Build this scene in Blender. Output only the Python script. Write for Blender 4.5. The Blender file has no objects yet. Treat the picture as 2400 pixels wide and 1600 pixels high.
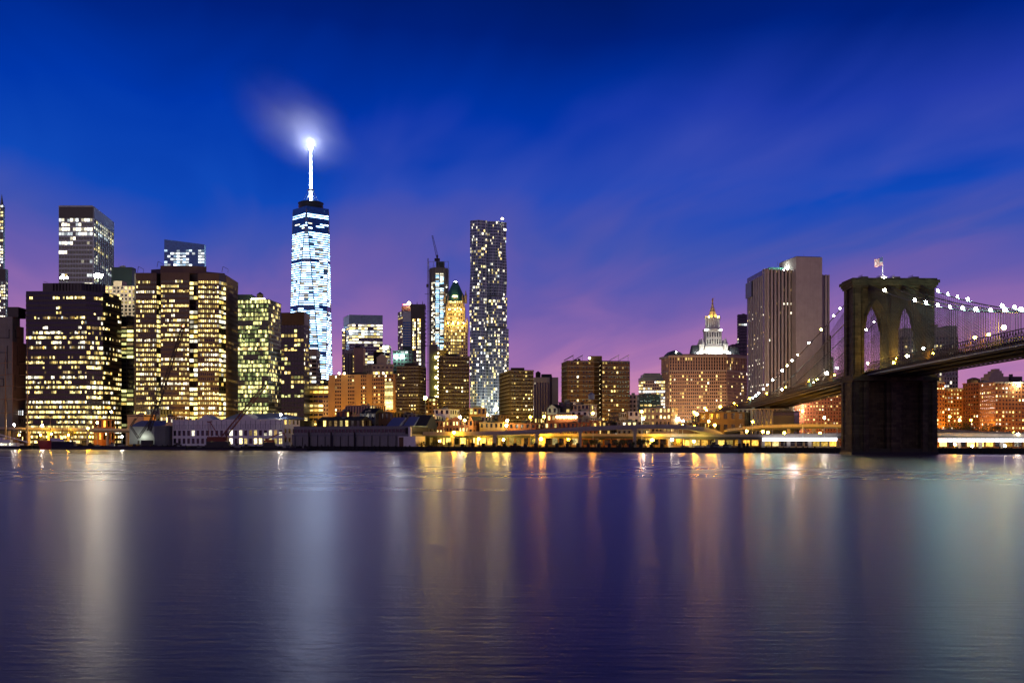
import bpy, math, random
from mathutils import Vector, Matrix

# ------------------------------------------------------------------ camera, sky, exposure
scene = bpy.context.scene
COL = scene.collection
F, HZ, H = 2710.0, 1031.0, 7.2          # focal length and horizon row on a 2400 px wide picture, eye height in metres
cam = bpy.data.cameras.new('camera')
cam_o = bpy.data.objects.new('camera', cam)
COL.objects.link(cam_o)
cam_o.location = (0, 0, H)
cam_o.rotation_euler = (math.radians(90), 0, 0)
cam.sensor_width = 36
cam.lens = 36 * F / 2400
cam.shift_y = (HZ - 800) / 2400
cam.clip_start = 0.5
cam.clip_end = 60000
scene.camera = cam_o


def lin(c):
    return tuple((v / 12.92 if v <= .04045 else ((v + .055) / 1.055) ** 2.4) for v in (x / 255 for x in c))


class NT:
    """small wrapper for node trees"""
    def __init__(s, tree):
        s.t = tree
        tree.nodes.clear()

    def n(s, kind, **kw):
        nd = s.t.nodes.new(kind)
        for k, v in kw.items():
            if k.startswith('i_'):
                key = k[2:].replace('_', ' ')
                nd.inputs[key].default_value = v
            else:
                setattr(nd, k, v)
        return nd

    def l(s, a, b):
        s.t.links.new(a, b)

    def m(s, op, a, b=None, c=None, clamp=False):
        nd = s.t.nodes.new('ShaderNodeMath')
        nd.operation = op
        nd.use_clamp = clamp
        for i, v in enumerate((a, b, c)):
            if v is None:
                continue
            if isinstance(v, (int, float)):
                nd.inputs[i].default_value = v
            else:
                s.l(v, nd.inputs[i])
        return nd.outputs[0]

    def mix(s, fac, a, b, blend='MIX'):
        nd = s.t.nodes.new('ShaderNodeMix')
        nd.data_type = 'RGBA'
        nd.blend_type = blend
        for sock, v in ((nd.inputs['Factor'], fac), (nd.inputs[6], a), (nd.inputs[7], b)):
            if isinstance(v, (int, float)):
                sock.default_value = v
            elif isinstance(v, tuple):
                sock.default_value = (*v[:3], 1)
            else:
                s.l(v, sock)
        return nd.outputs[2]

    def ramp(s, fac, stops, interp='LINEAR'):
        nd = s.t.nodes.new('ShaderNodeValToRGB')
        cr = nd.color_ramp
        cr.interpolation = interp
        while len(cr.elements) < len(stops):
            cr.elements.new(0.5)
        for e, (p, c) in zip(cr.elements, stops):
            e.position = p
            e.color = (*c, 1) if len(c) == 3 else c
        s.l(fac, nd.inputs[0])
        return nd.outputs[0]


world = bpy.data.worlds.new('World')
scene.world = world
world.use_nodes = True
w = NT(world.node_tree)
tc = w.n('ShaderNodeTexCoord')
sx = w.n('ShaderNodeSeparateXYZ')
w.l(tc.outputs['Generated'], sx.inputs[0])
zz = w.m('MAXIMUM', sx.outputs['Z'], 0.0)
# dusk colours by height above the horizon (sine of elevation, doubled)
# broad drifts of tint across the sky
nA = w.n('ShaderNodeTexNoise', noise_dimensions='3D', i_Scale=1.7, i_Detail=2.0, i_Roughness=.45)
mpA = w.n('ShaderNodeMapping')
mpA.inputs['Location'].default_value = (1.885, 1.939, 8.842)
mpA.inputs['Scale'].default_value = (1.0, 1.0, 1.6)
w.l(tc.outputs['Generated'], mpA.inputs[0])
w.l(mpA.outputs[0], nA.inputs['Vector'])
drift = w.m('SUBTRACT', nA.outputs['Fac'], .5)
# a cloud sheet seen in perspective, drawn out by the wind
inv = w.m('DIVIDE', 1.0, w.m('ADD', zz, .10))
cx = w.m('MULTIPLY', sx.outputs['X'], inv)
cy = w.m('MULTIPLY', sx.outputs['Y'], inv)
cv = w.n('ShaderNodeCombineXYZ')
w.l(w.m('ADD', w.m('MULTIPLY', cx, 1.0), w.m('MULTIPLY', cy, .25)), cv.inputs[0])
w.l(w.m('ADD', w.m('MULTIPLY', cy, .30), w.m('MULTIPLY', cx, -.12)), cv.inputs[1])
nB = w.n('ShaderNodeTexNoise', noise_dimensions='3D', i_Scale=.75, i_Detail=3.0, i_Roughness=.5, i_Distortion=.6)
cv.inputs[2].default_value = 17.448
w.l(cv.outputs[0], nB.inputs['Vector'])
nC = w.n('ShaderNodeTexNoise', noise_dimensions='3D', i_Scale=2.4, i_Detail=3.0, i_Roughness=.5, i_Distortion=.7)
w.l(cv.outputs[0], nC.inputs['Vector'])
streak = w.m('ADD', w.m('MULTIPLY', nB.outputs['Fac'], .66), w.m('MULTIPLY', nC.outputs['Fac'], .34))
st = w.m('SUBTRACT', streak, .5)
pos = w.m('ADD', w.m('ADD', w.m('ADD', w.m('MULTIPLY', zz, 2.1), .015), w.m('MULTIPLY', drift, .16)), w.m('MULTIPLY', st, -.44), clamp=True)
base = w.ramp(pos, [
    (0.00, lin((214, 142, 172))),
    (0.10, lin((198, 132, 176))),
    (0.19, lin((160, 112, 174))),
    (0.28, lin((112, 94, 172))),
    (0.37, lin((66, 84, 176))),
    (0.46, lin((16, 72, 184))),
    (0.57, lin((0, 54, 170))),
    (0.72, lin((0, 32, 124))),
    (0.90, lin((0, 19, 76))),
    (1.00, lin((0, 16, 62))),
])
# purple veils
veil = w.m('MULTIPLY', w.m('SUBTRACT', w.m('ADD', streak, w.m('MULTIPLY', drift, .5)), .50), 3.2, clamp=True)
hgt = w.ramp(zz, [(0.0, (0, 0, 0)), (.07, (.6,) * 3), (.16, (1, 1, 1)), (.24, (.55,) * 3), (.33, (0, 0, 0))])
c1 = w.mix(w.m('MULTIPLY', w.m('MULTIPLY', veil, hgt), .7), base, lin((112, 90, 164)))
dark = w.m('MULTIPLY', w.m('SUBTRACT', .47, streak), 3.0, clamp=True)
hg2 = w.ramp(zz, [(0.0, (0, 0, 0)), (.20, (0, 0, 0)), (.34, (1, 1, 1))])
c2 = w.mix(w.m('MULTIPLY', w.m('MULTIPLY', dark, hg2), .8), c1, lin((0, 18, 84)))
bg = w.n('ShaderNodeBackground')
w.l(c2, bg.inputs['Color'])
bg.inputs['Strength'].default_value = 1.0
wo = w.n('ShaderNodeOutputWorld')
w.l(bg.outputs[0], wo.inputs[0])

# last glow of the evening sky over the river, behind the viewer
sun = bpy.data.lights.new('sun', 'SUN')
sun.energy = 0.15
sun.angle = math.radians(25)
sun.color = (1.0, .74, .48)
sun_o = bpy.data.objects.new('sun', sun)
COL.objects.link(sun_o)
sun_o.rotation_euler = (math.radians(72), 0, math.radians(-18))

vs = scene.view_settings
vs.view_transform = 'Standard'
vs.look = 'None'
vs.exposure = 0.0
vs.gamma = 1.0
vs.use_curve_mapping = False
scene.render.engine = 'CYCLES'
cy_ = scene.cycles
cy_.use_denoising = True
cy_.max_bounces = 5
cy_.diffuse_bounces = 2
cy_.glossy_bounces = 3
cy_.volume_bounces = 0
cy_.sample_clamp_indirect = 16.0
cy_.sample_clamp_direct = 0.0
cy_.blur_glossy = 0.3
cy_.use_light_tree = True
cy_.volume_step_rate = 2.0

rng = random.Random(7)

# ------------------------------------------------------------------ materials
MATS = {}


def mat(name):
    m = bpy.data.materials.new(name)
    m.use_nodes = True
    MATS[name] = m
    return m, NT(m.node_tree)


def surface(name, col, rough=.8, var=.25, scale=.15, metal=0.0, streak=0.0, spec=.3, bump=0.0, joints=None):
    """painted, stone, brick or metal surface with uneven tone; joints=(width,height) draws fine courses"""
    m, t = mat(name)
    g = t.n('ShaderNodeNewGeometry')
    n1 = t.n('ShaderNodeTexNoise', i_Scale=scale, i_Detail=5.0, i_Roughness=.65)
    t.l(g.outputs['Position'], n1.inputs['Vector'])
    f = t.m('ADD', 1 - var, t.m('MULTIPLY', n1.outputs['Fac'], 2 * var))
    if streak:
        mp = t.n('ShaderNodeMapping')
        mp.inputs['Scale'].default_value = (.9, .9, .035)
        n2 = t.n('ShaderNodeTexNoise', i_Scale=1.0, i_Detail=3.0)
        t.l(g.outputs['Position'], mp.inputs[0])
        t.l(mp.outputs[0], n2.inputs['Vector'])
        f = t.m('MULTIPLY', f, t.m('ADD', 1 - streak, t.m('MULTIPLY', n2.outputs['Fac'], 2 * streak)))
    b = t.n('ShaderNodeBsdfPrincipled')
    base = t.mix(1.0, (col[0], col[1], col[2]), (1, 1, 1), 'MULTIPLY')
    vm = t.n('ShaderNodeVectorMath', operation='SCALE')
    t.l(base, vm.inputs[0])
    t.l(f, vm.inputs['Scale'])
    src = vm.outputs[0]
    if joints:
        jw, jh = joints
        uv = t.n('ShaderNodeTexCoord')
        sp = t.n('ShaderNodeSeparateXYZ')
        t.l(g.outputs['Position'], sp.inputs[0])
        cb = t.n('ShaderNodeCombineXYZ')
        t.l(t.m('ADD', sp.outputs['X'], t.m('MULTIPLY', sp.outputs['Y'], .83)), cb.inputs[0])
        t.l(sp.outputs['Z'], cb.inputs[1])
        br = t.n('ShaderNodeTexBrick')
        br.inputs['Scale'].default_value = 1.0
        br.inputs['Brick Width'].default_value = jw
        br.inputs['Row Height'].default_value = jh
        br.inputs['Mortar Size'].default_value = .05
        br.inputs['Color1'].default_value = (1.25, 1.25, 1.25, 1)
        br.inputs['Color2'].default_value = (.55, .55, .55, 1)
        br.inputs['Mortar'].default_value = (.45, .45, .45, 1)
        t.l(cb.outputs[0], br.inputs['Vector'])
        src = t.mix(1.0, src, br.outputs['Color'], 'MULTIPLY')
    t.l(src, b.inputs['Base Color'])
    b.inputs['Roughness'].default_value = rough
    b.inputs['Metallic'].default_value = metal
    b.inputs['Specular IOR Level'].default_value = spec
    if bump:
        bp = t.n('ShaderNodeBump')
        bp.inputs['Strength'].default_value = bump
        bp.inputs['Distance'].default_value = .3
        n3 = t.n('ShaderNodeTexNoise', i_Scale=scale * 8, i_Detail=4.0)
        t.l(g.outputs['Position'], n3.inputs['Vector'])
        t.l(n3.outputs['Fac'], bp.inputs['Height'])
        t.l(bp.outputs[0], b.inputs['Normal'])
    o = t.n('ShaderNodeOutputMaterial')
    t.l(b.outputs[0], o.inputs[0])
    return m


def glass(name, col, rough=.12, spec=.6):
    m, t = mat(name)
    g = t.n('ShaderNodeNewGeometry')
    n1 = t.n('ShaderNodeTexNoise', i_Scale=.35, i_Detail=2.0)
    t.l(g.outputs['Position'], n1.inputs['Vector'])
    b = t.n('ShaderNodeBsdfPrincipled')
    t.l(t.mix(n1.outputs['Fac'], tuple(c * .45 for c in col), tuple(c * 1.6 for c in col)), b.inputs['Base Color'])
    b.inputs['Roughness'].default_value = rough
    b.inputs['Specular IOR Level'].default_value = spec
    o = t.n('ShaderNodeOutputMaterial')
    t.l(b.outputs[0], o.inputs[0])
    return m


def lit(name, col, strength, lo=.15, cell=.9, warm=None):
    """a lit room behind a pane: uneven from room to room, blinds and furniture inside"""
    m, t = mat(name)
    oi = t.n('ShaderNodeObjectInfo')
    g = t.n('ShaderNodeNewGeometry')
    r = t.m('FRACT', t.m('ADD', oi.outputs['Random'], t.m('MULTIPLY', g.outputs['Random Per Island'], 7.31)))
    n1 = t.n('ShaderNodeTexNoise', i_Scale=cell, i_Detail=2.0, i_Roughness=.6)
    t.l(g.outputs['Position'], n1.inputs['Vector'])
    room = t.m('ADD', .12, t.m('MULTIPLY', t.m('POWER', n1.outputs['Fac'], 2.0), 3.2))
    lvl = t.m('ADD', lo, t.m('MULTIPLY', t.m('POWER', r, 1.6), 2.0 - lo))
    s = t.m('MULTIPLY', t.m('MULTIPLY', room, lvl), strength)
    r2 = t.m('FRACT', t.m('MULTIPLY', r, 17.3))
    w2 = warm or (col[0], col[1] * .82, col[2] * .55)
    c = t.mix(t.m('MULTIPLY', r2, .8), col, w2)
    e = t.n('ShaderNodeEmission')
    t.l(c, e.inputs['Color'])
    t.l(s, e.inputs['Strength'])
    o = t.n('ShaderNodeOutputMaterial')
    t.l(e.outputs[0], o.inputs[0])
    m.cycles.emission_sampling = 'NONE'
    return m


def glow(name, col, strength, sample=True):
    m, t = mat(name)
    e = t.n('ShaderNodeEmission')
    e.inputs['Color'].default_value = (*col, 1)
    e.inputs['Strength'].default_value = strength
    o = t.n('ShaderNodeOutputMaterial')
    t.l(e.outputs[0], o.inputs[0])
    m.cycles.emission_sampling = 'FRONT' if sample else 'NONE'
    return m


surface('brown_granite', (.165, .13, .085), streak=.12)
surface('dark_bronze', (.030, .028, .019), rough=.45, spec=.5)
surface('black_panel', (.012, .015, .014), rough=.35, spec=.5)
surface('grey_metal', (.15, .18, .175), rough=.4, metal=.5)
surface('pale_metal', (.34, .41, .41), rough=.4, metal=.3)
surface('steel_skin', (.36, .48, .56), rough=.45, metal=.25, var=.15)
surface('beige_stone', (.42, .33, .26), streak=.15)
surface('pink_stone', (.44, .28, .19), streak=.18)
surface('grey_concrete', (.23, .24, .21), streak=.2)
surface('rib_stone', (.40, .37, .33), streak=.12)
surface('dark_brick', (.075, .055, .03), streak=.1)
surface('brown_brick', (.14, .085, .042), streak=.1)
surface('red_brick', (.30, .11, .05), streak=.1)
surface('orange_brick', (.36, .15, .06), streak=.1)
surface('tan_brick', (.42, .27, .12), streak=.1)
surface('white_paint', (.80, .80, .72), streak=.1, var=.12)
surface('cream_paint', (.52, .42, .30), streak=.15)
surface('slab_edge', (.46, .45, .36), var=.15)
surface('blue_roof', (.12, .17, .34), rough=.6, var=.15)
surface('dark_roof', (.03, .032, .04), rough=.8)
surface('green_copper', (.05, .20, .16), streak=.25, rough=.6)
surface('green_panel', (.03, .07, .06), rough=.5)
surface('bridge_stone', (.070, .058, .032), streak=.45, var=.5, scale=.16, joints=(3.4, 1.25), bump=.8)
surface('bridge_steel', (.07, .055, .045), rough=.6, var=.3)
surface('cable_steel', (.05, .04, .05), rough=.5)
surface('rope_steel', (.055, .045, .05), rough=.6)
surface('asphalt', (.05, .05, .052), rough=.85)
surface('ground_earth', (.07, .065, .06), rough=.9)
surface('road_concrete', (.34, .31, .27), streak=.2, var=.3)
surface('road_steel', (.07, .075, .07), rough=.6)
surface('dark_timber', (.028, .024, .02), rough=.9, var=.4)
surface('bulkhead_dark', (.022, .024, .026), rough=.9, var=.4)
surface('crane_red', (.20, .04, .02), rough=.5, var=.3)
surface('crane_dark', (.03, .028, .03), rough=.5)
surface('crane_orange', (.45, .13, .03), rough=.5, var=.3)
surface('hull_red', (.42, .03, .015), rough=.45)
surface('hull_dark', (.02, .02, .025), rough=.5)
surface('ship_white', (.70, .70, .68), rough=.5, var=.1)
surface('mast_wood', (.36, .21, .08), rough=.6)
surface('yellow_paint', (.60, .38, .05), rough=.5)
surface('bark', (.05, .035, .025), rough=.9)
surface('leaf_dark', (.035, .05, .02), rough=.8, var=.4, scale=1.5)
surface('leaf_green', (.05, .085, .025), rough=.8, var=.4, scale=1.5)
surface('gold', (.75, .45, .12), rough=.35, metal=.8)
surface('white_stone', (.66, .63, .58), var=.15, scale=.4)
surface('scaffold_steel', (.22, .23, .25), rough=.5)
surface('flag_white', (.75, .73, .74), rough=.8)
surface('flag_red', (.55, .12, .12), rough=.8)
surface('flag_blue', (.10, .14, .32), rough=.8)
surface('solar_blue', (.04, .05, .10), rough=.3, spec=.6)
glass('dark_glass', (.012, .014, .018))
glass('blue_glass', (.04, .19, .52), rough=.15, spec=.25)
glass('tower_glass', (.05, .20, .46), rough=.15, spec=.4)
glass('pale_window', (.05, .075, .12), rough=.2, spec=.5)
surface('wet_stone', (.02, .021, .018), rough=.5, var=.4)
surface('weed_stone', (.045, .048, .03), rough=.8, var=.5, scale=.6)
glass('green_glass', (.05, .075, .03))
glass('night_window', (.010, .011, .014), rough=.2)
glass('teal_glass', (.20, .36, .34), rough=.3)
lit('warm', (1.0, .76, .26), 1.5)
lit('warm_bright', (1.0, .82, .34), 2.5)
lit('yellow', (1.0, .72, .18), 1.7)
lit('white', (1.0, .93, .70), 2.3, warm=(1.0, .86, .58))
lit('cool', (.82, .93, 1.0), 2.0, warm=(.95, .97, .92))
lit('icy', (.28, .60, 1.0), 7.5, lo=.4, warm=(.62, .85, 1.0))
lit('lime', (1.0, .94, .30), 1.6, cell=.8, warm=(.62, .66, .28))
lit('lime_dim', (.38, .46, .16), .7, cell=.8, warm=(.25, .30, .12))
lit('dim', (.9, .62, .28), .30)
lit('blue_lit', (.45, .72, 1.0), 1.6, warm=(.9, .97, 1.0))
lit('blue_lit_dim', (.25, .45, .75), .55, warm=(.5, .7, .85))
lit('amber', (1.0, .56, .09), 2.0)
lit('red_lit', (1.0, .30, .08), .9)
glow('led_white', (.72, .86, 1.0), 30.0, sample=False)
glow('lamp_white', (1.0, .90, .62), 150)
glow('lamp_green', (.52, 1.0, .80), 270)
glow('lamp_amber', (1.0, .42, .02), 240)
glow('lamp_yellow', (1.0, .70, .10), 330)
glow('lamp_amber_big', (1.0, .46, .025), 560)
glow('lamp_white_big', (1.0, .93, .74), 294)
glow('lamp_yellow_big', (1.0, .66, .12), 520)
glow('lamp_amber_huge', (1.0, .60, .26), 620)
glow('lamp_white_huge', (1.0, .85, .70), 900)
glow('tower_fill_lamp', (1.0, .74, .58), 1500)
glow('lamp_small', (1.0, .78, .38), 30, sample=False)
glow('lamp_red', (1.0, .10, .05), 30, sample=False)
glow('white_glow', (1.0, .95, 1.0), 5.0)
glow('flood_white', (.95, 1.0, .90), 420)
glow('flood_far', (1.0, .97, .72), 620)


# ------------------------------------------------------------------ mesh building
class MB:
    def __init__(s):
        s.v, s.f, s.mi, s.ms = [], [], [], []

    def mat(s, name):
        if name not in s.ms:
            s.ms.append(name)
        return s.ms.index(name)

    def add(s, vs_, fs, m):
        b = len(s.v)
        s.v.extend(tuple(v) for v in vs_)
        k = s.mat(m)
        for f in fs:
            s.f.append(tuple(b + i for i in f))
            s.mi.append(k)

    def hexa(s, p, m):
        """8 points: bottom 0-3 counter-clockwise from above, top 4-7"""
        s.add(p, [(3, 2, 1, 0), (4, 5, 6, 7), (0, 1, 5, 4), (1, 2, 6, 5), (2, 3, 7, 6), (3, 0, 4, 7)], m)

    def box(s, x0, x1, y0, y1, z0, z1, m):
        s.hexa([(x0, y0, z0), (x1, y0, z0), (x1, y1, z0), (x0, y1, z0), (x0, y0, z1), (x1, y0, z1), (x1, y1, z1), (x0, y1, z1)], m)

    def prism(s, pts, z0, z1, m, top=None):
        """pts counter-clockwise from above; top: optional other outline for the upper end"""
        n = len(pts)
        tp = top or pts
        vs_ = [(x, y, z0) for x, y in pts] + [(x, y, z1) for x, y in tp]
        s.add(vs_, [tuple(range(n - 1, -1, -1)), tuple(range(n, 2 * n))] + [(i, (i + 1) % n, n + (i + 1) % n, n + i) for i in range(n)], m)

    def bar(s, a, b, r, m, r2=None, n=4):
        a, b = Vector(a), Vector(b)
        d = b - a
        if d.length < 1e-6:
            return
        d.normalize()
        up = Vector((0, 0, 1)) if abs(d.z) < .95 else Vector((1, 0, 0))
        u = d.cross(up).normalized()
        v = d.cross(u).normalized()
        r2 = r if r2 is None else r2
        vs_ = []
        for c, rr in ((a, r), (b, r2)):
            for i in range(n):
                t = 2 * math.pi * (i + .5) / n
                vs_.append(c + u * math.cos(t) * rr + v * math.sin(t) * rr)
        s.add(vs_, [(i, n + i, n + (i + 1) % n, (i + 1) % n) for i in range(n)] + [tuple(range(n)), tuple(range(2 * n - 1, n - 1, -1))], m)

    def lathe(s, c, prof, m, n=12, rot=0.0, sx=1.0, sy=1.0):
        """prof: (radius, z) upwards"""
        k = len(prof)
        vs_ = []
        for r, z in prof:
            for i in range(n):
                t = 2 * math.pi * i / n + rot
                vs_.append((c[0] + math.cos(t) * r * sx, c[1] + math.sin(t) * r * sy, c[2] + z))
        fs = []
        for j in range(k - 1):
            for i in range(n):
                fs.append((j * n + i, j * n + (i + 1) % n, (j + 1) * n + (i + 1) % n, (j + 1) * n + i))
        fs.append(tuple(range(n - 1, -1, -1)))
        fs.append(tuple((k - 1) * n + i for i in range(n)))
        s.add(vs_, fs, m)

    def ball(s, c, r, m, n=8, sz=1.0):
        s.lathe(c, [(r * math.sin(t), -r * sz * math.cos(t)) for t in (0.05, .6, 1.2, math.pi / 2, math.pi - 1.2, math.pi - .6, math.pi - .05)], m, n)

    def mesh(s, name, smooth=False):
        me = bpy.data.meshes.new(name)
        me.from_pydata(s.v, [], s.f)
        for k in s.ms:
            me.materials.append(MATS[k])
        me.polygons.foreach_set('material_index', s.mi)
        if smooth:
            me.polygons.foreach_set('use_smooth', [True] * len(s.f))
        me.update()
        return me

    def build(s, name, parent=None, smooth=False):
        if not s.f:
            return None
        o = bpy.data.objects.new(name, s.mesh(name, smooth))
        COL.objects.link(o)
        if parent is not None:
            adopt(o, parent)
        return o


WORLD_LOC = {}


def adopt(o, parent):
    o.parent = parent
    o.matrix_parent_inverse = Matrix.Translation(-WORLD_LOC.get(parent.name, Vector((0, 0, 0))))
    WORLD_LOC.setdefault(o.name, Vector((0, 0, 0)))


def tag(o, label, cat, group=None, kind=None):
    if label:
        o['label'] = label
    if cat:
        o['category'] = cat
    if group:
        o['group'] = group
    if kind:
        o['kind'] = kind
    return o


def thing(name, label, cat, loc, group=None):
    o = bpy.data.objects.new(name, None)
    COL.objects.link(o)
    o.empty_display_size = 1
    o.location = loc
    WORLD_LOC[o.name] = Vector(loc)
    return tag(o, label, cat, group)


def PX(px, d):
    return (px - 1200) / F * d


def PZ(py, d):
    return H + (HZ - py) / F * d


def P2(px, d):
    return Vector((PX(px, d), d))


GROUND = 2.5
S0, S1 = Vector((-420, 948)), Vector((265, 598))
SD = (S1 - S0).normalized()
SN = Vector((-SD.y, SD.x))        # inland


def shore(px, off=0.0):
    """point on the line that runs OFF metres inland of the quay, in the direction of a picture column"""
    a = S0 + SN * off
    k = (px - 1200) / F
    t = (k * a.y - a.x) / (SD.x - k * SD.y)
    return a + SD * t


PANE = {}


def pane_mesh(wd, ht, m):
    key = (round(wd, 2), round(ht, 2), m)
    if key not in PANE:
        b = MB()
        b.box(-key[0] / 2, key[0] / 2, -.05, 0, 0, key[1], m)
        PANE[key] = b.mesh('window')
    return PANE[key]


def pick(mats):
    r = rng.random() * sum(w_ for _, w_ in mats)
    for n_, w_ in mats:
        r -= w_
        if r <= 0:
            return n_
    return mats[-1][0]


ON_ROOF = set('roof_unit penthouse roof_house roof_lamp parapet plant_room water_tank tank_leg solar_panel panel_stand penthouse_lamp roof_rail tank_shed chimney setback crown crown_block mechanical_crown penthouse_rib penthouse_step antenna roof_vent'.split())


class Building:
    def __init__(s, name, label, cat='building', group=None, loc=None, cap=300):
        s.name, s.label, s.cat, s.group, s.loc, s.cap = name, label, cat, group, loc, cap
        s.parts = {}
        s.panes = []      # (area on the picture, matrix data or quad, material)
        s.z0 = GROUND

    def part(s, name):
        return s.parts.setdefault(name, MB())

    def sep(s, name):
        """a further part of the same kind"""
        return s.parts.setdefault('%s#n%d' % (name, len(s.parts)), MB())

    def facade(s, A, B, z0, z1, fh, bw, wall='brown_brick', pf=.3, sf=.45, pd=.4, sd=.3, p=.3, fv=.15, run=.5,
               mats=(('warm', 1),), wall_part='wall', pier=None, grad=0.0, skip=(), top=0.0, litfn=None, ends=True, spandrel=None):
        """wall grid standing proud of dark glazing between two plan points (left to right from outside) with lit panes set back in it"""
        A, B = Vector(A), Vector(B)
        W = (B - A).length
        r = (B - A) / W
        n = Vector((r.y, -r.x))
        nb = max(1, round(W / bw))
        bwid = W / nb
        zt = z1 - top
        nf = max(1, round((zt - z0) / fh))
        fh = (zt - z0) / nf
        mb = s.part(wall_part)

        def obox(u0, u1, o1, za, zb, m):
            p_ = []
            for z in (za, zb):
                for u, o in ((u0, o1), (u1, o1), (u1, -.02), (u0, -.02)):
                    q = A + r * u + n * o
                    p_.append((q.x, q.y, z))
            mb.hexa(p_, m)
        if pf > 0:
            pw = pf * bwid
            for j in range(nb + 1):
                if not ends and j in (0, nb):
                    continue
                u = j * bwid
                obox(max(0, u - pw / 2), min(W, u + pw / 2), pd, z0, zt, pier or wall)
        if sf > 0:
            for i in range(nf):
                obox(.004, W - .004, sd, z0 + i * fh, z0 + i * fh + sf * fh, spandrel or wall)
        if top > 0:
            obox(-.05, W + .05, pd + .15, zt, z1, wall)
        if p <= 0 and litfn is None:
            return
        rot = math.atan2(r.y, r.x)
        dist = max(50.0, ((A + B) / 2).length)
        for i in range(nf):
            zc = z0 + i * fh + sf * fh
            fz = (i + .5) / nf
            pp = p + grad * (1 - 2 * fz) + rng.gauss(0, fv)
            if any(a <= fz <= b for a, b in skip):
                continue
            pp = min(.98, max(.0, pp))
            on = rng.random() < pp
            fm = pick(mats)
            for j in range(nb):
                if rng.random() > run:
                    on = rng.random() < pp
                if litfn is not None:
                    v = litfn(i, j, nf, nb)
                    if v is not None:
                        on = rng.random() < v
                if not on:
                    continue
                m = fm if rng.random() < .6 else pick(mats)
                wd, ht = bwid * (1 - pf) - .02, fh * (1 - sf) - .02
                if rng.random() < .12:
                    ht *= rng.uniform(.45, .9)
                c = A + r * ((j + .5) * bwid) + n * .03
                s.panes.append((wd * ht / dist ** 2, (c.x, c.y, zc + .01, rot, wd, ht), m))

    def quad(s, pts, m, area=None):
        a = (Vector(pts[1]) - Vector(pts[0])).length * (Vector(pts[3]) - Vector(pts[0])).length
        s.panes.append(((area or a) / Vector(pts[0]).length ** 2, [tuple(q) for q in pts], m))

    def finish(s):
        if s.loc is None:
            mb = next(iter(s.parts.values()))
            xs, ys = [v[0] for v in mb.v], [v[1] for v in mb.v]
            s.loc = ((min(xs) + max(xs)) / 2, (min(ys) + max(ys)) / 2, s.z0)
        root = thing(s.name, s.label, s.cat, s.loc, s.group)
        roof = None
        for nm, mb in sorted(s.parts.items(), key=lambda q: q[0] != 'roof'):
            kind_ = nm.split('#')[0]
            o = mb.build(kind_, roof if roof is not None and kind_ in ON_ROOF else root)
            if nm == 'roof':
                roof = o
        s.panes.sort(key=lambda q: -q[0])
        rest = MB()
        inv = Matrix.Translation(-Vector(s.loc))
        for k, (_, d, m) in enumerate(s.panes):
            if k < s.cap:
                if isinstance(d, tuple):
                    x, y, z, rot, wd, ht = d
                    o = bpy.data.objects.new('window', pane_mesh(wd, ht, m))
                    o.location = (x, y, z)
                    o.rotation_euler = (0, 0, rot)
                else:
                    b = MB()
                    b.add(d, [(0, 1, 2, 3)], m)
                    o = bpy.data.objects.new('window', b.mesh('window'))
                COL.objects.link(o)
                o.parent = root
                o.matrix_parent_inverse = inv
            else:
                if isinstance(d, tuple):
                    x, y, z, rot, wd, ht = d
                    cx_, sx_ = math.cos(rot) * wd / 2, math.sin(rot) * wd / 2
                    rest.add([(x - cx_, y - sx_, z), (x + cx_, y + sx_, z), (x + cx_, y + sx_, z + ht), (x - cx_, y - sx_, z + ht)], [(0, 1, 2, 3)], m)
                else:
                    rest.add(d, [(0, 1, 2, 3)], m)
        if rest.f:
            o = rest.build('window_field', root)
            o['kind'] = 'stuff'
        return root


def closed(pts, depth=30.0):
    """visible plan outline left to right -> closed outline, counter-clockwise from above"""
    pts = [Vector(p) for p in pts]
    if len(pts) == 2:
        r = (pts[1] - pts[0]).normalized()
        n = Vector((-r.y, r.x)) * depth
        return pts + [pts[1] + n, pts[0] + n]
    if len(pts) == 3:
        return pts + [pts[0] + pts[2] - pts[1]]
    return pts


def inset(pts, k):
    c = sum(pts, Vector((0, 0))) / len(pts)
    return [c + (q - c) * k for q in pts]


def slab(px0, px1, d0, d1=None, depth=30.0):
    return [P2(px0, d0), P2(px1, d1 if d1 else d0)]


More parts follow.
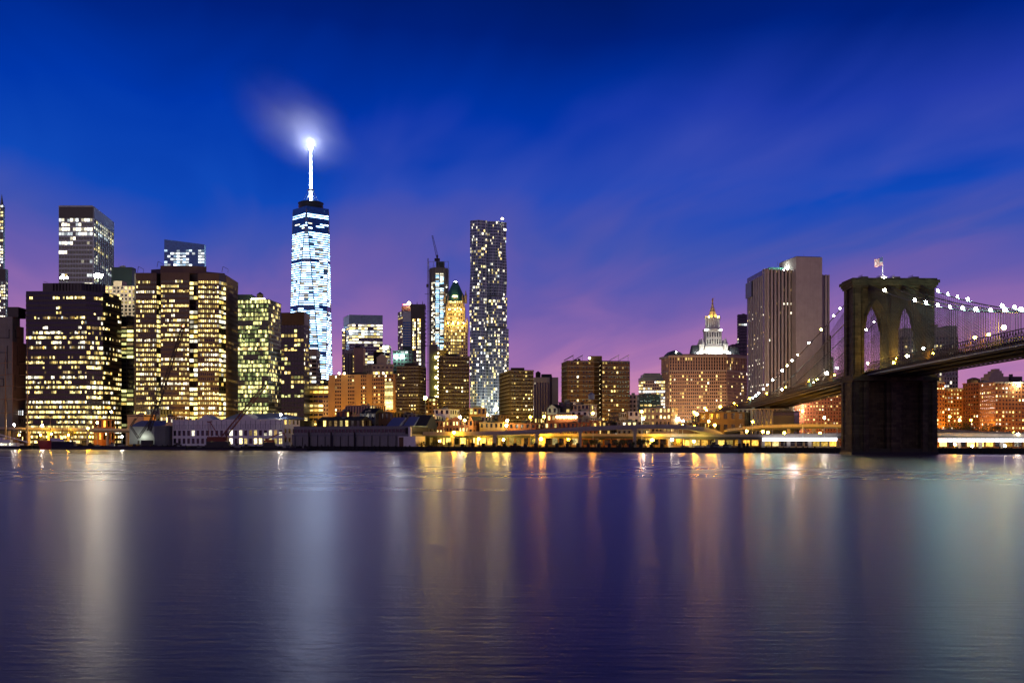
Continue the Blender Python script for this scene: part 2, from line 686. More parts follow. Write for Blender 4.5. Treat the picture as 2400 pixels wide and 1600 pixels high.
def simple(name, label, pts, ytop, dref, styles, depth=30.0, core='dark_glass', roof='dark_roof', cap=300, z0=GROUND, cat='building', group=None, ztop=None, parapet=.8):
    """a block: core glazing, one facade style per visible side, a roof with parapet"""
    b = Building(name, label, cat, group, cap=cap)
    b.z0 = z0
    pts = [Vector(q) for q in pts]
    out = closed(pts, depth)
    z1 = ztop if ztop is not None else PZ(ytop, dref)
    b.part('glazing').prism(out, z0, z1 - .3, core)
    for (A, B), st_ in zip(zip(pts[:-1], pts[1:]), styles):
        if st_ is None:
            continue
        b.facade(A, B, z0, z1, **st_)
    if len(pts) == 2 and styles[0] is not None:
        for A, B in ((out[1], out[2]), (out[3], out[0])):
            r = (B - A).normalized()
            if (A + B).dot(Vector((r.y, -r.x))) < 0:          # this flank faces the river
                st_ = dict(styles[0])
                st_['p'] = st_.get('p', .3) * .7
                st_['litfn'] = None
                st_['wall_part'] = 'flank_wall'
                b.facade(A, B, z0, z1, **st_)
    b.part('roof').prism(out, z1 - .28, z1 + .1, roof)
    if parapet:
        rim = b.part('parapet')
        wallm = next((q['wall'] for q in styles if q and 'wall' in q), 'dark_roof')
        for i in range(len(out)):
            A, B = out[i], out[(i + 1) % len(out)]
            r = (B - A).normalized()
            n = Vector((r.y, -r.x))
            a0, b0 = A - r * .3 + n * .45, B + r * .3 + n * .45
            a1, b1 = a0 - n * .85, b0 - n * .85
            zp = z1 + parapet + i * .013
            rim.hexa([(a0.x, a0.y, z1 + .101), (b0.x, b0.y, z1 + .101), (b1.x, b1.y, z1 + .101), (a1.x, a1.y, z1 + .101),
                      (a0.x, a0.y, zp), (b0.x, b0.y, zp), (b1.x, b1.y, zp), (a1.x, a1.y, zp)], wallm)
    b.top, b.out = z1, out
    wdt_ = (pts[-1] - pts[0]).length
    c_ = sum(out, Vector((0, 0))) / len(out)
    ru = random.Random(int(wdt_ * 100) + len(label))
    if wdt_ > 9:
        for _ in range(ru.randint(2, 5)):
            e_ = pts[ru.randrange(len(pts) - 1)].lerp(pts[-1], ru.uniform(.1, .9))
            q_ = e_.lerp(c_, ru.uniform(.35, .8))
            a_, d_, h_ = ru.uniform(.8, 2.2), ru.uniform(.8, 1.8), ru.uniform(1.0, 2.6)
            b.sep('roof_unit').box(q_.x - a_, q_.x + a_, q_.y - d_, q_.y + d_, z1 + .11, z1 + .11 + h_, ru.choice(['grey_metal', 'dark_roof', 'grey_concrete']))
        if ru.random() < .6:
            q_ = pts[0].lerp(c_, ru.uniform(.3, .7))
            b.sep('antenna').bar((q_.x, q_.y, z1), (q_.x, q_.y, z1 + ru.uniform(3, 6)), .14, 'dark_bronze', .06)
    return b


def rooftop(b, out, k, z0, z1, m, name='penthouse'):
    b.part(name).prism(inset(out, k), z0, z1, m)

# ------------------------------------------------------------------ setting: water, ground
m, t = mat('river')
g = t.n('ShaderNodeNewGeometry')
sp = t.n('ShaderNodeSeparateXYZ')
t.l(g.outputs['Position'], sp.inputs[0])
b_ = t.n('ShaderNodeBsdfAnisotropic')
b_.distribution = 'GGX'
b_.inputs['Color'].default_value = (.62, .57, .60, 1)
# slack water along the quay lies smoother than the open river
nz = t.n('ShaderNodeTexNoise', i_Scale=.02, i_Detail=2.0)
t.l(g.outputs['Position'], nz.inputs['Vector'])
far = t.m('ADD', sp.outputs['Y'], t.m('MULTIPLY', nz.outputs['Fac'], 24.0))
calm = t.n('ShaderNodeMapRange')
calm.inputs['From Min'].default_value = 120
calm.inputs['From Max'].default_value = 330
t.l(far, calm.inputs['Value'])
mp = t.n('ShaderNodeMapping')
mp.inputs['Scale'].default_value = (.10, .5, 1)
t.l(g.outputs['Position'], mp.inputs[0])
n1 = t.n('ShaderNodeTexNoise', i_Scale=1.0, i_Detail=4.0, i_Roughness=.6)
t.l(mp.outputs[0], n1.inputs['Vector'])
mp2 = t.n('ShaderNodeMapping')
mp2.inputs['Scale'].default_value = (.45, 1.7, 1)
t.l(g.outputs['Position'], mp2.inputs[0])
n2 = t.n('ShaderNodeTexNoise', i_Scale=1.0, i_Detail=3.0, i_Roughness=.55)
t.l(mp2.outputs[0], n2.inputs['Vector'])
mp3 = t.n('ShaderNodeMapping')
mp3.inputs['Scale'].default_value = (.01, .05, 1)
t.l(g.outputs['Position'], mp3.inputs[0])
n3 = t.n('ShaderNodeTexNoise', i_Scale=1.0, i_Detail=2.0)
t.l(mp3.outputs[0], n3.inputs['Vector'])
rough = t.m('ADD', t.m('ADD', .305, t.m('MULTIPLY', t.m('SUBTRACT', n3.outputs['Fac'], .5), .10)), t.m('MULTIPLY', calm.outputs[0], -.05))
t.l(rough, b_.inputs['Roughness'])
bp = t.n('ShaderNodeBump')
t.l(t.m('ADD', .02, t.m('MULTIPLY', t.m('SUBTRACT', 1.0, calm.outputs[0]), .34)), bp.inputs['Strength'])
bp.inputs['Distance'].default_value = .14
t.l(t.m('ADD', n2.outputs['Fac'], t.m('MULTIPLY', n1.outputs['Fac'], .8)), bp.inputs['Height'])
t.l(bp.outputs[0], b_.inputs['Normal'])
df = t.n('ShaderNodeBsdfDiffuse')
df.inputs['Color'].default_value = (.010, .013, .028, 1)
fr = t.n('ShaderNodeFresnel')
fr.inputs['IOR'].default_value = 1.30
mx = t.n('ShaderNodeMixShader')
t.l(fr.outputs[0], mx.inputs[0])
t.l(df.outputs[0], mx.inputs[1])
t.l(b_.outputs[0], mx.inputs[2])
o_ = t.n('ShaderNodeOutputMaterial')
t.l(mx.outputs[0], o_.inputs[0])

mb = MB()
mb.add([(-3000, -300, 0), (3000, -300, 0), (3000, 1400, 0), (-3000, 1400, 0)], [(0, 1, 2, 3)], 'river')
tag(mb.build('water'), 'smooth dark river mirroring the city lights', 'water', kind='structure')

mb = MB()
a0, a1 = S0 - SD * 2500, S1 + SD * 2500
far0, far1 = a0 + SN * 9000, a1 + SN * 9000
mb.add([(a0.x, a0.y, GROUND), (a1.x, a1.y, GROUND), (far1.x, far1.y, GROUND), (far0.x, far0.y, GROUND)], [(0, 1, 2, 3)], 'ground_earth')
tag(mb.build('ground'), 'city ground behind the quay wall', 'ground', kind='structure')


def strip(mb, a, b, w0, w1, z0, z1, m):
    """box along the quay between two plan points, w0..w1 metres inland of that line"""
    d = (b - a).normalized()
    n = Vector((-d.y, d.x))
    q = [a + n * w0, b + n * w0, b + n * w1, a + n * w1]
    mb.prism(q, z0, z1, m)


quay = thing('quay_wall', 'long dark timber and concrete quay wall along the waterline', 'quay', (*shore(1200), 0))
mb = MB()
strip(mb, a0, a1, -1.2, 1.5, -3, GROUND + .05, 'bulkhead_dark')
mb.build('wall', quay)
mb = MB()
strip(mb, a0, a1, -1.6, .2, GROUND + .052, GROUND + .5, 'dark_timber')
mb.build('coping', quay)
pile = MB()
pile.lathe((0, 0, 0), [(.42, -3), (.40, 3.2), (.25, 3.5)], 'dark_timber', 7)
pm = pile.mesh('pile')
k = 0
px = 8
while px < 2395:
    if not 1965 < px < 2200:
        q = shore(px, -2.1)
        o = bpy.data.objects.new('pile', pm)
        COL.objects.link(o)
        o.location = (q.x, q.y, rng.uniform(-.4, .5))
        adopt(o, quay)
    px += rng.uniform(9, 17)

fm_ = MB()
fm_.box(-.9, .9, -.8, .8, -1.5, 5.2, 'dark_timber')
fm_.box(-.55, .55, -1.0, -.81, -1.5, 4.6, 'bulkhead_dark')
fmesh = fm_.mesh('fender')
for k in range(20):
    q = shore(1084 + k * 24.6, -2.0)
    o = bpy.data.objects.new('fender', fmesh)
    COL.objects.link(o)
    o.location = (q.x, q.y, rng.uniform(-.3, .3))
    o.rotation_euler = (0, 0, math.atan2(SD.y, SD.x))
    adopt(o, quay)
mb = MB()
A_, B_ = shore(1080, 1.2), shore(1560, 1.2)
for k in range(150):
    q = A_.lerp(B_, k / 149)
    mb.bar((q.x, q.y, GROUND), (q.x, q.y, GROUND + 1.1), .05, 'dark_bronze', None, 3)
mb.bar((*A_, GROUND + 1.1), (*B_, GROUND + 1.1), .07, 'dark_bronze')
o = mb.build('railing', quay)
o['kind'] = 'stuff'

# road and promenade behind the quay
mb = MB()
strip(mb, a0, a1, 14, 60, GROUND + .004, GROUND + .008, 'asphalt')
tag(mb.build('road'), 'waterfront street running behind the quay', 'road', kind='structure')

# ------------------------------------------------------------------ skyline, from the far side of the picture inwards
WARM = (('warm', 5), ('warm_bright', 2), ('white', 1), ('dim', 1.5))
OFFICE = (('warm_bright', 4), ('warm', 4), ('white', 2), ('dim', 1.4), ('cool', .4), ('amber', .4))
COOL = (('white', 4), ('cool', 2), ('warm_bright', 2))


def edge_box(b, part, A, B, off, thick, z0, z1, m):
    r = (B - A).normalized()
    n = Vector((r.y, -r.x))
    q = [A + n * off, B + n * off, B + n * (off - thick), A + n * (off - thick)]
    b.sep(part).prism(q, z0, z1, m)


# 1 slender stepped tower cut by the frame
b = simple('stepped_tower', 'slender stepped tower with thin mast and pale lit strips, cut by the picture edge',
           [P2(-70, 1350), P2(13, 1350)], 632, 1350,
           [dict(fh=3.6, bw=2.6, wall='grey_metal', pf=.35, sf=.4, p=.75, fv=.2, mats=COOL)], 6, cap=120)
top2 = [P2(-62, 1358), P2(8, 1358)]
z2 = PZ(478, 1350)
b.part('upper_shaft').prism(closed(top2, 4), b.top + .2, z2, 'dark_glass')
b.facade(top2[0], top2[1], b.top + .2, z2, 3.6, 2.6, wall='grey_metal', pf=.3, sf=.42, p=.8, mats=(('white', 3), ('warm_bright', 3), ('cool', 1)), wall_part='upper_wall')
for k in range(9):
    z = b.top + 4 + k * (z2 - b.top - 8) / 8
    b.sep('balcony_rail').box(PX(8, 1358), PX(8, 1358) + 1.4, 1356, 1360, z, z + .3, 'pale_metal')
b.part('spire').bar((PX(2.5, 1360), 1362, z2), (PX(2.5, 1360), 1362, PZ(455, 1360)), 2.2, 'grey_metal', .25, 6)
b.part('mechanical_floor').prism(closed([P2(-71, 1349.2), P2(13.2, 1349.2)], 7), b.top - 13, b.top + .4, 'black_panel')
b.finish()

# 2 pale masonry block with dark stepped outlines
D = 1030
b = Building('masonry_block', 'pale beige windowless block with dark stepped line pattern, beside the ship masts')
fr = [P2(-90, D), P2(29, D), P2(61, D + 26)]
z1 = PZ(742, D)
zc = PZ(800, D)
out = closed(fr)
b.part('wall').prism(out, GROUND, zc, 'grey_concrete')
out2 = closed([P2(-90, D), P2(29, D), P2(47, D + 14)])
b.part('upper_wall').prism(out2, zc + .02, z1, 'grey_concrete')
b.part('step').prism(closed([P2(29.5, D + 1), P2(56, D + 20)], 30), zc + .02, PZ(762, D), 'pink_stone')
b.part('pink_side_wall').prism(closed([P2(29.3, D - .02), P2(61.4, D + 25.5)], .8), GROUND, zc - .02, 'pink_stone')
b.part('tank_house').prism(closed([P2(17, D + 4), P2(43, D + 4)], 16), z1 + .02, PZ(718, D), 'dark_bronze')
ln = b.part('line_pattern')


def pline(pts, wd=2.0):
    for (x0, y0), (x1, y1) in zip(pts[:-1], pts[1:]):
        for q in (0,):
            def on(x, y):
                if x <= 29:
                    v = P2(x, D - .5)
                else:
                    f_ = (x - 29) / 32
                    v = P2(x, D - .5 + 26 * f_)
                return (v.x, v.y, PZ(y, v.y))
            ln.bar(on(x0, y0), on(x1, y1), wd / 2 * .38, 'black_panel')


pline([(-20, 792), (21, 792), (21, 773), (36, 773), (36, 791), (47, 791), (47, 779), (53, 779), (53, 806), (60, 806)])
pline([(-20, 826), (17, 826), (17, 811), (40, 811), (40, 855), (44, 855), (44, 848), (60, 848)])
pline([(17, 826), (17, 862), (45, 862), (45, 882), (60, 882)])
pline([(-20, 878), (35, 878), (35, 915)])
pline([(-20, 887), (8, 887), (8, 905), (-20, 905)])
b.facade(P2(-30, D - .3), P2(14, D - .3), PZ(790, D), PZ(745, D), 6, 5, wall='grey_concrete', pf=.5, sf=.4, p=.3, pd=.1, sd=.08, mats=(('dim', 2), ('warm', 1)), wall_part='window_surround')
b.finish()

# 4 tall slab tower behind
D = 1300
fr = [P2(138, D), P2(217, D), P2(264, D + 95)]
b = simple('slab_tower', 'tall slab office tower with dark mechanical crown and glowing upper floors', fr, 484, D, [
    dict(fh=5.2, bw=3.2, wall='pale_metal', pf=.10, sf=.34, p=.22, fv=.18, run=.5, mats=COOL, top=13.5, litfn=lambda i, j, nf, nb: 0.97 if i in (nf - 1, nf - 3) else (.8 if i == nf - 4 else (.9 if i in (nf - 16,) else None))),
    dict(fh=3.9, bw=9.5, wall='grey_metal', pier='pale_metal', pf=.22, sf=.34, pd=1.6, p=.22, fv=.2, mats=COOL, top=13.5, litfn=lambda i, j, nf, nb: .9 if i in (nf - 1, nf - 3, nf - 4) else None)], cap=300)
b.part('mechanical_crown').prism(inset(b.out, .97), b.top + .2, b.top + 1.5, 'black_panel')
b.part('crown_panel').prism(closed([P2(138.3, D - .8), P2(216.8, D - .8)], .5), b.top - 13.2, b.top - .5, 'black_panel')
b.finish()

# dark green cube and pale apartment block to its side
b = simple('green_clad_block', 'dark green flat-topped block between the slab tower and brown office', [P2(262, 1210), P2(309, 1210)], 628, 1210,
           [dict(fh=14, bw=60, wall='green_panel', pf=.03, sf=.97, p=0)], 12)
b.finish()
D = 1120
b = simple('beige_apartment_block', 'pale beige apartment block with yellow windows squeezed behind two dark offices', [P2(246, D), P2(318, D)], 672, D,
           [dict(fh=3.6, bw=3.6, wall='beige_stone', pf=.42, sf=.4, p=.5, fv=.15, run=.3, mats=WARM)], 30, cap=200)
b.part('roof_house').prism(closed([P2(266, D + 4), P2(286, D + 4)], 14), b.top + .2, PZ(657, D), 'cream_paint')
b.finish()
D = 1060
b = simple('glass_strip_tower', 'narrow dark glass tower with yellow and white floors at its middle', [P2(281, D), P2(313, D)], 743, D,
           [dict(fh=3.9, bw=5.2, wall='black_panel', pf=.06, sf=.4, p=.3, fv=.25, run=.8, mats=(('lime', 3), ('yellow', 1), ('dim', 1)),
                 litfn=lambda i, j, nf, nb: (0 if i > nf - 3 else (.95 if nf - 11 < i <= nf - 3 else (0.05 if i > nf - 16 else None))))], 24, cap=150)
b.finish()

# 3 black office with ribbon floors
D = 1010
fr = [P2(61, D), P2(203, D - 4), P2(241, D + 5), P2(257, D + 14), P2(284, D + 40)]
b = Building('black_ribbon_office', 'wide black office block with bright yellow ribbon floors and a chamfered end')
z1 = PZ(684, D)
out = [Vector(q) for q in fr] + [P2(284, D + 75), P2(63, D + 75)]
b.part('glazing').prism(out, GROUND, z1 - .3, 'dark_glass')
rib = dict(fh=4.33, bw=1.5, wall='dark_bronze', pf=.12, sf=.5, pd=.12, sd=.4, run=.62, mats=OFFICE, grad=.36, fv=.24)
b.facade(fr[0], fr[1], GROUND, z1, p=.56, **rib)
rib2 = dict(rib, wall='black_panel', sf=.42)
b.facade(fr[1], fr[2], GROUND, z1, p=.6, wall_part='bay_wall', **rib2)
b.facade(fr[2], fr[3], GROUND, z1, p=.4, wall_part='chamfer_wall', **rib)
b.facade(fr[3], fr[4], GROUND, z1, p=.42, wall_part='end_wall', **dict(rib, wall='brown_brick'))
b.part('roof').prism(out, z1 - .28, z1 + .6, 'black_panel')
ph = [P2(100, D + 10), P2(190, D + 8), P2(247, D + 18)]
b.part('penthouse').prism([Vector(q) for q in ph] + [P2(247, D + 55), P2(100, D + 55)], z1 + .61, PZ(660, D), 'black_panel')
for k in range(16):
    q = P2(124 + k * 7.6, D + 8.2)
    b.sep('penthouse_rib').box(q.x - .25, q.x + .25, q.y - .6, q.y + .6, z1 + 2, PZ(661, D), 'dark_bronze')
for px, py, r in ((230, 645, 2.6), (223, 646, 1.8), (237, 646, 1.8), (150, 651, 1.2), (157, 651, 1.2), (143, 651, 1.2)):
    q = P2(px, D + 50)
    b.sep('floodlight').ball((q.x, q.y, PZ(py, D + 50)), r * .8, 'flood_far' if r > 1.5 else 'lamp_white')
    b.sep('floodlight_stand').bar((q.x, q.y, PZ(660, D)), (q.x, q.y, PZ(py, D + 50) - r), .2, 'grey_metal')
b.part('roof_rail').bar((*P2(102, D + 12), PZ(655, D)), (*P2(112, D + 12), PZ(658, D)), .25, 'grey_metal')
b.finish()

# blue sloped glass tower far behind
D = 1600
b = Building('blue_glass_tower', 'blue glass tower with sloping top showing above the brown office')
out = closed([P2(385, D), P2(479, D)], 8)
zl, zr = PZ(561, D), PZ(573, D)
v = [(q.x, q.y, GROUND) for q in out] + [(out[0].x, out[0].y, zl), (out[1].x, out[1].y, zr), (out[2].x, out[2].y, zr), (out[3].x, out[3].y, zl)]
b.part('glazing').hexa(v, 'blue_glass')
A, B = out[0], out[1]
b.facade(A, B, PZ(760, D), PZ(585, D), 3.9, 4.4, wall='blue_glass', pf=.04, sf=.3, pd=.14, sd=.1, p=.5, fv=.1, run=.8, mats=(('blue_lit', 3), ('cool', 2)),
         litfn=lambda i, j, nf, nb: .95 if (3 <= j <= 7 or nb // 2 - 1 <= j <= nb // 2 + 1) else .45 * (1 - abs(j - nb / 2) / nb))
b.finish()

# 6 big brown office with three bays
D = 1000
b = Building('brown_bay_office', 'massive brown stone office with three projecting bays and rows of bright square windows')
z1 = PZ(640, D)
zc = PZ(626, D)
fl = dict(fh=4.22, bw=1.72, wall='brown_granite', pf=.36, sf=.5, pd=.35, sd=.3, run=.72, fv=.28, mats=(('warm_bright', 5), ('warm', 4), ('white', 3), ('dim', .7)), grad=.06)
gl = dict(fh=4.22, bw=4.0, wall='dark_bronze', pf=.10, sf=.38, pd=.15, sd=.12, run=.6, fv=.2, mats=(('warm_bright', 4), ('yellow', 2), ('white', 2)), grad=.05)
line = [(316, D + 6, None), (319, D + 2, None), (367, D + 2, fl), (377, D + 9, gl), (377.5, D - 3, None), (443, D - 3, fl), (444, D + 8, None), (464, D + 8, gl), (464.5, D + 1, None), (513, D + 3, fl), (529, D + 14, gl), (557, D + 62, fl)]
pts = [P2(a, d) for a, d, _ in line]
out = [Vector(q) for q in pts] + [P2(545, D + 100), P2(330, D + 100)]
b.part('glazing').prism(out, GROUND, z1 - .3, 'dark_glass')
for i in range(1, len(line)):
    st = line[i][2]
    if st is None:
        b.facade(pts[i - 1], pts[i], GROUND, z1, 4.22, 4, wall='brown_granite', pf=.02, sf=.96, p=0, wall_part='return_wall#%d' % i)
        continue
    b.facade(pts[i - 1], pts[i], GROUND, z1, p=(.80 if st is fl else .84) if i < len(line) - 1 else .33, wall_part='bay_wall#%d' % i, **dict(st, top=6.5))
b.part('roof').prism(out, z1 - .28, z1 + .5, 'brown_granite')
cen = [P2(376, D + 4), P2(443, D + 4), P2(484, D + 10), P2(484, D + 60), P2(376, D + 60)]
b.part('penthouse').prism(cen, z1 + .52, PZ(621, D), 'brown_granite')
b.part('penthouse_step').prism([P2(354, D + 12), P2(376, D + 8), P2(376, D + 50), P2(354, D + 50)], z1 + .52, PZ(627, D), 'dark_bronze')
b.part('penthouse_step#2').prism([P2(484.1, D + 12), P2(527, D + 22), P2(527, D + 60), P2(484.1, D + 60)], z1 + .52, PZ(632, D), 'dark_bronze')
for k, px in enumerate((322, 368, 520)):
    q = P2(px, D + 10)
    zb = PZ((634, 622, 634)[k], D)
    dv = b.sep('window_cleaning_davit')
    dv.bar((q.x, q.y, zb), (q.x + 1.0, q.y, zb + 5), .22, 'dark_bronze')
    dv.bar((q.x + 1.0, q.y, zb + 5), (q.x + 5.5, q.y, zb + 2.6), .22, 'dark_bronze')
    dv.bar((q.x + 5.5, q.y, zb + 2.6), (q.x + 5.2, q.y, zb - .5), .16, 'dark_bronze')
b.finish()

# 8 green-yellow lit curtain wall block
D = 1015
fr = [P2(558, D), P2(629, D - 3), P2(658.5, D + 34)]
cg = dict(fh=3.75, bw=1.55, wall='black_panel', pf=.11, sf=.30, pd=.12, sd=.16)
b = simple('lime_lit_curtain_block', 'curtain wall block glowing lime yellow floor by floor, with a wooden roof tank', fr, 704, D, [
    dict(cg, p=.86, fv=.12, run=.75, mats=(('lime', 5), ('lime_dim', 3), ('warm_bright', 1.2))),
    dict(cg, wall='dark_bronze', bw=1.7, p=.30, fv=.15, run=.6, mats=(('warm_bright', 2), ('dim', 2), ('lime', 1)))], core='green_glass')
b.part('plant_room').prism(closed([P2(557, D + 12), P2(590, D + 12)], 22), b.top + .2, PZ(686, D), 'green_panel')
zt = PZ(695, D)
q = P2(609.5, D + 12)
for dx, dy in ((-2.2, -2.2), (2.2, -2.2), (-2.2, 2.2), (2.2, 2.2)):
    b.sep('tank_leg').bar((q.x + dx, q.y + dy, b.top), (q.x + dx, q.y + dy, zt), .22, 'dark_bronze')
b.part('water_tank').lathe((q.x, q.y, zt - .1), [(2.9, 0), (2.9, 3.4), (3.1, 3.4), (.15, 5.6)], 'dark_timber', 10)
for k in range(8):
    w_ = P2(590 + k * 4.2, D + 6)
    b.sep('roof_lamp').ball((w_.x, w_.y, b.top + 1.8), .75, 'lamp_small')
b.finish()

# 9 dark tower next to it
D = 1000
fr = [P2(659, D + 3), P2(712, D), P2(725.5, D + 16)]
st = dict(fh=3.95, bw=3.1, wall='black_panel', pf=.22, sf=.42, pd=.3, sd=.22, run=.45, fv=.15)
b = simple('black_corner_tower', 'dark tower with scattered yellow windows and a blank top, in front of the spired skyscraper', fr, 734, D, [
    dict(st, p=.42, mats=(('warm', 3), ('lime', 2), ('warm_bright', 2), ('dim', 1)), top=10), dict(st, p=.4, mats=WARM, top=10)], core='night_window')
b.part('top_band').prism(closed([P2(660.5, D + 1.8), P2(711.5, D - 1.2)], .8), b.top - 10, b.top + .4, 'dark_brick')
b.finish()

# ------------------------------------------------------------------ the spired skyscraper
D = 2000
b = Building('spired_skyscraper', 'tallest glass skyscraper, tapering and brilliantly lit, with a glowing mast', cat='skyscraper')
c0 = P2(728.5, D)
half, hd = 32.0, 31.6
rot0 = math.radians(-4)
zb, zt = PZ(1000, D), PZ(497, D)


def rp(r, a):
    return Vector((c0.x + r * math.cos(a), c0.y + r * math.sin(a)))


Bc = [rp(half * math.sqrt(2), rot0 + math.radians(-135 + 90 * i)) for i in range(4)]     # front face between 0 and 1
Tc = [rp(hd, rot0 + math.radians(-90 + 90 * i)) for i in range(4)]
v = [(q.x, q.y, zb) for q in Bc] + [(q.x, q.y, zt) for q in Tc]
fs = [(3, 2, 1, 0), (4, 5, 6, 7)]
for i in range(4):
    fs.append((i, (i + 1) % 4, 4 + i))
    fs.append(((i + 1) % 4, 4 + (i + 1) % 4, 4 + i))
b.part('glazing').add(v, fs, 'tower_glass')
b.part('podium').prism([q + (q - c0) * .02 for q in Bc], GROUND, zb - .05, 'pale_metal')
b.z0 = GROUND
b.loc = (c0.x, c0.y, GROUND)


def tri_floor(kind, i, z):
    f_ = (z - zb) / (zt - zb)
    if kind == 'up':
        l, r = Bc[i].lerp(Tc[i], f_), Bc[(i + 1) % 4].lerp(Tc[i], f_)
    else:
        l, r = Bc[(i + 1) % 4].lerp(Tc[i], f_), Bc[(i + 1) % 4].lerp(Tc[(i + 1) % 4], f_)
    return l, r


nfl = 92
fhh = (zt - 8 - zb) / nfl
for kind, i, bright in (('up', 0, .95), ('down', 3, 1.0), ('down', 0, 1.0), ('up', 3, .8), ('up', 1, .8)):
    phase = rng.random() * 9
    for k in range(nfl):
        za, zz_ = zb + k * fhh + 2.2, zb + (k + 1) * fhh - .1
        fz = k / nfl
        py = HZ - (za - H) / D * F
        if 520 < py < 530 or py < 502 or 545 < py < 551:
            dens = 0
        elif 530 <= py <= 545:
            dens = .25
        elif 614 < py < 620 or 724 < py < 731 or 831 < py < 836:
            dens = .3
        else:
            dens = .93
        l0, r0 = tri_floor(kind, i, za)
        l1, r1 = tri_floor(kind, i, zz_)
        wdt = (r0 - l0).length
        if wdt < 2.5:
            continue
        nseg = max(1, int(round((wdt - 1.6) / 8.0)))
        nrm = Vector(((r0 - l0).y, -(r0 - l0).x)).normalized() * .25
        m0 = .8 / wdt
        dimf = rng.random() < .07
        patch = .5 + .5 * math.sin(k * .21 + phase) * math.sin(k * .067 + phase * 2)
        for s_ in range(nseg):
            a, e = m0 + (1 - 2 * m0) * s_ / nseg + .16 / wdt, m0 + (1 - 2 * m0) * (s_ + 1) / nseg - .16 / wdt
            pr = dens * bright * (.80 + .3 * patch) if dens > .5 else dens
            if 545 < py < 760 and kind == 'up' and i == 0 and 590 < py < 604:
                pr *= .3
            off_ = rng.random() > (pr if dens < .5 else (.45 if dimf else .95 + .05 * patch))
            if off_ and dens < .5:
                continue
            p0, p1, p2, p3 = l0.lerp(r0, a) + nrm, l0.lerp(r0, e) + nrm, l1.lerp(r1, e) + nrm, l1.lerp(r1, a) + nrm
            b.quad([(p0.x, p0.y, za), (p1.x, p1.y, za), (p2.x, p2.y, zz_), (p3.x, p3.y, zz_)], 'blue_lit_dim' if off_ else ('icy' if rng.random() < .85 else 'white'))
# edge trims
for i in range(4):
    b.sep('edge_trim').bar((Bc[i].x, Bc[i].y, zb), (Tc[i].x, Tc[i].y, zt), .55, 'grey_metal')
    b.sep('edge_trim').bar((Bc[(i + 1) % 4].x, Bc[(i + 1) % 4].y, zb), (Tc[i].x, Tc[i].y, zt), .55, 'grey_metal')
b.part('parapet').prism([c0 + (q - c0) * 1.005 for q in Tc], zt + .02, zt + 4.5, 'blue_glass')
zr = zt + 4.6
b.part('ring_platform').lathe((c0.x, c0.y, zr), [(20, 0), (21.5, 4), (21.5, 5.2), (20.8, 5.2), (20.8, 9.2), (22, 9.2), (22, 10.6), (19, 10.6), (19, 12)], 'green_panel', 28)
zs = zr + 12
ztip = PZ(352, D)
prof = []
z = zs
rr = 4.4
n_seg = 9
for k in range(n_seg):
    za = (ztip - zs) * (k / n_seg)
    zc_ = (ztip - zs) * ((k + .86) / n_seg)
    r0 = 1.5 * (1 - k / n_seg) ** .7 + .75
    prof += [(r0, za), (r0 * .86, zc_), (r0 * 1.35, zc_ + .4), (r0 * 1.35, zc_ + 2.0)]
b.part('lit_mast').lathe((c0.x, c0.y, zs), prof, 'led_white', 8)
zk = PZ(449, D)
b.part('mast_collar').lathe((c0.x, c0.y, zk), [(4.5, 0), (5.6, 1), (5.6, 3), (4.2, 4)], 'pale_metal', 12)
for a in range(6):
    t_ = a * math.pi / 3 + .3
    b.sep('mast_stay').bar((c0.x + 15 * math.cos(t_), c0.y + 15 * math.sin(t_), zs - .5), (c0.x + 4.4 * math.cos(t_), c0.y + 4.4 * math.sin(t_), zk), .28, 'pale_metal')
zbk = ztip + 5
b.part('beacon').lathe((c0.x, c0.y, ztip - .5), [(1.6, 0), (2.6, 2), (2.6, 5), (.6, 8)], 'lamp_white', 10)
root = b.finish()
bl = bpy.data.lights.new('beacon_light', 'POINT')
bl.energy = 420000
bl.color = (.84, .82, 1.0)
bl.shadow_soft_size = 1.4
blo = bpy.data.objects.new('beacon_light', bl)
COL.objects.link(blo)
blo.location = (c0.x, c0.y, ztip + 10.5)
adopt(blo, root)

# drifting cloud scrap that the beacon lights from inside
m, t = mat('cloud_scrap')
tcx = t.n('ShaderNodeTexCoord')
vl = t.n('ShaderNodeVectorMath', operation='LENGTH')
t.l(tcx.outputs['Object'], vl.inputs[0])
fall = t.m('SUBTRACT', 1.0, vl.outputs['Value'], clamp=True)
fall = t.m('POWER', fall, 2.0)
nn = t.n('ShaderNodeTexNoise', i_Scale=1.6, i_Detail=2.0)
t.l(tcx.outputs['Object'], nn.inputs['Vector'])
den = t.m('MULTIPLY', t.m('MULTIPLY', fall, t.m('POWER', t.m('MULTIPLY', nn.outputs['Fac'], 1.8), 2.0)), .0072)
pv = t.n('ShaderNodeVolumePrincipled')
pv.inputs['Color'].default_value = (.72, .82, 1.0, 1)
pv.inputs['Anisotropy'].default_value = 0.0
t.l(den, pv.inputs['Density'])
o_ = t.n('ShaderNodeOutputMaterial')
t.l(pv.outputs[0], o_.inputs['Volume'])
mb = MB()
mb.ball((0, 0, 0), 1.0, 'cloud_scrap', 20)
cl = mb.build('cloud')
cl.location = (c0.x - 30, c0.y, ztip + 52)
cl.scale = (150, 85, 84)
cl.rotation_euler = (0, math.radians(34), 0)
tag(cl, 'wisp of cloud glowing white around the tip of the mast', 'cloud', kind='stuff')

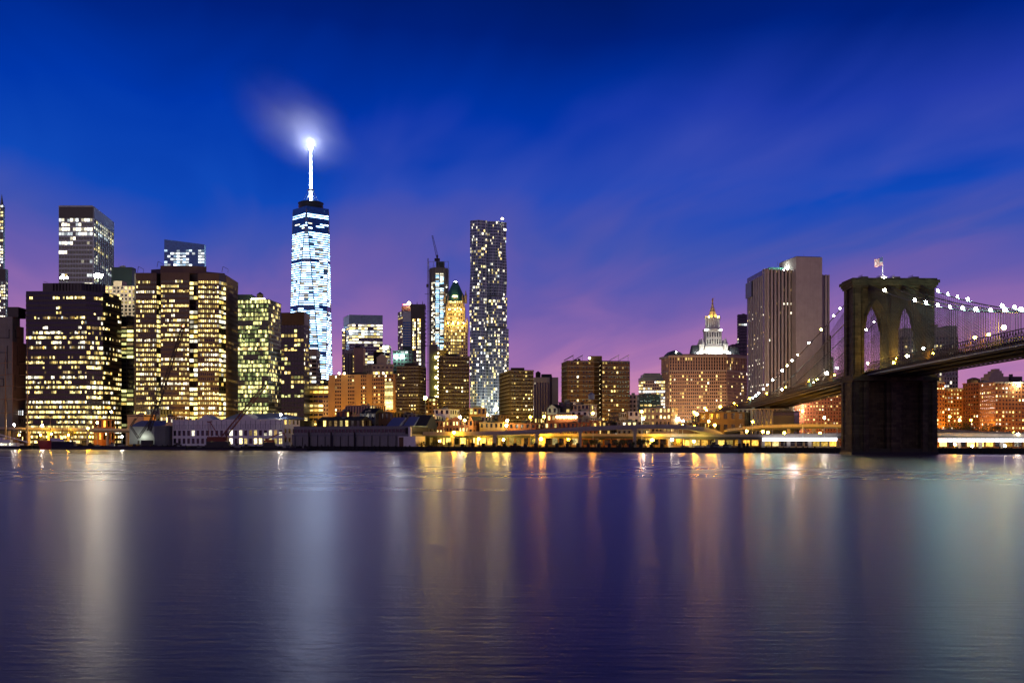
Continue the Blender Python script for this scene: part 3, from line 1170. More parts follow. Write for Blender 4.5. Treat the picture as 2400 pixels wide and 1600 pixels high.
# ------------------------------------------------------------------ between the tallest tower and the middle
D = 1080
b = simple('pale_strip_tower', 'narrow pale tower with bright white floors, at the foot of the spired skyscraper', [P2(720, D), P2(741, D)], 820, D,
           [dict(fh=3.7, bw=3.9, wall='beige_stone', pf=.06, sf=.5, p=.55, fv=.25, run=.7, mats=COOL, top=6)], 20)
b.finish()
D = 1150
b = simple('tank_roof_block', 'dim block with a dome-topped water tank before the spired skyscraper', [P2(740, D), P2(770, D)], 893, D,
           [dict(fh=3.6, bw=4, wall='green_panel', pf=.3, sf=.5, p=.15, mats=WARM)], 20)
q = P2(747, D + 6)
b.part('water_tank').lathe((q.x, q.y, b.top + 2.5), [(2.8, 0), (2.8, 5), (2, 6.6), (.3, 7.4)], 'dark_bronze', 10)
b.part('tank_stand').lathe((q.x, q.y, b.top), [(1.2, 0), (1.2, 2.6)], 'dark_bronze', 6)
b.finish()
D = 1030
b = simple('amber_lit_block', 'low ochre block with bright amber floors below the pale strip tower', [P2(722, D), P2(770, D)], 905, D,
           [dict(fh=3.9, bw=4.2, wall='tan_brick', pf=.12, sf=.48, p=.5, fv=.3, run=.8, mats=(('yellow', 3), ('warm_bright', 2), ('amber', 1)))], 24)
b.finish()
b = simple('small_cream_house', 'small cream gable-end house squeezed under the ochre block', [P2(757, 985), P2(770, 985)], 938, 985,
           [dict(fh=3.4, bw=2.6, wall='cream_paint', pf=.5, sf=.5, p=.15, mats=WARM)], 14)
b.finish()

# 12 crown-lit glass block
D = 1750
fr = [P2(806, D + 40), P2(818.5, D), P2(897, D + 8)]
st = dict(fh=4.3, bw=4.4, wall='pale_metal', pf=.05, sf=.36, pd=.15, sd=.2, run=.75, fv=.15, mats=(('white', 5), ('warm_bright', 4), ('cool', 1)))
b = simple('green_crowned_glass_block', 'broad glass office with pale green glass crown and cream lit floors', fr, 760, D, [
    dict(st, p=.45), dict(st, p=.9, litfn=lambda i, j, nf, nb: (.3 if nf - 11 < i < nf - 7 and j < nb * .75 else (.55 if i <= nf - 11 else None)))])
for k, (A, B) in enumerate(zip(fr[:-1], fr[1:])):
    A, B = Vector(A), Vector(B)
    n_ = max(2, int((B - A).length / 8))
    for j in range(n_):
        edge_box(b, 'crown_glass', A.lerp(B, (j + .02) / n_), A.lerp(B, (j + .98) / n_), .3, .4, b.top + 1, b.top + 14.5, 'teal_glass')
        edge_box(b, 'crown_post', A.lerp(B, max(0, (j - .015) / n_)), A.lerp(B, (j + .015) / n_), .6, .4, b.top + .5, b.top + 15, 'pale_metal')
for j in range(8):
    q = Vector(fr[1]).lerp(Vector(fr[2]), (j + .5) / 8) + Vector((0, 6))
    b.sep('crown_light').box(q.x - 2, q.x + 2, q.y, q.y + .5, b.top + .6, b.top + 1.0, 'white_glow')
b.finish()
b = simple('slim_dark_tower', 'slim dark tower with a bright light on top beside the green-crowned block', [P2(802, 1690), P2(808, 1690)], 777, 1690,
           [dict(fh=3.8, bw=2, wall='grey_concrete', pf=.4, sf=.4, p=.6, mats=WARM)], 12)
b.sep('roof_lamp').ball((PX(804.5, 1690), 1692, b.top + 2.2), 1.6, 'lamp_small')
b.finish()
b = simple('bright_annex_tower', 'small far tower with a white-lit top just beyond the green-crowned block', [P2(896, 1800), P2(913, 1800)], 810, 1800,
           [dict(fh=4, bw=3.6, wall='pale_metal', pf=.06, sf=.35, p=.9, mats=COOL)], 20)
b.part('top_light').box(PX(897, 1800), PX(911, 1800), 1799, 1799.4, b.top - 3, b.top, 'white_glow')
b.finish()
D = 1300
b = simple('brown_rib_slab', 'brown slab with vertical dark slots before the crown-lit glass office', [P2(808, D), P2(826, D)], 821, D,
           [dict(fh=40, bw=1.7, wall='rib_stone', pf=.5, sf=.0, pd=.5, p=0, top=3)], 14)
b.finish()
b = Building('blank_pink_slab', 'blank pink-grey wall slab with amber lights at its edge')
b.part('wall').prism(closed([P2(829, D - 10), P2(852, D - 10)], 16), GROUND, PZ(815, D - 10), 'pink_stone')
b.part('roof_house').prism(closed([P2(832, D - 6), P2(846, D - 6)], 9), PZ(815, D - 10) + .02, PZ(810, D - 6), 'dark_roof')
for k in range(6):
    b.quad([(PX(827.2, D - 11), D - 10.6, PZ(838 + 7 * k, D)), (PX(829, D - 11), D - 10.6, PZ(838 + 7 * k, D)), (PX(829, D - 11), D - 10.6, PZ(835 + 7 * k, D)), (PX(827.2, D - 11), D - 10.6, PZ(835 + 7 * k, D))], 'warm')
b.finish()

# 14 classical gabled building
D = 1120
b = simple('gabled_stone_building', 'stone building with pedimented rooftop temple and a row of lit windows under it', [P2(852, D + 16), P2(872, D), P2(922, D)], 855, D, [
    dict(fh=5, bw=4, wall='cream_paint', pf=.5, sf=.5, p=.15, mats=WARM),
    dict(fh=6.2, bw=4.0, wall='cream_paint', pf=.45, sf=.5, p=.12, mats=WARM, litfn=lambda i, j, nf, nb: .95 if i == nf - 2 and j < nb - 1 else None)])
zt = b.top
A, B = P2(883, D + 3), P2(907, D + 3)
b.part('temple').prism(closed([A, B], 12), zt + .12, PZ(838, D), 'cream_paint')
zg = PZ(838, D)
mx = (A + B) / 2
b.sep('pediment').add([(A.x - .6, A.y - .3, zg), (B.x + .6, B.y - .3, zg), (mx.x, mx.y - .3, zg + 4.2), (A.x - .6, A.y + 12, zg), (B.x + .6, B.y + 12, zg), (mx.x, mx.y + 12, zg + 4.2)],
                       [(0, 1, 2), (3, 5, 4), (0, 2, 5, 3), (1, 4, 5, 2), (0, 3, 4, 1)], 'cream_paint')
b.part('tank_shed').prism(closed([P2(875, D + 10), P2(899, D + 10)], 10), zt + .12, PZ(824, D + 10), 'dark_timber')
b.part('cornice').prism(closed([P2(871, D - 1), P2(923, D - 1)], 2), zt - 1.6, zt + .4, 'cream_paint')
b.finish()

# 15 ochre brick apartment block
D = 985


def ochre(i, j, nf, nb):
    s_ = j % 5
    return .0 if s_ not in (1, 3) else (.55 if j > nb * .4 else .42)


fr = [P2(770, D), P2(927, D - 18)]
b = simple('ochre_apartment_block', 'wide ochre brick apartment block with paired window columns and a glowing stair strip', fr, 881, D, [
    dict(fh=3.05, bw=2.0, wall='tan_brick', pf=.30, sf=.46, pd=.25, sd=.22, p=.3, run=.2, fv=.05, mats=WARM, litfn=ochre)], core='night_window')
Av, Bv = Vector(fr[0]), Vector(fr[1])
for j in range(6):                                           # blank brick piers between the window columns
    f0 = (.0, .20, .40, .57, .83, .965)[j]
    f1 = (.09, .29, .49, .66, .845, 1.0)[j]
    edge_box(b, 'brick_pier', Av.lerp(Bv, f0), Av.lerp(Bv, f1), .42, .5, GROUND, b.top + .3, 'tan_brick')
for k in range(14):
    A, B = Av.lerp(Bv, .845), Av.lerp(Bv, .965)
    edge_box(b, 'stair_window', A, B, .5, .3, b.top - 6 - k * 1.65 - 1.3, b.top - 6 - k * 1.65, 'warm_bright')
b.part('roof_house').prism(closed([P2(822, D + 8), P2(852, D + 6)], 10), b.top + .2, PZ(871, D), 'dark_roof')
b.part('roof_house#2').prism(closed([P2(782, D + 8), P2(795, D + 8)], 10), b.top + .2, PZ(877, D), 'dark_roof')
for px in (800, 812, 886, 902):
    b.sep('roof_lamp').ball((PX(px, D), D - 12, b.top + 1.6), .8, 'lamp_small')
b.finish()

# 16 twin-strip tower
D = 1560
b = simple('concrete_glass_tower', 'grey concrete and glass tower with red roof light, behind the dark balcony tower', [P2(933, D + 20), P2(944, D), P2(966, D)], 730, D, [
    dict(fh=3.6, bw=3.2, wall='beige_stone', pf=.3, sf=.45, p=.35, mats=COOL), dict(fh=3.6, bw=5.0, wall='pale_metal', pf=.1, sf=.4, p=.04, mats=COOL, top=14)], core='blue_glass')
b.part('roof_house').prism(closed([P2(941, D + 6), P2(963, D + 6)], 12), b.top + .2, PZ(716, D), 'grey_concrete')
b.sep('roof_lamp').ball((PX(958, D), D + 4, PZ(710, D)), 2.3, 'lamp_small')
b.part('red_light_band').box(PX(945, D), PX(966, D), D - .4, D + .2, PZ(714.5, D), PZ(713, D), 'lamp_red')
b.finish()
D = 1520


def strips(i, j, nf, nb):
    if nb >= 8 and j in (4, 5):
        return .97
    return .75 if j in (1, 2) else 0


b = simple('twin_lit_strip_tower', 'dark tower under completion with two tall glowing window strips and spiky roof', [P2(963, D), P2(994, D)], 722, D,
           [dict(fh=4.0, bw=2.15, wall='dark_bronze', pf=.2, sf=.22, pd=.35, p=.3, fv=.02, run=.3, mats=(('warm_bright', 3), ('white', 2), ('amber', .4)), litfn=strips, top=14)], 18, core='night_window')
b.part('crown').prism(closed([P2(961, D - 1), P2(996, D - 1)], 20), b.top + .12, PZ(713, D), 'dark_bronze')
for px, py in ((965, 706), (977, 705), (990, 704), (994, 710)):
    b.sep('roof_spike').bar((PX(px, D), D + 4, PZ(713, D)), (PX(px, D), D + 4, PZ(py, D)), .8, 'dark_bronze', .1)
for k in range(9):
    b.sep('side_canopy').box(PX(994.4, D), PX(999, D), D + 1, D + 5, PZ(735 + k * 9.5, D), PZ(735 + k * 9.5, D) + 1.0, 'dark_bronze')
b.finish()
D = 1180
b = simple('dark_blue_annex', 'dark blue-black block carrying two white floodlights', [P2(921, D), P2(966, D)], 823, D,
           [dict(fh=4, bw=4, wall='green_panel', pf=.3, sf=.5, p=.12, mats=COOL)], 20)
b.part('roof_house').prism(closed([P2(944, D + 3), P2(964, D + 3)], 12), b.top + .2, PZ(811, D), 'green_panel')
for px in (929, 943):
    b.sep('floodlight').ball((PX(px, D), D - 1.5, PZ(836, D)), 1.15, 'flood_white')
b.finish()
D = 1190
b = simple('grey_annex_tower', 'grey lower tower with green-lit window column under the twin-strip tower', [P2(964, D), P2(993, D)], 822, D,
           [dict(fh=4, bw=2.6, wall='grey_concrete', pf=.3, sf=.4, p=.1, mats=COOL, litfn=lambda i, j, nf, nb: .8 if j in (2, 3) else 0)], 16)
b.finish()


# balcony apartment towers
def balcony_tower(name, label, fr, ytop, D, p, floors, wall='dark_brick', side_p=.05, mats=WARM, litfns=(None, None), ph=None, proud=.9, cap=300, depth=30):
    z1 = PZ(ytop, D)
    fh = (z1 - GROUND) / floors
    sts = []
    for k in range(len(fr) - 1):
        sts.append(dict(fh=fh, bw=2.35, wall=wall, pf=.42, sf=.52, pd=.3, sd=.25, p=p if k == len(fr) - 2 else side_p, fv=.10, run=.45, mats=mats, litfn=litfns[k] if k < len(litfns) else None))
    b = simple(name, label, fr, ytop, D, sts, depth, core='night_window', cap=cap)
    pts = [Vector(q) for q in fr]
    for i in range(1, floors + 1):
        z = GROUND + i * fh
        for k, (A, B) in enumerate(zip(pts[:-1], pts[1:])):
            edge_box(b, 'floor_slab', A, B, proud + k * .05, proud + .3, z - .16 + k * .01, z + .10 + k * .01, 'slab_edge')
    # brick piers that stand between the balconies
    for k, (A, B) in enumerate(zip(pts[:-1], pts[1:])):
        n_ = max(2, int((B - A).length / 7))
        for j in range(n_ + 1):
            f0 = j / n_
            edge_box(b, 'brick_pier', A.lerp(B, max(0, f0 - .12 / n_)), A.lerp(B, min(1, f0 + .12 / n_)), .72, .6, GROUND, z1, wall)
    if ph:
        b.part('penthouse').prism(closed([P2(ph[0], D + 8), P2(ph[1], D + 8)], 9), z1 + .2, PZ(ph[2], D), 'dark_brick')
    return b


D = 930
balcony_tower('balcony_tower', 'dark balcony apartment tower with a lamp on its roof, in front of the grey annex', [P2(930, D + 4), P2(982, D), P2(997, D + 20)], 859, D, .05, 23,
              side_p=.22, ph=(948, 975, 849), litfns=(None, None)).finish()
D = 915
balcony_tower('balcony_tower', 'dark balcony apartment tower below the stepped gothic tower with green roof', [P2(1029, D + 14), P2(1037, D), P2(1100, D + 4)], 836, D, .26, 24,
              ph=(1043, 1076, 827)).finish()
D = 880
balcony_tower('balcony_tower', 'dark balcony apartment tower with a shadowed flank, beside the wavy steel tower', [P2(1172, D + 50), P2(1196, D), P2(1250, D + 4)], 869, D, .28, 20,
              ph=(1197, 1229, 860)).finish()

# 20 dark slab with lamp column
D = 1040
b = Building('dark_lamp_slab', 'plain black slab with a vertical column of round yellow lamps')
b.part('wall').prism(closed([P2(1006, D), P2(1025, D)], 16), GROUND, PZ(808, D), 'black_panel')
b.part('wing').prism(closed([P2(1025.2, D + 3), P2(1050, D + 3)], 14), GROUND, PZ(819, D), 'dark_brick')
b.part('chimney').prism(closed([P2(1013, D + 4), P2(1021, D + 4)], 5), PZ(808, D) + .02, PZ(800, D), 'cream_paint')
for k in range(5):
    b.sep('wall_lamp').ball((PX(1022, D), D - 1.0, PZ(838 + k * 23, D)), .95, 'lamp_yellow')
for k in range(14):
    b.sep('stair_lamp').ball((PX(1027, D), D + 1.6, PZ(827 + k * 8.5, D)), .55, 'lamp_small')
b.finish()
D = 980
b = simple('lit_tan_block', 'small tan block with yellow windows between two balcony towers', [P2(996, D), P2(1030, D)], 935, D,
           [dict(fh=3.3, bw=3.4, wall='tan_brick', pf=.4, sf=.5, p=.55, fv=.1, mats=(('warm_bright', 2), ('lime', 1), ('warm', 2)))], 16)
b.finish()

# 19 tower under construction
D = 1500
b = Building('unfinished_tower', 'unfinished concrete tower wrapped in scaffolding, white work lights and a roof crane')
cx_, hw = PX(1028, D), PX(1052, D) - PX(1004, D)
hw /= 2
ring = [(-1, .5), (-.75, -.1), (-.35, -.5), (.38, -.5), (.78, -.1), (1, .5), (.8, 1.3), (-.8, 1.3)]
outl = [Vector((cx_ + a * hw, D + c_ * hw)) for a, c_ in ring]
zt = PZ(628, D)
b.part('core').prism(inset(outl, .93), GROUND, zt, 'grey_concrete')
nfl = 70
fhh = (zt - 60) / nfl
for i in range(nfl):
    z = 60 + i * fhh
    b.sep('floor_plate').prism(outl, z, z + .6, 'grey_concrete')
for a, c_ in zip(outl[:5], outl[1:6]):
    n_ = max(2, int((c_ - a).length / 3))
    for j in range(n_ + 1):
        q = a.lerp(c_, j / n_)
        b.part('scaffold').bar((q.x, q.y - .6, 40), (q.x, q.y - .6, zt + 2), .2, 'scaffold_steel')
for i in range(nfl):
    z = 60 + i * fhh + .8
    for k, px in enumerate((1026, 1036)):
        if i > nfl - 4:
            continue
        if rng.random() < .93:
            x = PX(px + rng.uniform(-.6, .6), D)
            y = D - .52 * hw - .25
            b.quad([(x - 2.1, y, z), (x + 2.1, y, z), (x + 2.1, y, z + fhh - 1.6), (x - 2.1, y, z + fhh - 1.6)], 'icy' if rng.random() < .7 else 'white')
    for px, pr in ((1013, .55), (1016, .45), (1019, .5), (1047, .25), (1042, .3)):
        if i < nfl - 8 and rng.random() < pr:
            x = PX(px, D)
            y = D - (.44 if 1015 < px < 1045 else .16) * hw - 1.2
            b.quad([(x - .8, y, z), (x + .8, y, z), (x + .8, y, z + 1.6), (x - .8, y, z + 1.6)], 'white' if i > 30 else 'warm')
fr_ = b.part('rooftop_frame')
for dx in (-.95, -.5, 0, .5, .95):
    fr_.bar((cx_ + dx * hw, D, zt - 12), (cx_ + dx * hw, D, PZ(613, D)), .3, 'scaffold_steel')
fr_.bar((cx_ - .95 * hw, D, PZ(613, D)), (cx_ + .95 * hw, D, PZ(613, D)), .3, 'scaffold_steel')
fr_.bar((cx_ - .95 * hw, D, zt - 4), (cx_ + .95 * hw, D, zt - 4), .3, 'scaffold_steel')
b.part('roof_core').prism(closed([P2(1022, D + 2), P2(1041, D + 2)], 12), zt + .02, PZ(612, D), 'green_panel')
ho = b.part('hoist_mast')
for k in range(60):
    z = 20 + k * (PZ(606, D) - 20) / 60
    x0, x1 = PX(1002.5, D), PX(1005, D)
    ho.bar((x0, D - 4, z), (x1, D - 4, z + 3), .2, 'scaffold_steel')
ho.bar((PX(1002.5, D), D - 4, 5), (PX(1002.5, D), D - 4, PZ(606, D)), .35, 'scaffold_steel')
ho.bar((PX(1005, D), D - 4, 5), (PX(1005, D), D - 4, PZ(606, D)), .35, 'scaffold_steel')
b.part('hoist_cabin').box(PX(1000, D), PX(1005, D), D - 6, D - 3, PZ(674, D), PZ(667, D), 'dark_bronze')
for k in range(8):
    b.sep('hoist_tie').bar((PX(996, D), D - 4, PZ(690 + k * 40, D)), (PX(1006, D), D - 4, PZ(690 + k * 40, D)), .35, 'dark_bronze')
crn = b.part('roof_crane_mast')
q0 = (PX(1024, D), D + 6)
crn.bar((*q0, zt), (*q0, PZ(596, D)), 1.4, 'crane_dark')
b.part('roof_crane_cab').box(q0[0] - 3.4, q0[0] + 3.4, q0[1] - 2, q0[1] + 2, PZ(610, D), PZ(604, D), 'crane_dark')


def lattice(mb, A, B, w0, w1, n, m, r=.2):
    A, B = Vector(A), Vector(B)
    d = (B - A).normalized()
    u = d.cross(Vector((0, 1, 0))).normalized()
    v_ = d.cross(u).normalized()
    prev = None
    for i in range(n + 1):
        f_ = i / n
        c_ = A.lerp(B, f_)
        w_ = w0 + (w1 - w0) * f_
        cur = [c_ + u * w_ * a + v_ * w_ * e for a, e in ((-1, -1), (1, -1), (1, 1), (-1, 1))]
        if prev:
            for k in range(4):
                mb.bar(prev[k], cur[k], r, m)
                mb.bar(prev[k], cur[(k + 1) % 4], r * .6, m)
        prev = cur


lattice(b.part('roof_crane_boom'), (q0[0], q0[1], PZ(600, D)), (PX(1012.5, D), D + 6, PZ(550, D)), 1.3, .7, 14, 'crane_dark', .25)
b.finish()

# 21 gothic tower with green pyramid roof
D = 1450
b = Building('gothic_tower', 'ornate cream gothic tower, floodlit warm, with green pyramid roof and bright beacon', cat='skyscraper')
stages = [(1041, 1096, GROUND, PZ(758, D), 0), (1045, 1089, PZ(758, D), PZ(726, D), 3), (1049, 1085, PZ(726, D), PZ(704, D), 6)]
for k, (xa, xb, za, zc_, off) in enumerate(stages):
    fr = [P2(xa, D + off), P2(xb, D + off)]
    b.part('shaft#%d' % k).prism(closed(fr, (fr[1] - fr[0]).length), za + .01, zc_, 'night_window')
    nb_ = max(5, int((fr[1] - fr[0]).length / 2.6))
    b.facade(fr[0], fr[1], za, zc_, 4.0, 2.6, wall='cream_paint', pf=.42, sf=.42, pd=.6, sd=.2, p=.5, run=.4, fv=.1, mats=(('warm_bright', 4), ('warm', 2), ('yellow', 2)), wall_part='stone_front#%d' % k,
             litfn=lambda i, j, nf, nb: .9 if .28 < (j + .5) / nb < .72 else .42)
    for e in (0, 1):
        q = fr[e] + Vector(((.6, -.6)[e], .5))
        b.sep('corner_pinnacle').lathe((q.x, q.y, zc_ - 12), [(1.5, 0), (1.5, 12), (2.0, 12.4), (1.2, 15), (.15, 21)], 'cream_paint', 6)
for px, py in ((1050, 757), (1062, 757), (1074, 757), (1086, 757), (1053, 725), (1067, 725), (1081, 725)):
    q = P2(px, D - 5)
    b.sep('floodlight').ball((q.x, q.y, PZ(py, D - 5)), .4, 'lamp_yellow_big')
zr = PZ(704, D)
cxw = PX(1066, D)
b.part('green_roof').lathe((cxw, D + 16, zr), [(15.5, 0), (14, 4), (9.5, 12), (5.8, 20), (4.4, 22), (3.4, 25)], 'green_copper', 8, math.pi / 8)
b.part('dormer').box(cxw - 2.2, cxw + 2.2, D + 2.5, D + 6, zr + 1, zr + 5, 'cream_paint')
b.part('dormer_light').box(cxw - 3, cxw + 3, D + 2.0, D + 2.4, zr + 5.2, zr + 6.2, 'lamp_small')
for dx in (-13.5, 13.5):
    b.sep('turret').lathe((cxw + dx, D + 6, zr - 3), [(1.6, 0), (1.6, 9), (2, 9.4), (1.2, 11), (.1, 17)], 'cream_paint', 6)
b.part('beacon').ball((cxw, D + 16, PZ(660, D)), 3.0, 'lamp_white')
b.part('lantern').lathe((cxw, D + 16, zr + 24.5), [(2.4, 0), (1.8, 3)], 'green_copper', 8)
b.finish()

# 23 wavy steel tower
D = 1380
b = Building('wavy_steel_tower', 'very tall residential tower with rippling steel facade and random lit windows', cat='skyscraper', cap=300)
ztop = PZ(513, D)


def wavy(pxl, pxr, zlo, zhi, dbase, nb, seed, p, dirx=0.0, amp=1.5):
    fh = 3.55
    nf = int((zhi - zlo) / fh)
    x0, x1 = PX(pxl, dbase), PX(pxr, dbase)

    def pt(j, i):
        u = j / nb
        z = zlo + i * fh
        o = amp * math.sin(z * .045 + seed + j * 1.9) * math.sin(z * .021 + j * .7 + seed * 2) + .5 * math.sin(j * 2.4 + z * .1)
        bow = -5.0 * math.sin(math.pi * u)
        return Vector((x0 + (x1 - x0) * u + .5 * o, dbase + bow + dirx * u - o, z))
    skin = b.part('steel_skin')
    dk = b.part('dark_window')
    for i in range(nf):
        for j in range(nb):
            a, e, c_, d_ = pt(j, i), pt(j + 1, i), pt(j + 1, i + 1), pt(j, i + 1)
            skin.add([a, e, c_, d_], [(0, 1, 2, 3)], 'steel_skin')

            def inn(u, v_):
                q = a.lerp(e, u).lerp(d_.lerp(c_, u), v_)
                return q + Vector((0, -.16, 0))
            wide = (j % 3 != 1)
            u0, u1 = (.10, .90) if wide else (.25, .75)
            q = [inn(u0, .2), inn(u1, .2), inn(u1, .86), inn(u0, .86)]
            fz = i / nf
            stack = .5 + .5 * math.sin(j * 2.1 + seed) * math.sin(i * .23 + j + seed)
            pr = p * (.35 + 1.2 * stack * stack)
            if rng.random() < pr:
                b.quad(q, pick((('white', 5), ('warm_bright', 3), ('warm', 1), ('cool', 1))))
            else:
                dk.add(q, [(0, 1, 2, 3)], 'pale_window')


zs1, zs2 = PZ(691, D), PZ(764, D)
wavy(1101.5, 1141, GROUND, ztop, D, 11, .4, .27)
wavy(1141, 1186.5, zs1, PZ(516, D), D + 6, 13, 2.2, .20, 8)
wavy(1140.5, 1189, zs2, zs1 - .3, D + 4, 14, 3.1, .38, 8)
wavy(1140.5, 1192.5, GROUND, zs2 - .3, D + 2, 15, 4.4, .36, 8)
b.part('core').box(PX(1104, D), PX(1183, D), D + 19, D + 40, GROUND, ztop - 2, 'grey_metal')
b.part('core_step').box(PX(1142, D), PX(1187, D), D + 20, D + 40, GROUND, zs1 - .5, 'grey_metal')
b.part('louvre').box(PX(1143, D), PX(1183, D), D + 15.5, D + 17.8, PZ(536, D), PZ(517, D), 'black_panel')
b.sep('roof_lamp').ball((PX(1177, D), D + 4, ztop + 1), 1.2, 'lamp_small')
b.finish()
D = 900
b = simple('yellow_lobby_block', 'low tan block with tall glowing windows at the foot of the wavy tower', [P2(1100, D), P2(1138, D)], 958, D,
           [dict(fh=6.5, bw=3.0, wall='tan_brick', pf=.35, sf=.45, p=.5, fv=.1, mats=(('warm_bright', 3), ('lime', 1)))], 16)
b.finish()

# ------------------------------------------------------------------ centre to the bridge
D = 960
b = Building('ribbed_slab', 'brown slab with full-height vertical ribs and a blank pink end wall')
fr = [P2(1251, D), P2(1288, D)]
z1 = PZ(884, D)
b.part('glazing').prism(closed(fr, 22), GROUND, z1 - 4.2, 'night_window')
b.facade(fr[0], fr[1], GROUND, z1, 60, 2.1, wall='rib_stone', pf=.45, sf=0, pd=.7, p=0, top=4.2)
b.facade(fr[0], fr[1], GROUND, z1 - 4.2, 3.6, 2.1, wall='night_window', pf=.6, sf=.6, pd=.06, sd=.05, p=.06, mats=WARM, wall_part='slot_sill')
b.part('dark_shaft').prism(closed([P2(1288.2, D + 2), P2(1294, D + 2)], 20), GROUND, z1 + 1.5, 'black_panel')
b.part('end_wall').prism(closed([P2(1294.2, D), P2(1308.5, D)], 22), GROUND, z1, 'rib_stone')
b.part('roof').prism(closed(fr, 22), z1 - 4.18, z1 - .02, 'rib_stone')
b.part('plant_room').prism(closed([P2(1269, D + 6), P2(1293, D + 6)], 10), z1 + .02, z1 + 3.0, 'dark_roof')
q = P2(1261, D + 8)
b.part('water_tank').lathe((q.x, q.y, z1), [(2.2, 0), (2.2, 4.2), (.2, 5.6)], 'dark_timber', 9)
b.finish()

# double balcony tower
D = 905


def dbl(i, j, nf, nb):
    u = (j + .5) / nb
    for c_, h_, p_ in ((.16, .035, .6), (.30, .03, .28), (.90, .0, 0), (.60, .035, .55), (.80, .05, .5), (.70, .02, .2)):
        if abs(u - c_) < h_:
            return p_
    return .05


b = balcony_tower('double_balcony_tower', 'wide twin balcony apartment tower with tilted solar panels on the roof', [P2(1316, D + 40), P2(1330, D), P2(1392, D + 2), P2(1393, D + 9), P2(1410, D + 9), P2(1411, D + 2), P2(1476, D + 6)][1:3], 847, D, .2, 18,
                  wall='brown_brick', litfns=(lambda i, j, nf, nb: dbl(i, j * .41, nf, nb) if False else (.55 if abs((j + .5) / nb - .38) < .08 else (.4 if abs((j + .5) / nb - .78) < .09 else .07)),), depth=30)
z1 = b.top
fh = (z1 - GROUND) / 18
A, B = P2(1411, D + 2), P2(1476, D + 6)
b.part('glazing#2').prism(closed([A, B], 30), GROUND, z1 - .3, 'night_window')
b.facade(A, B, GROUND, z1, fh, 2.35, wall='brown_brick', pf=.42, sf=.52, pd=.3, sd=.25, p=.2, run=.4, fv=.08, mats=WARM, wall_part='wall#2',
         litfn=lambda i, j, nf, nb: .6 if (j + .5) / nb < .16 else (.5 if abs((j + .5) / nb - .5) < .1 else .06))
b.part('roof#2').prism(closed([A, B], 30), z1 - .28, z1 + .8, 'dark_roof')
A3, B3 = P2(1392.3, D + 9), P2(1410.7, D + 9)
b.part('stair_core').prism(closed([A3, B3], 20), GROUND, z1 + .6, 'dark_brick')
As, Bs = P2(1317, D + 24), P2(1330, D)
b.part('flank').prism([As, Bs, Bs + Vector((0, 28)), As + Vector((0, 10))], GROUND, z1 - .31, 'night_window')
b.facade(As, Bs, GROUND, z1, fh, 2.6, wall='brown_brick', pf=.45, sf=.55, pd=.3, sd=.25, p=.06, mats=WARM, wall_part='flank_wall')
for i in range(1, 19):
    z = GROUND + i * fh
    for k, (a_, c_) in enumerate(((A, B), (A3, B3), (As, Bs))):
        edge_box(b, 'floor_slab', a_, c_, .9 + k * .04, 1.2, z - .15 + k * .01, z + .09 + k * .01, 'slab_edge')
for k in range(17):
    b.sep('stair_lamp').ball((PX(1408, D + 8), D + 8.2, GROUND + (k + 1.3) * fh), .62, 'lamp_small')
b.part('penthouse').prism(closed([P2(1382, D + 9), P2(1411, D + 9)], 14), z1 + .9, PZ(832, D), 'dark_brick')
b.sep('penthouse_lamp').ball((PX(1383, D), D + 6, z1 + 3), .8, 'lamp_small')
for px in (1334, 1356, 1441, 1464):
    for k in range(1):
        x, y = PX(px, D), D + 5
        pn = b.sep('solar_panel')
        z = z1 + 1.0
        pn.hexa([(x - 4, y - 3, z), (x + 3.6, y - 3, z + 4.2), (x + 3.6, y + 8, z + 4.2), (x - 4, y + 8, z), (x - 4, y - 3, z + .3), (x + 3.6, y - 3, z + 4.5), (x + 3.6, y + 8, z + 4.5), (x - 4, y + 8, z + .3)], 'solar_blue')
        b.sep('panel_stand').bar((x + 3.2, y, z1 + .8), (x + 3.2, y, z + 4), .15, 'grey_metal')
b.finish()

D = 1420
fr = [P2(1497, D + 6), P2(1560, D)]
b = simple('stepped_lit_office', 'distant office with bright white floors and a stepped grey crown', fr, 893, D,
           [dict(fh=3.8, bw=2.8, wall='beige_stone', pf=.2, sf=.4, p=.9, fv=.1, mats=COOL)], 30, cap=200)
for k, (xa, xb, ya) in enumerate(((1501, 1557, 884), (1505, 1552, 877), (1510, 1548, 873))):
    b.sep('crown_step').prism(closed([P2(xa, D + 6 + k * 3), P2(xb, D + 6 + k * 3)], 24 - 6 * k), b.top + .12 + (0 if k == 0 else 1) * (k * 3.5), PZ(ya, D), 'grey_metal')
b.finish()
D = 1050
b = simple('arched_beige_block', 'small beige block with tall window bays between the twin tower and lit office', [P2(1474, D), P2(1500, D)], 927, D,
           [dict(fh=4.2, bw=3.6, wall='beige_stone', pf=.45, sf=.4, p=.12, mats=WARM)], 16)
b.finish()
D = 1010
b = simple('dark_trees_block', 'dark plain block below the distant lit office', [P2(1499, D), P2(1548, D)], 926, D,
           [dict(fh=4, bw=4, wall='green_panel', pf=.3, sf=.6, p=.06, mats=WARM)], 16)
b.finish()

# municipal stone palace with wedding cake tower
D = 1400
b = Building('domed_stone_palace', 'vast tan stone civic building with a floodlit tiered tower and golden figure on top', cat='building')
fr = [P2(1551, D + 34), P2(1569, D), P2(1702, D - 6), P2(1757, D + 26)]
z1 = PZ(838, D)
out = [Vector(q) for q in fr] + [P2(1757, D + 70), P2(1555, D + 75)]
b.part('glazing').prism(out, GROUND, z1 - 1, 'night_window')
zm = PZ(871, D)


def muni(i, j, nf, nb):
    s_ = [.5, .1, .35, .08, .12, .55, .3, .05, .45, .1][j * 10 // max(nb, 1) % 10]
    return s_ * .6


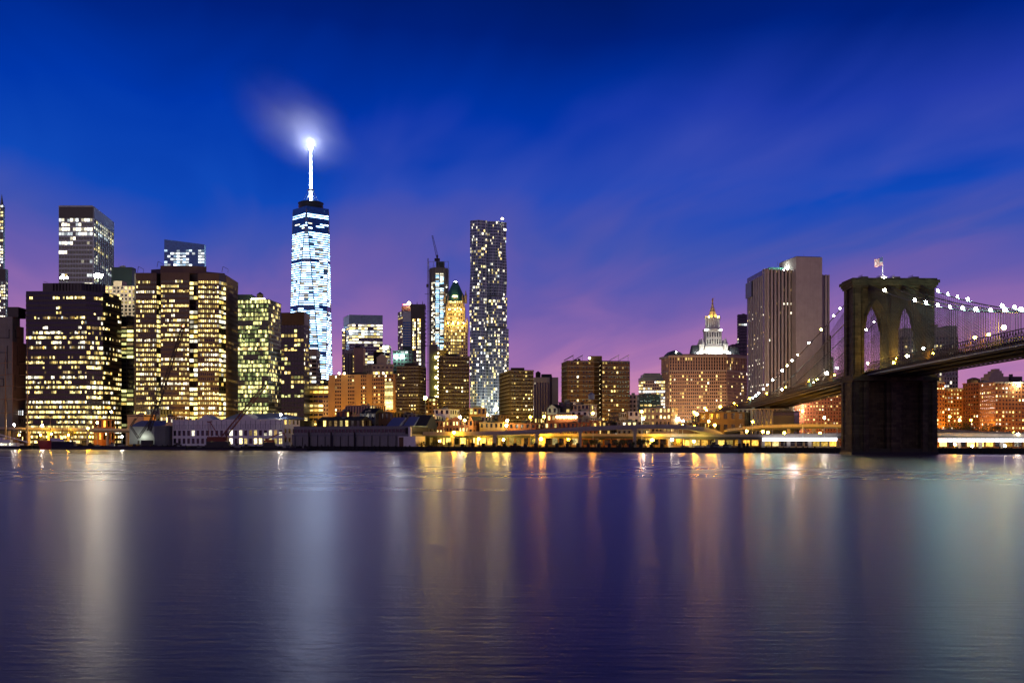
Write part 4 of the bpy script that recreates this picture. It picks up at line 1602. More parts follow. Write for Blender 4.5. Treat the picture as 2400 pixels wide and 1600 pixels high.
for k in range(3):
    pp = (.12, .25, .2)[k]
    b.facade(fr[k], fr[k + 1], GROUND, zm, 4.1, 2.55, wall='pink_stone', pf=.40, sf=.42, pd=.35, sd=.22, p=pp, run=.2, fv=.04, mats=WARM, wall_part='stone_wall#%d' % k, litfn=muni)
    b.facade(fr[k], fr[k + 1], zm + 1.6, z1, 3.9, 3.1, wall='pink_stone', pf=.46, sf=.16, pd=.7, sd=.15, p=.12, run=.2, mats=WARM, wall_part='colonnade#%d' % k)
    edge_box(b, 'string_course', Vector(fr[k]), Vector(fr[k + 1]), 1.0, 1.2, zm + .02, zm + 1.58, 'beige_stone')
    edge_box(b, 'cornice', Vector(fr[k]) - Vector((.8, 0)), Vector(fr[k + 1]) + Vector((.8, 0)), 2.4, 3.2, z1 + .02, z1 + 2.6 + k * .02, 'beige_stone')
b.part('roof').prism(out, z1 - .9, z1 + .01, 'dark_roof')
b.part('attic').prism([q + Vector((0, 4)) for q in [P2(1572, D + 4), P2(1702, D), P2(1752, D + 26)]] + [P2(1752, D + 60), P2(1572, D + 60)], z1 + .03, z1 + 5, 'pink_stone')
za = z1 + 5.02
# mansard wings
for xa, xb, yb in ((1620, 1650, 805), (1708, 1734, 810)):
    A, B = P2(xa, D + 20), P2(xb, D + 20)
    o4 = closed([A, B], 18)
    b.sep('mansard_roof').prism(o4, za, PZ(yb, D), 'dark_roof', inset(o4, .72))
tx, ty = PX(1680, D), D + 30


def tier(name, r, za_, zb_, m, n=4, rot=math.pi / 4, taper=1.0):
    b.part(name).lathe((tx, ty, za_), [(r, 0), (r * taper, zb_ - za_)], m, n, rot)


zt1, zt2, zt3, zt4, zt5 = PZ(808, D), PZ(774, D), PZ(767, D), PZ(742, D), PZ(736, D)
tier('tower_base', 17.5, za, zt1, 'white_stone', taper=.9)
tier('square_tower', 12.6, zt1 + .02, zt2, 'night_window')
for s_ in range(4):
    a_ = math.pi / 4 + s_ * math.pi / 2 + math.pi
    p0 = Vector((tx + 12.8 * math.cos(a_), ty + 12.8 * math.sin(a_)))
    p1 = Vector((tx + 12.8 * math.cos(a_ + math.pi / 2), ty + 12.8 * math.sin(a_ + math.pi / 2)))
    b.facade(p0, p1, zt1 + .02, zt2, 8.5, 3.0, wall='white_stone', pf=.55, sf=.3, pd=.7, sd=.4, p=0, wall_part='tower_pilasters')
tier('tower_cornice', 14.2, zt2 + .02, zt2 + 1.6, 'white_stone')
tier('terrace', 12.4, zt2 + 1.62, zt3, 'white_stone', 16, 0)
tier('drum', 6.0, zt3 + .02, zt4, 'white_stone', 16, 0)
for k in range(16):
    a_ = k * math.pi / 8
    b.sep('drum_column').lathe((tx + 8.2 * math.cos(a_), ty + 8.2 * math.sin(a_), zt3 + .02), [(.85, 0), (.7, zt4 - zt3)], 'white_stone', 6)
tier('drum_cornice', 10.0, zt4 + .02, zt4 + 1.5, 'white_stone', 20, 0)
for k in range(12):
    a_ = k * math.pi / 6
    b.sep('urn').lathe((tx + 8.9 * math.cos(a_), ty + 8.9 * math.sin(a_), zt4 + 1.5), [(.5, 0), (.8, 1.2), (.2, 2.6)], 'white_stone', 6)
b.part('cupola').lathe((tx, ty, zt4 + 1.52), [(5.2, 0), (5.0, 4), (4.2, 4.2), (3.8, 8), (3.0, 8.2), (2.6, 12), (1.6, 13.5), (1.2, 17)], 'cream_paint', 10)
zf = zt4 + 18.4
b.part('golden_figure').lathe((tx, ty, zf), [(1.5, 0), (.9, .8), (.7, 2.4), (1.1, 4.6), (.9, 5.6), (.5, 6.2), (.65, 7.0), (.2, 7.8)], 'gold', 8)
b.part('golden_figure').bar((tx, ty, zf + 5.2), (tx + 2.2, ty, zf + 8.4), .35, 'gold')
for dx, dy in ((-14.5, -8), (14.5, -8), (-14.5, 9), (14.5, 9)):
    b.sep('corner_turret').lathe((tx + dx, ty + dy, za), [(4.4, 0), (4.4, 5), (3.2, 5.2), (3.2, 12), (3.8, 12.3), (3.4, 13.4), (2.2, 16), (.2, 21)], 'white_stone', 8)
for dx, dy, dz in ((-8, -20, 3), (8, -20, 3), (0, -22, 2), (-20, -14, 3), (19, -14, 3)):
    b.sep('floodlight').ball((tx + dx, ty + dy, za + dz - 1.2), .6, 'flood_white')
for dx, dy in ((-5.5, -6.8), (5.5, -6.8)):
    b.sep('floodlight').ball((tx + dx, ty + dy, zt4 + 2.2), .45, 'lamp_yellow_big')
for dx, dy in ((-9.3, -9.3), (9.3, -9.3), (0, -11.2)):
    b.sep('floodlight').ball((tx + dx, ty + dy, zt2 + 2.6), .5, 'flood_white')
b.sep('roof_lamp').ball((PX(1586, D), D + 6, z1 + 7), .9, 'lamp_white')
b.part('corner_roof').lathe((PX(1584, D), D + 14, z1 + 3), [(13, 0), (8, 4.5), (.4, 7)], 'grey_metal', 8)
b.finish()
D = 1600
b = simple('dark_glass_stump', 'dark glass tower with white floors peeping out beside the ribbed concrete tower', [P2(1731, D), P2(1757, D)], 738, D,
           [dict(fh=4, bw=4, wall='black_panel', pf=.05, sf=.4, p=.15, run=.8, fv=.25, mats=COOL)], 8)
b.finish()
D = 1500
b = simple('dark_roofed_block', 'dark block between the civic building and the ribbed concrete tower', [P2(1716, D), P2(1752, D)], 808, D,
           [dict(fh=5, bw=5, wall='black_panel', pf=.2, sf=.5, p=.05, mats=COOL)], 30)
b.finish()

# ribbed concrete telephone tower
D = 1060
b = Building('ribbed_concrete_tower', 'tall pinkish concrete tower with vertical ribs and a blank service shaft', cat='skyscraper')
z1 = PZ(630, D)
fr = [P2(1751, D + 60), P2(1791, D), P2(1866, D + 6)]
out = closed(fr)
b.part('glazing').prism(out, GROUND, z1 - 1, 'night_window')
zl = PZ(643, D)
b.facade(fr[0], fr[1], GROUND, zl, 70, 6.0, wall='rib_stone', pf=.46, sf=0, pd=.45, p=0, wall_part='ribbed_wall', ends=False)
b.facade(fr[0], fr[1], GROUND, zl, 4.0, 6.0, wall='night_window', pf=.62, sf=.7, pd=.1, sd=.08, p=.20, run=.15, mats=(('white', 2), ('warm', 1)), wall_part='slot_sill', skip=((.86, 1.1),))
b.facade(fr[1], fr[2], GROUND, z1, 70, 3.55, wall='rib_stone', pf=.5, sf=0, pd=1.5, p=0, wall_part='ribbed_front')
b.facade(fr[1], fr[2], GROUND, z1 - 1, 4.2, 3.55, wall='night_window', pf=.72, sf=.55, pd=.1, sd=.08, p=.035, run=.1, mats=(('white', 2), ('dim', 2)), wall_part='slot_sill#2')
edge_box(b, 'dark_louvre', P2(1751, D + 59), P2(1765, D + 40), 1.6, 1.0, PZ(682, D), PZ(645, D), 'black_panel')
b.part('corner_wall').prism(closed([P2(1787, D + 4), P2(1797, D - .8)], 3), GROUND, z1 + .2, 'rib_stone')
core = closed([P2(1866, D - 6), P2(1927, D - 2)], 40)
b.part('service_shaft').prism(core, GROUND, PZ(604, D), 'rib_stone')
b.part('shaft_cap').prism(inset(core, .93), PZ(604, D) + .02, PZ(603, D) + .3, 'dark_roof')
fr2 = [P2(1927, D + 8), P2(1944, D + 8)]
z3 = PZ(641, D)
b.part('wing_glazing').prism(closed(fr2, 30), GROUND, z3 - .5, 'night_window')
b.facade(fr2[0], fr2[1], GROUND, z3, 70, 2.9, wall='rib_stone', pf=.7, sf=0, pd=.8, p=0, wall_part='ribbed_wing')
b.part('green_roof_house').prism(closed([P2(1802, D + 22), P2(1864, D + 24)], 20), z1 - .5, PZ(618, D), 'green_copper')
b.part('roof').prism(out, z1 - .98, z1 - .6, 'dark_roof')
for px in (1838, 1850, 1858):
    b.sep('floodlight').ball((PX(px, D + 12), D + 14, PZ(627, D)), .7, 'flood_white')
for px, py in ((1868, 600), (1884, 592), (1822, 610), (1832, 612), (1912, 601)):
    b.sep('antenna').bar((PX(px, D + 8), D + 8, PZ(620, D)), (PX(px, D + 8), D + 8, PZ(py, D)), .2, 'dark_bronze', .08)
b.finish()
D = 1250
b = simple('dark_setback_block', 'thin dark setback block showing beyond the ribbed concrete tower', [P2(1936, D), P2(1953, D)], 838, D,
           [dict(fh=4, bw=4, wall='dark_brick', pf=.4, sf=.5, p=.05, mats=WARM)], 20)
b.part('setback').prism(closed([P2(1938, D + 3), P2(1948, D + 3)], 12), b.top + .12, PZ(785, D), 'dark_brick')
b.sep('roof_lamp').ball((PX(1944, D), D + 4, PZ(783, D)), .8, 'lamp_small')
b.finish()

# courthouse-like tower behind the bridge
D = 1300
b = simple('setback_stone_tower', 'grey-pink stone tower with stepped crown seen through the bridge ropes', [P2(2112, D), P2(2245, D)], 790, D,
           [dict(fh=4.4, bw=3.6, wall='rib_stone', pf=.45, sf=.35, pd=.5, p=.10, mats=(('white', 1), ('warm_bright', 2)), run=.5, fv=.08)], 40)
b.part('crown').prism(closed([P2(2184, D + 3), P2(2243, D + 3)], 30), b.top + .12, PZ(766, D), 'rib_stone')
b.part('crown_block').prism(closed([P2(2184, D + 6), P2(2197, D + 6)], 20), PZ(766, D) + .02, PZ(759, D), 'rib_stone')
b.part('crown_block#2').prism(closed([P2(2216, D + 6), P2(2243, D + 6)], 20), PZ(766, D) + .02, PZ(762, D), 'rib_stone')
b.part('crown_wing').prism(closed([P2(2116, D + 3), P2(2150, D + 3)], 30), b.top + .12, PZ(768, D), 'rib_stone')
b.finish()

# brick housing beyond the bridge
HS = dict(fh=2.75, bw=2.4, wall='orange_brick', pf=.55, sf=.55, pd=.12, sd=.10, run=.25, fv=.05, mats=(('white', 2), ('warm_bright', 4), ('warm', 3), ('dim', 1)))
for k, (nm, lab, xs, yt, D, pv, wallm) in enumerate([
    ('brick_housing_block', 'narrow orange brick housing block touching the bridge tower', (2187, 2214), 898, 800, .3, 'orange_brick'),
    ('brick_housing_block', 'orange brick housing block set between the narrow block and the dark one', (2213, 2262), 912, 830, .36, 'orange_brick'),
    ('brick_housing_block', 'darker brown housing block in shadow, with a tank behind it', (2258, 2307), 912, 850, .14, 'brown_brick'),
    ('brick_housing_block', 'tall orange brick housing block with few lit windows behind the round green tree', (2306, 2333), 898, 815, .2, 'red_brick'),
    ('brick_housing_block', 'brightest orange brick housing block at the far edge of the picture', (2332, 2440), 898, 790, .36, 'orange_brick'),
    ('brick_housing_block', 'red brick housing seen under the bridge deck next to the stone pier', (1884, 1972), 926, 930, .3, 'red_brick'),
]):
    bb = simple(nm, lab, [P2(xs[0], D), P2(xs[1], D + 4)], yt, D, [dict(HS, p=pv, wall=wallm)], 20, core='night_window')
    bb.part('roof_trim').prism(closed([P2(xs[0], D - .7), P2(xs[1], D + 3.3)], .6), bb.top - .1, bb.top + 1.0, 'slab_edge')
    if k == 4:
        bb.sep('wall_lamp').ball((PX(2386, D), D - 1.2, PZ(903, D)), 1.0, 'lamp_white')
    bb.finish()
D = 1000
b = Building('stepped_stone_crown', 'pale stone tower top stepping up behind the orange housing')
for k, (xa, xb, ya) in enumerate(((2318, 2364, 882), (2322, 2352, 874), (2328, 2348, 868), (2332, 2343, 863))):
    b.sep('tier').prism(closed([P2(xa, D + 2 * k), P2(xb, D + 2 * k)], 18 - 3 * k), GROUND if k == 0 else PZ((882, 874, 868)[k - 1], D) + .02, PZ(ya, D), 'beige_stone')
b.finish()
b = Building('dark_roof_block', 'dark flat block with a chimney behind the brightest housing')
b.part('wall').prism(closed([P2(2369, D), P2(2396, D)], 18), GROUND, PZ(882, D), 'dark_bronze')
b.part('chimney').prism(closed([P2(2369, D + 3), P2(2374, D + 3)], 4), PZ(882, D) + .02, PZ(876, D), 'dark_bronze')
b.finish()
D = 960
b = Building('boarded_roof_tank', 'brown square water tank house standing over the dark housing block')
b.part('stand').prism(closed([P2(2277, D), P2(2297, D)], 8), GROUND, PZ(898, D), 'green_panel')
b.part('tank').prism(closed([P2(2276, D - 1), P2(2297.5, D - 1)], 9), PZ(898, D) + .02, PZ(888, D), 'brown_brick')
A, B = P2(2276, D - 1), P2(2297.5, D - 1)
zz_ = PZ(888, D) + .02
b.part('tank_roof').prism(closed([A, B], 9), zz_, zz_ + 1.3, 'dark_bronze', inset(closed([A, B], 9), .3))
b.part('stand_lamp').ball((PX(2287, D), D - 2, PZ(902, D)), .8, 'lamp_small')
b.finish()
b = simple('pale_window_tower', 'pale narrow tower with bright upper windows behind the orange housing', [P2(2212, 1050), P2(2245, 1050)], 884, 1050,
           [dict(fh=3.6, bw=2.6, wall='rib_stone', pf=.4, sf=.35, p=.25, mats=COOL)], 20)
b.finish()

# ------------------------------------------------------------------ the suspension bridge
TX, TY = 192.6, 591.0
U = Vector((math.sin(math.radians(1.8)), -math.cos(math.radians(1.8))))      # along the bridge, towards the near shore
Wv = Vector((-U.y, U.x))                                                      # across, to the far side of the deck
br = thing('suspension_bridge', 'stone-towered suspension bridge with lamp-strung cables crossing out of the picture', 'bridge', (TX, TY, 0))


def bp_(s_, w_, z):
    q = Vector((TX, TY)) + U * s_ + Wv * w_
    return (q.x, q.y, z)


def bridge_box(mb, s0, s1, w0, w1, z0, z1, m, z0b=None, z1b=None):
    z0b = z0 if z0b is None else z0b
    z1b = z1 if z1b is None else z1b
    # s along U ( -> towards viewer ), w across
    mb.hexa([bp_(s1, w0, z0b), bp_(s1, w1, z0b), bp_(s0, w1, z0), bp_(s0, w0, z0), bp_(s1, w0, z1b), bp_(s1, w1, z1b), bp_(s0, w1, z1), bp_(s0, w0, z1)], m)


def deck(s_):
    if s_ >= 0:
        return 40.6 + 1.9 * s_ / 173 - .5 * (s_ / 243) ** 2
    return 40.6 + .0365 * s_


# stone tower: base, shafts, arches, cornice
ST = 'bridge_stone'
zdk = 39.0
mb = MB()
bridge_box(mb, -9.6, 9.6, -22.2, 22.2, -3, 1.2, 'wet_stone')
mb.build('tower_footing', br)
mb = MB()
bridge_box(mb, -9.3, 9.3, -21.9, 21.9, 1.21, 3.0, 'weed_stone')
mb.build('tide_course', br)
mb = MB()
for wa, wb in ((-21.4, -13.4), (-4.2, 4.2), (13.4, 21.4)):
    mb = MB()
    bridge_box(mb, -8.9, 8.9, wa, wb, 1.2, zdk - 2, ST)
    mb.build('tower_pier', br)
mb = MB()
for wa, wb in ((-13.4, -4.2), (4.2, 13.4)):
    mb = MB()
    bridge_box(mb, -4.6, 4.6, wa, wb, 1.21, zdk - 2.01, ST)
    mb.build('tower_infill', br)
mb = MB()
for wa, wb, e in ((-21.1, -18.6, 1.1), (-16.4, -13.7, 1.1), (18.6, 21.1, 1.1), (13.7, 16.4, 1.1), (-2.4, 2.4, 1.5)):
    mb = MB()
    bridge_box(mb, 8.9, 8.9 + e, wa, wb, 1.3, zdk - 2.5, ST)
    mb.build('base_buttress', br)
for sa, sb in ((-8.4, -5.2), (5.2, 8.4)):
    mb = MB()
    bridge_box(mb, sa, sb, -21.9, -21.4, 1.3, zdk - 2.5, ST)
    mb.build('base_buttress', br)
mb = MB()
bridge_box(mb, -9.6, 10.8, -22.0, 22.0, zdk - 1.99, zdk - .2, ST)
bridge_box(mb, -9.2, 9.4, -21.5, 21.5, zdk - .19, zdk + 1.2, ST)
mb.build('string_course', br)
# upper part with two pointed openings
hw, th = 19.8, 6.6
z_sp, z_ap, z_top = 63.0, 78.5, 85.6
oi, oo = 2.3, 14.9
mb = MB()
za = zdk + 1.21
for wa, wb in ((-hw, -oo), (-oi, oi), (oo, hw)):
    bridge_box(mb, -th, th, wa, wb, za, z_sp, ST)
# pointed spandrels: strips from springing to the top of the arch
cw = (oi + oo) / 2
hwid = (oo - oi) / 2
NS = 14
rr = (hwid ** 2 + (z_ap - z_sp) ** 2) / (2 * hwid)      # two-centred arch


def arch_h(w_):
    x = abs(w_ - cw)
    return z_sp + math.sqrt(max(0, rr ** 2 - (x + rr - hwid) ** 2))


for sgn in (-1, 1):
    for k in range(NS):
        w0, w1 = oi + (oo - oi) * k / NS, oi + (oo - oi) * (k + 1) / NS
        h0, h1 = arch_h(w0), arch_h(w1)
        if sgn > 0:
            pts = [(w0, h0), (w1, h1)]
        else:
            pts = [(-w1, h1), (-w0, h0)]
        (wa, ha), (wb, hb) = pts
        mb.hexa([bp_(th, wa, ha), bp_(th, wb, hb), bp_(-th, wb, hb), bp_(-th, wa, ha), bp_(th, wa, z_ap + .6), bp_(th, wb, z_ap + .6), bp_(-th, wb, z_ap + .6), bp_(-th, wa, z_ap + .6)], ST)
for wa, wb in ((-hw, -oo), (-oi, oi), (oo, hw)):
    bridge_box(mb, -th, th, wa, wb, z_sp, z_ap + .6, ST)
bridge_box(mb, -th, th, -hw, hw, z_ap + .6, z_top, ST)
mb.build('tower_shaft', br)
for s_ in (-1, 1):
    # raised arch bands
    for sgn in (-1, 1):
        mb = MB()
        prev = None
        for k in range(NS + 1):
            w_ = oi + (oo - oi) * k / NS
            p_ = (sgn * w_, arch_h(w_) + .5)
            if prev:
                mb.bar(bp_(s_ * (th + .05), prev[0], prev[1]), bp_(s_ * (th + .05), p_[0], p_[1]), .75, ST)
            prev = p_
        mb.build('arch_ring', br)
mb = MB()
for wa, wb, e in ((-hw - .3, -hw + 3.0, 1.3), (-hw + 3.6, -oo - .5, .6), (-1.9, 1.9, 1.5), (oo + .5, hw - 3.6, .6), (hw - 3.0, hw + .3, 1.3)):
    for sa, sb in ((th, th + e), (-th - e, -th)):
        mb = MB()
        bridge_box(mb, sa, sb, wa, wb, za, z_top - 1.5, ST)
        mb.build('buttress', br)
for sa, sb in ((-th - .8, -3.2), (3.2, th + .8)):
    for wa, wb in ((-hw - 1.0, -hw), (hw, hw + 1.0)):
        mb = MB()
        bridge_box(mb, sa, sb, wa, wb, za, z_top - 1.6, ST)
        mb.build('buttress', br)
mb = MB()
for k, (e, h0, h1) in enumerate(((1.9, z_top - 1.49, z_top - .4), (2.6, z_top - .39, z_top + .8), (3.4, z_top + .81, z_top + 2.3), (2.2, z_top + 2.31, z_top + 3.2))):
    mb = MB()
    bridge_box(mb, -th - e, th + e, -hw - e * .8, hw + e * .8, h0, h1, ST)
    mb.build('cornice', br)
mb = MB()
for w_ in (-13, -3.4, 3.4, 13):                # saddle houses
    mb = MB()
    bridge_box(mb, -2.5, 2.5, w_ - 1.6, w_ + 1.6, z_top + 3.21, z_top + 4.8, 'bridge_steel')
    for k in range(6):
        mb.bar(bp_(-3 + k * 1.2, w_ - 1.8, z_top + 3.2), bp_(-3 + k * 1.2, w_ - 1.8, z_top + 5.6), .12, 'bridge_steel')
    mb.build('saddle_house', br)
mb = MB()
mb.bar(bp_(0, -3.2, z_top + 3.2), bp_(0, -3.2, z_top + 15.2), .22, 'ship_white', .12, 6)
mb.add([bp_(-2, -4.6, z_top + 3.21), bp_(2, -4.6, z_top + 3.21), bp_(2, -1.8, z_top + 3.21), bp_(-2, -1.8, z_top + 3.21), bp_(0, -3.2, z_top + 5.4)], [(0, 1, 4), (1, 2, 4), (2, 3, 4), (3, 0, 4)], 'ship_white')
mb.build('flagpole', br)
fl_ = MB()
zf = z_top + 10.6
cols, rows = 10, 13
for i in range(cols):
    for j in range(rows):
        def fp(a, c_):
            return (a / cols * 4.4, .35 * math.sin(a * .8) * (.4 + a / cols), c_ / rows * 4.2 - .9 * (a / cols) + .25 * math.sin(a * .7))
        q = []
        for a, c_ in ((i, j), (i + 1, j), (i + 1, j + 1), (i, j + 1)):
            dx, dy, dz = fp(a, c_)
            q.append((*(Vector(bp_(0, -3.2, 0)[:2]) + Vector((-dx, -.25 - dy))), zf + dz))
        blue = i < 4 and j > 5
        fl_.add(q, [(0, 1, 2, 3)], 'flag_blue' if blue else ('flag_red' if j % 2 == 0 else 'flag_white'))
fl_.build('flag', br)
fx = bp_(1.5, -3.5, 0)
mb = MB()
mb.ball((fx[0], fx[1] - 2.0, z_top + 3.9), .62, 'flood_white')
mb.build('flag_floodlight', br)

# deck, trusses, floor beams
SN_, SF_ = 215.0, -470.0
mb = MB()
N = 48
for k in range(N):
    s0 = SF_ + (SN_ - SF_) * k / N
    s1 = SF_ + (SN_ - SF_) * (k + 1) / N
    bridge_box(mb, s0, s1, -13.1, 13.1, deck(s0) + .6, deck(s0) + 1.2, 'asphalt', deck(s1) + .6, deck(s1) + 1.2)
mb.build('roadway', br)
mb = MB()
k = 0
s_ = SF_
while s_ < SN_:
    if not -9 < s_ < 9:
        bridge_box(mb, s_ - .25, s_ + .25, -13, 13, deck(s_) - .9, deck(s_) + .58, 'bridge_steel')
    s_ += 4.6
o = mb.build('floor_beams', br)
o['kind'] = 'stuff'
for w_ in (-12.6, 12.6, -4.5, 4.5):
    mb = MB()
    for k in range(N):
        s0 = SF_ + (SN_ - SF_) * k / N
        s1 = SF_ + (SN_ - SF_) * (k + 1) / N
        bridge_box(mb, s0, s1, w_ - .3, w_ + .3, deck(s0) - 1.5, deck(s0) - .91, 'bridge_steel', deck(s1) - 1.5, deck(s1) - .91)
    mb.build('girder', br)
for w_ in (-13.3, -4.2, 4.2, 13.3):
    mb = MB()
    s_ = SF_
    hh = 5.2 if abs(w_) > 10 else 4.2
    st_ = 2.3 if s_ > -2000 else 3
    while s_ < SN_:
        s1 = min(s_ + 2.3, SN_)
        za_, zb_ = deck(s_), deck(s1)
        if not (-10.2 < s_ < 8):
            mb.bar(bp_(s_, w_, za_ + hh), bp_(s1, w_, zb_ + hh), .26, 'bridge_steel')
            mb.bar(bp_(s_, w_, za_ + 2.7), bp_(s1, w_, zb_ + 2.7), .12, 'bridge_steel')
            mb.bar(bp_(s_, w_, za_), bp_(s1, w_, zb_), .34, 'bridge_steel')
            mb.bar(bp_(s_, w_, za_), bp_(s_, w_, za_ + hh), .15, 'bridge_steel')
            mb.bar(bp_(s_, w_, za_), bp_(s1, w_, zb_ + hh), .10, 'bridge_steel')
            mb.bar(bp_(s_, w_, za_ + hh), bp_(s1, w_, zb_), .10, 'bridge_steel')
        s_ += 2.3
    mb.build('stiffening_truss', br)
# shallow stone-clad haunches under the deck near the tower, parapet strip lights
mb = MB()
for s0, s1 in ((9.5, 60), (60, SN_)):
    bridge_box(mb, s0, s1, -14.3, -13.7, deck(s0) - .9, deck(s0) - .5, 'pale_metal', deck(s1) - .9, deck(s1) - .5)
mb.build('service_rail', br)

ZTC = 87.6
ZM = 50.5
SIDE = -235.0


def cable_z(s_):
    if s_ >= 0:
        return ZM + (ZTC - ZM) * ((243 - s_) / 243) ** 2
    f_ = s_ / SIDE
    ze = deck(SIDE) + 4.5
    return ZTC + (ze - ZTC) * f_ - 9.0 * f_ * (1 - f_) * 1.2


for w_ in (-13.0, -3.6, 3.6, 13.0):
    mb = MB()
    s_ = SIDE
    while s_ < SN_ - .1:
        s1 = min(s_ + 5, SN_)
        if s_ < 0 < s1:
            s1 = 0
        mb.bar(bp_(s_, w_, cable_z(s_)), bp_(s1, w_, cable_z(s1)), .26, 'cable_steel', None, 6)
        s_ = s1 if s1 > s_ else s_ + 5
    mb.build('main_cable', br)
    mb = MB()
    s_ = SIDE + 8
    while s_ < SN_:
        if abs(s_) > 11:
            zb_ = deck(s_) + (5.2 if abs(w_) > 10 else 4.2)
            mb.bar(bp_(s_, w_, cable_z(s_)), bp_(s_, w_, zb_), .075, 'rope_steel', None, 3)
        s_ += 2.3
    o = mb.build('suspenders', br)
    o['kind'] = 'stuff'
    mb = MB()
    for k in range(26):
        for sg in (-1, 1):
            se = sg * (16 + k * 4.4)
            mb.bar(bp_(sg * 4, w_, ZTC - 1.5), bp_(se, w_, deck(se) + (5.2 if abs(w_) > 10 else 4.2)), .065, 'rope_steel', None, 3)
    o = mb.build('diagonal_stays', br)
    o['kind'] = 'stuff'


def s_from_px(px, w_):
    k_ = (px - 1200) / F
    q = Vector((TX, TY)) + Wv * w_
    return (k_ * q.y - q.x) / (U.x - k_ * U.y)


LAMP = {}


def lamp_mesh(m, r):
    if (m, r) not in LAMP:
        q = MB()
        q.ball((0, 0, 0), r, m, 6)
        LAMP[(m, r)] = q.mesh('lamp_globe')
    return LAMP[(m, r)]


lamp_rng = random.Random(21)


def bridge_lamp(px, w_, m, r, dz=None, py=None):
    r = round(r * lamp_rng.choice((.72, .85, 1.0, 1.0, 1.2)), 2)
    s_ = s_from_px(px, w_)
    x, y, _ = bp_(s_, w_, 0)
    z = cable_z(s_) + .9 if dz is None and py is None else (PZ(py, y) if py else deck(s_) + dz)
    own = br
    if py:
        q = MB()
        q.bar((x, y, deck(s_) + 1), (x, y, z), .14, 'bridge_steel')
        own = q.build('lamp_post', br)
    o = bpy.data.objects.new('lamp_globe', lamp_mesh(m, r))
    COL.objects.link(o)
    o.location = (x, y, z)
    adopt(o, own)


for px in (2029, 2073, 2144):
    bridge_lamp(px, -13.0, 'lamp_white', .62)
for px in (2170, 2198, 2226, 2256, 2287, 2321, 2355, 2393):
    bridge_lamp(px, -13.0, 'lamp_green', .62)
for px in (2198, 2221, 2244, 2268, 2349, 2378):
    bridge_lamp(px, 13.0, 'lamp_green', .62)
for px, m in ((1969, 'lamp_green'), (1954, 'lamp_white'), (1925, 'lamp_yellow'), (1896, 'lamp_green'), (1870, 'lamp_yellow'), (1857, 'lamp_green'), (1845, 'lamp_yellow'), (1833, 'lamp_green'), (1811, 'lamp_green'), (1799, 'lamp_green'), (1789, 'lamp_green'), (1778, 'lamp_green'), (1771, 'lamp_green')):
    bridge_lamp(px, -13.0, m, .62)
for px in (2049, 2030):
    bridge_lamp(px, 13.0, 'lamp_white', .6)
for px, py, m, r in ((2034, 851, 'lamp_yellow_big', .8), (2095, 850, 'lamp_amber_big', .8), (2101, 840, 'lamp_amber', .5), (2126, 834, 'lamp_yellow_big', 1.25), (2164, 816, 'lamp_green', .8), (2187, 828, 'lamp_amber', .5),
                     (2285, 791, 'lamp_amber', .75), (2317, 784, 'lamp_amber', .5), (2353, 767, 'lamp_yellow', .85),
                     (1938, 875, 'lamp_white', .95), (1962, 862, 'lamp_green', .55), (1956, 879, 'lamp_amber', .6), (1907, 896, 'lamp_green', .6), (1896, 892, 'lamp_amber', .6), (1915, 888, 'lamp_yellow', .5),
                     (1833, 912, 'lamp_white', .85), (1842, 907, 'lamp_amber', .6), (1797, 922, 'lamp_amber', .75), (1757, 934, 'lamp_amber', .8), (1765, 932, 'lamp_green', .5),
                     (1721, 945, 'lamp_amber', .9), (1728, 949, 'lamp_amber', .7), (1688, 953, 'lamp_amber', .9), (1652, 956, 'lamp_amber', .9), (1656, 961, 'lamp_amber', .7)):
    wl = {2034: -8.0, 2095: -4.0, 2101: -2.0, 2126: 0.0, 2164: 0.0}.get(px, -12.0)
    bridge_lamp(px, wl, m, r, py=py)
# stone approach where the deck runs into the city
mb = MB()
for k in range(5):
    mb = MB()
    s0, s1 = SF_ - 60 + k * 11, SF_ - 60 + k * 11 + 8
    bridge_box(mb, s0, s1, -12.5, 12.5, GROUND, deck(SF_) + .3, 'red_brick')
    mb.build('approach_pier', br)
mb = MB()
bridge_box(mb, SIDE - 22, SIDE - 2, -13.5, 13.5, GROUND, deck(SIDE) - 1.6, 'bridge_stone')
mb.build('anchorage', br)

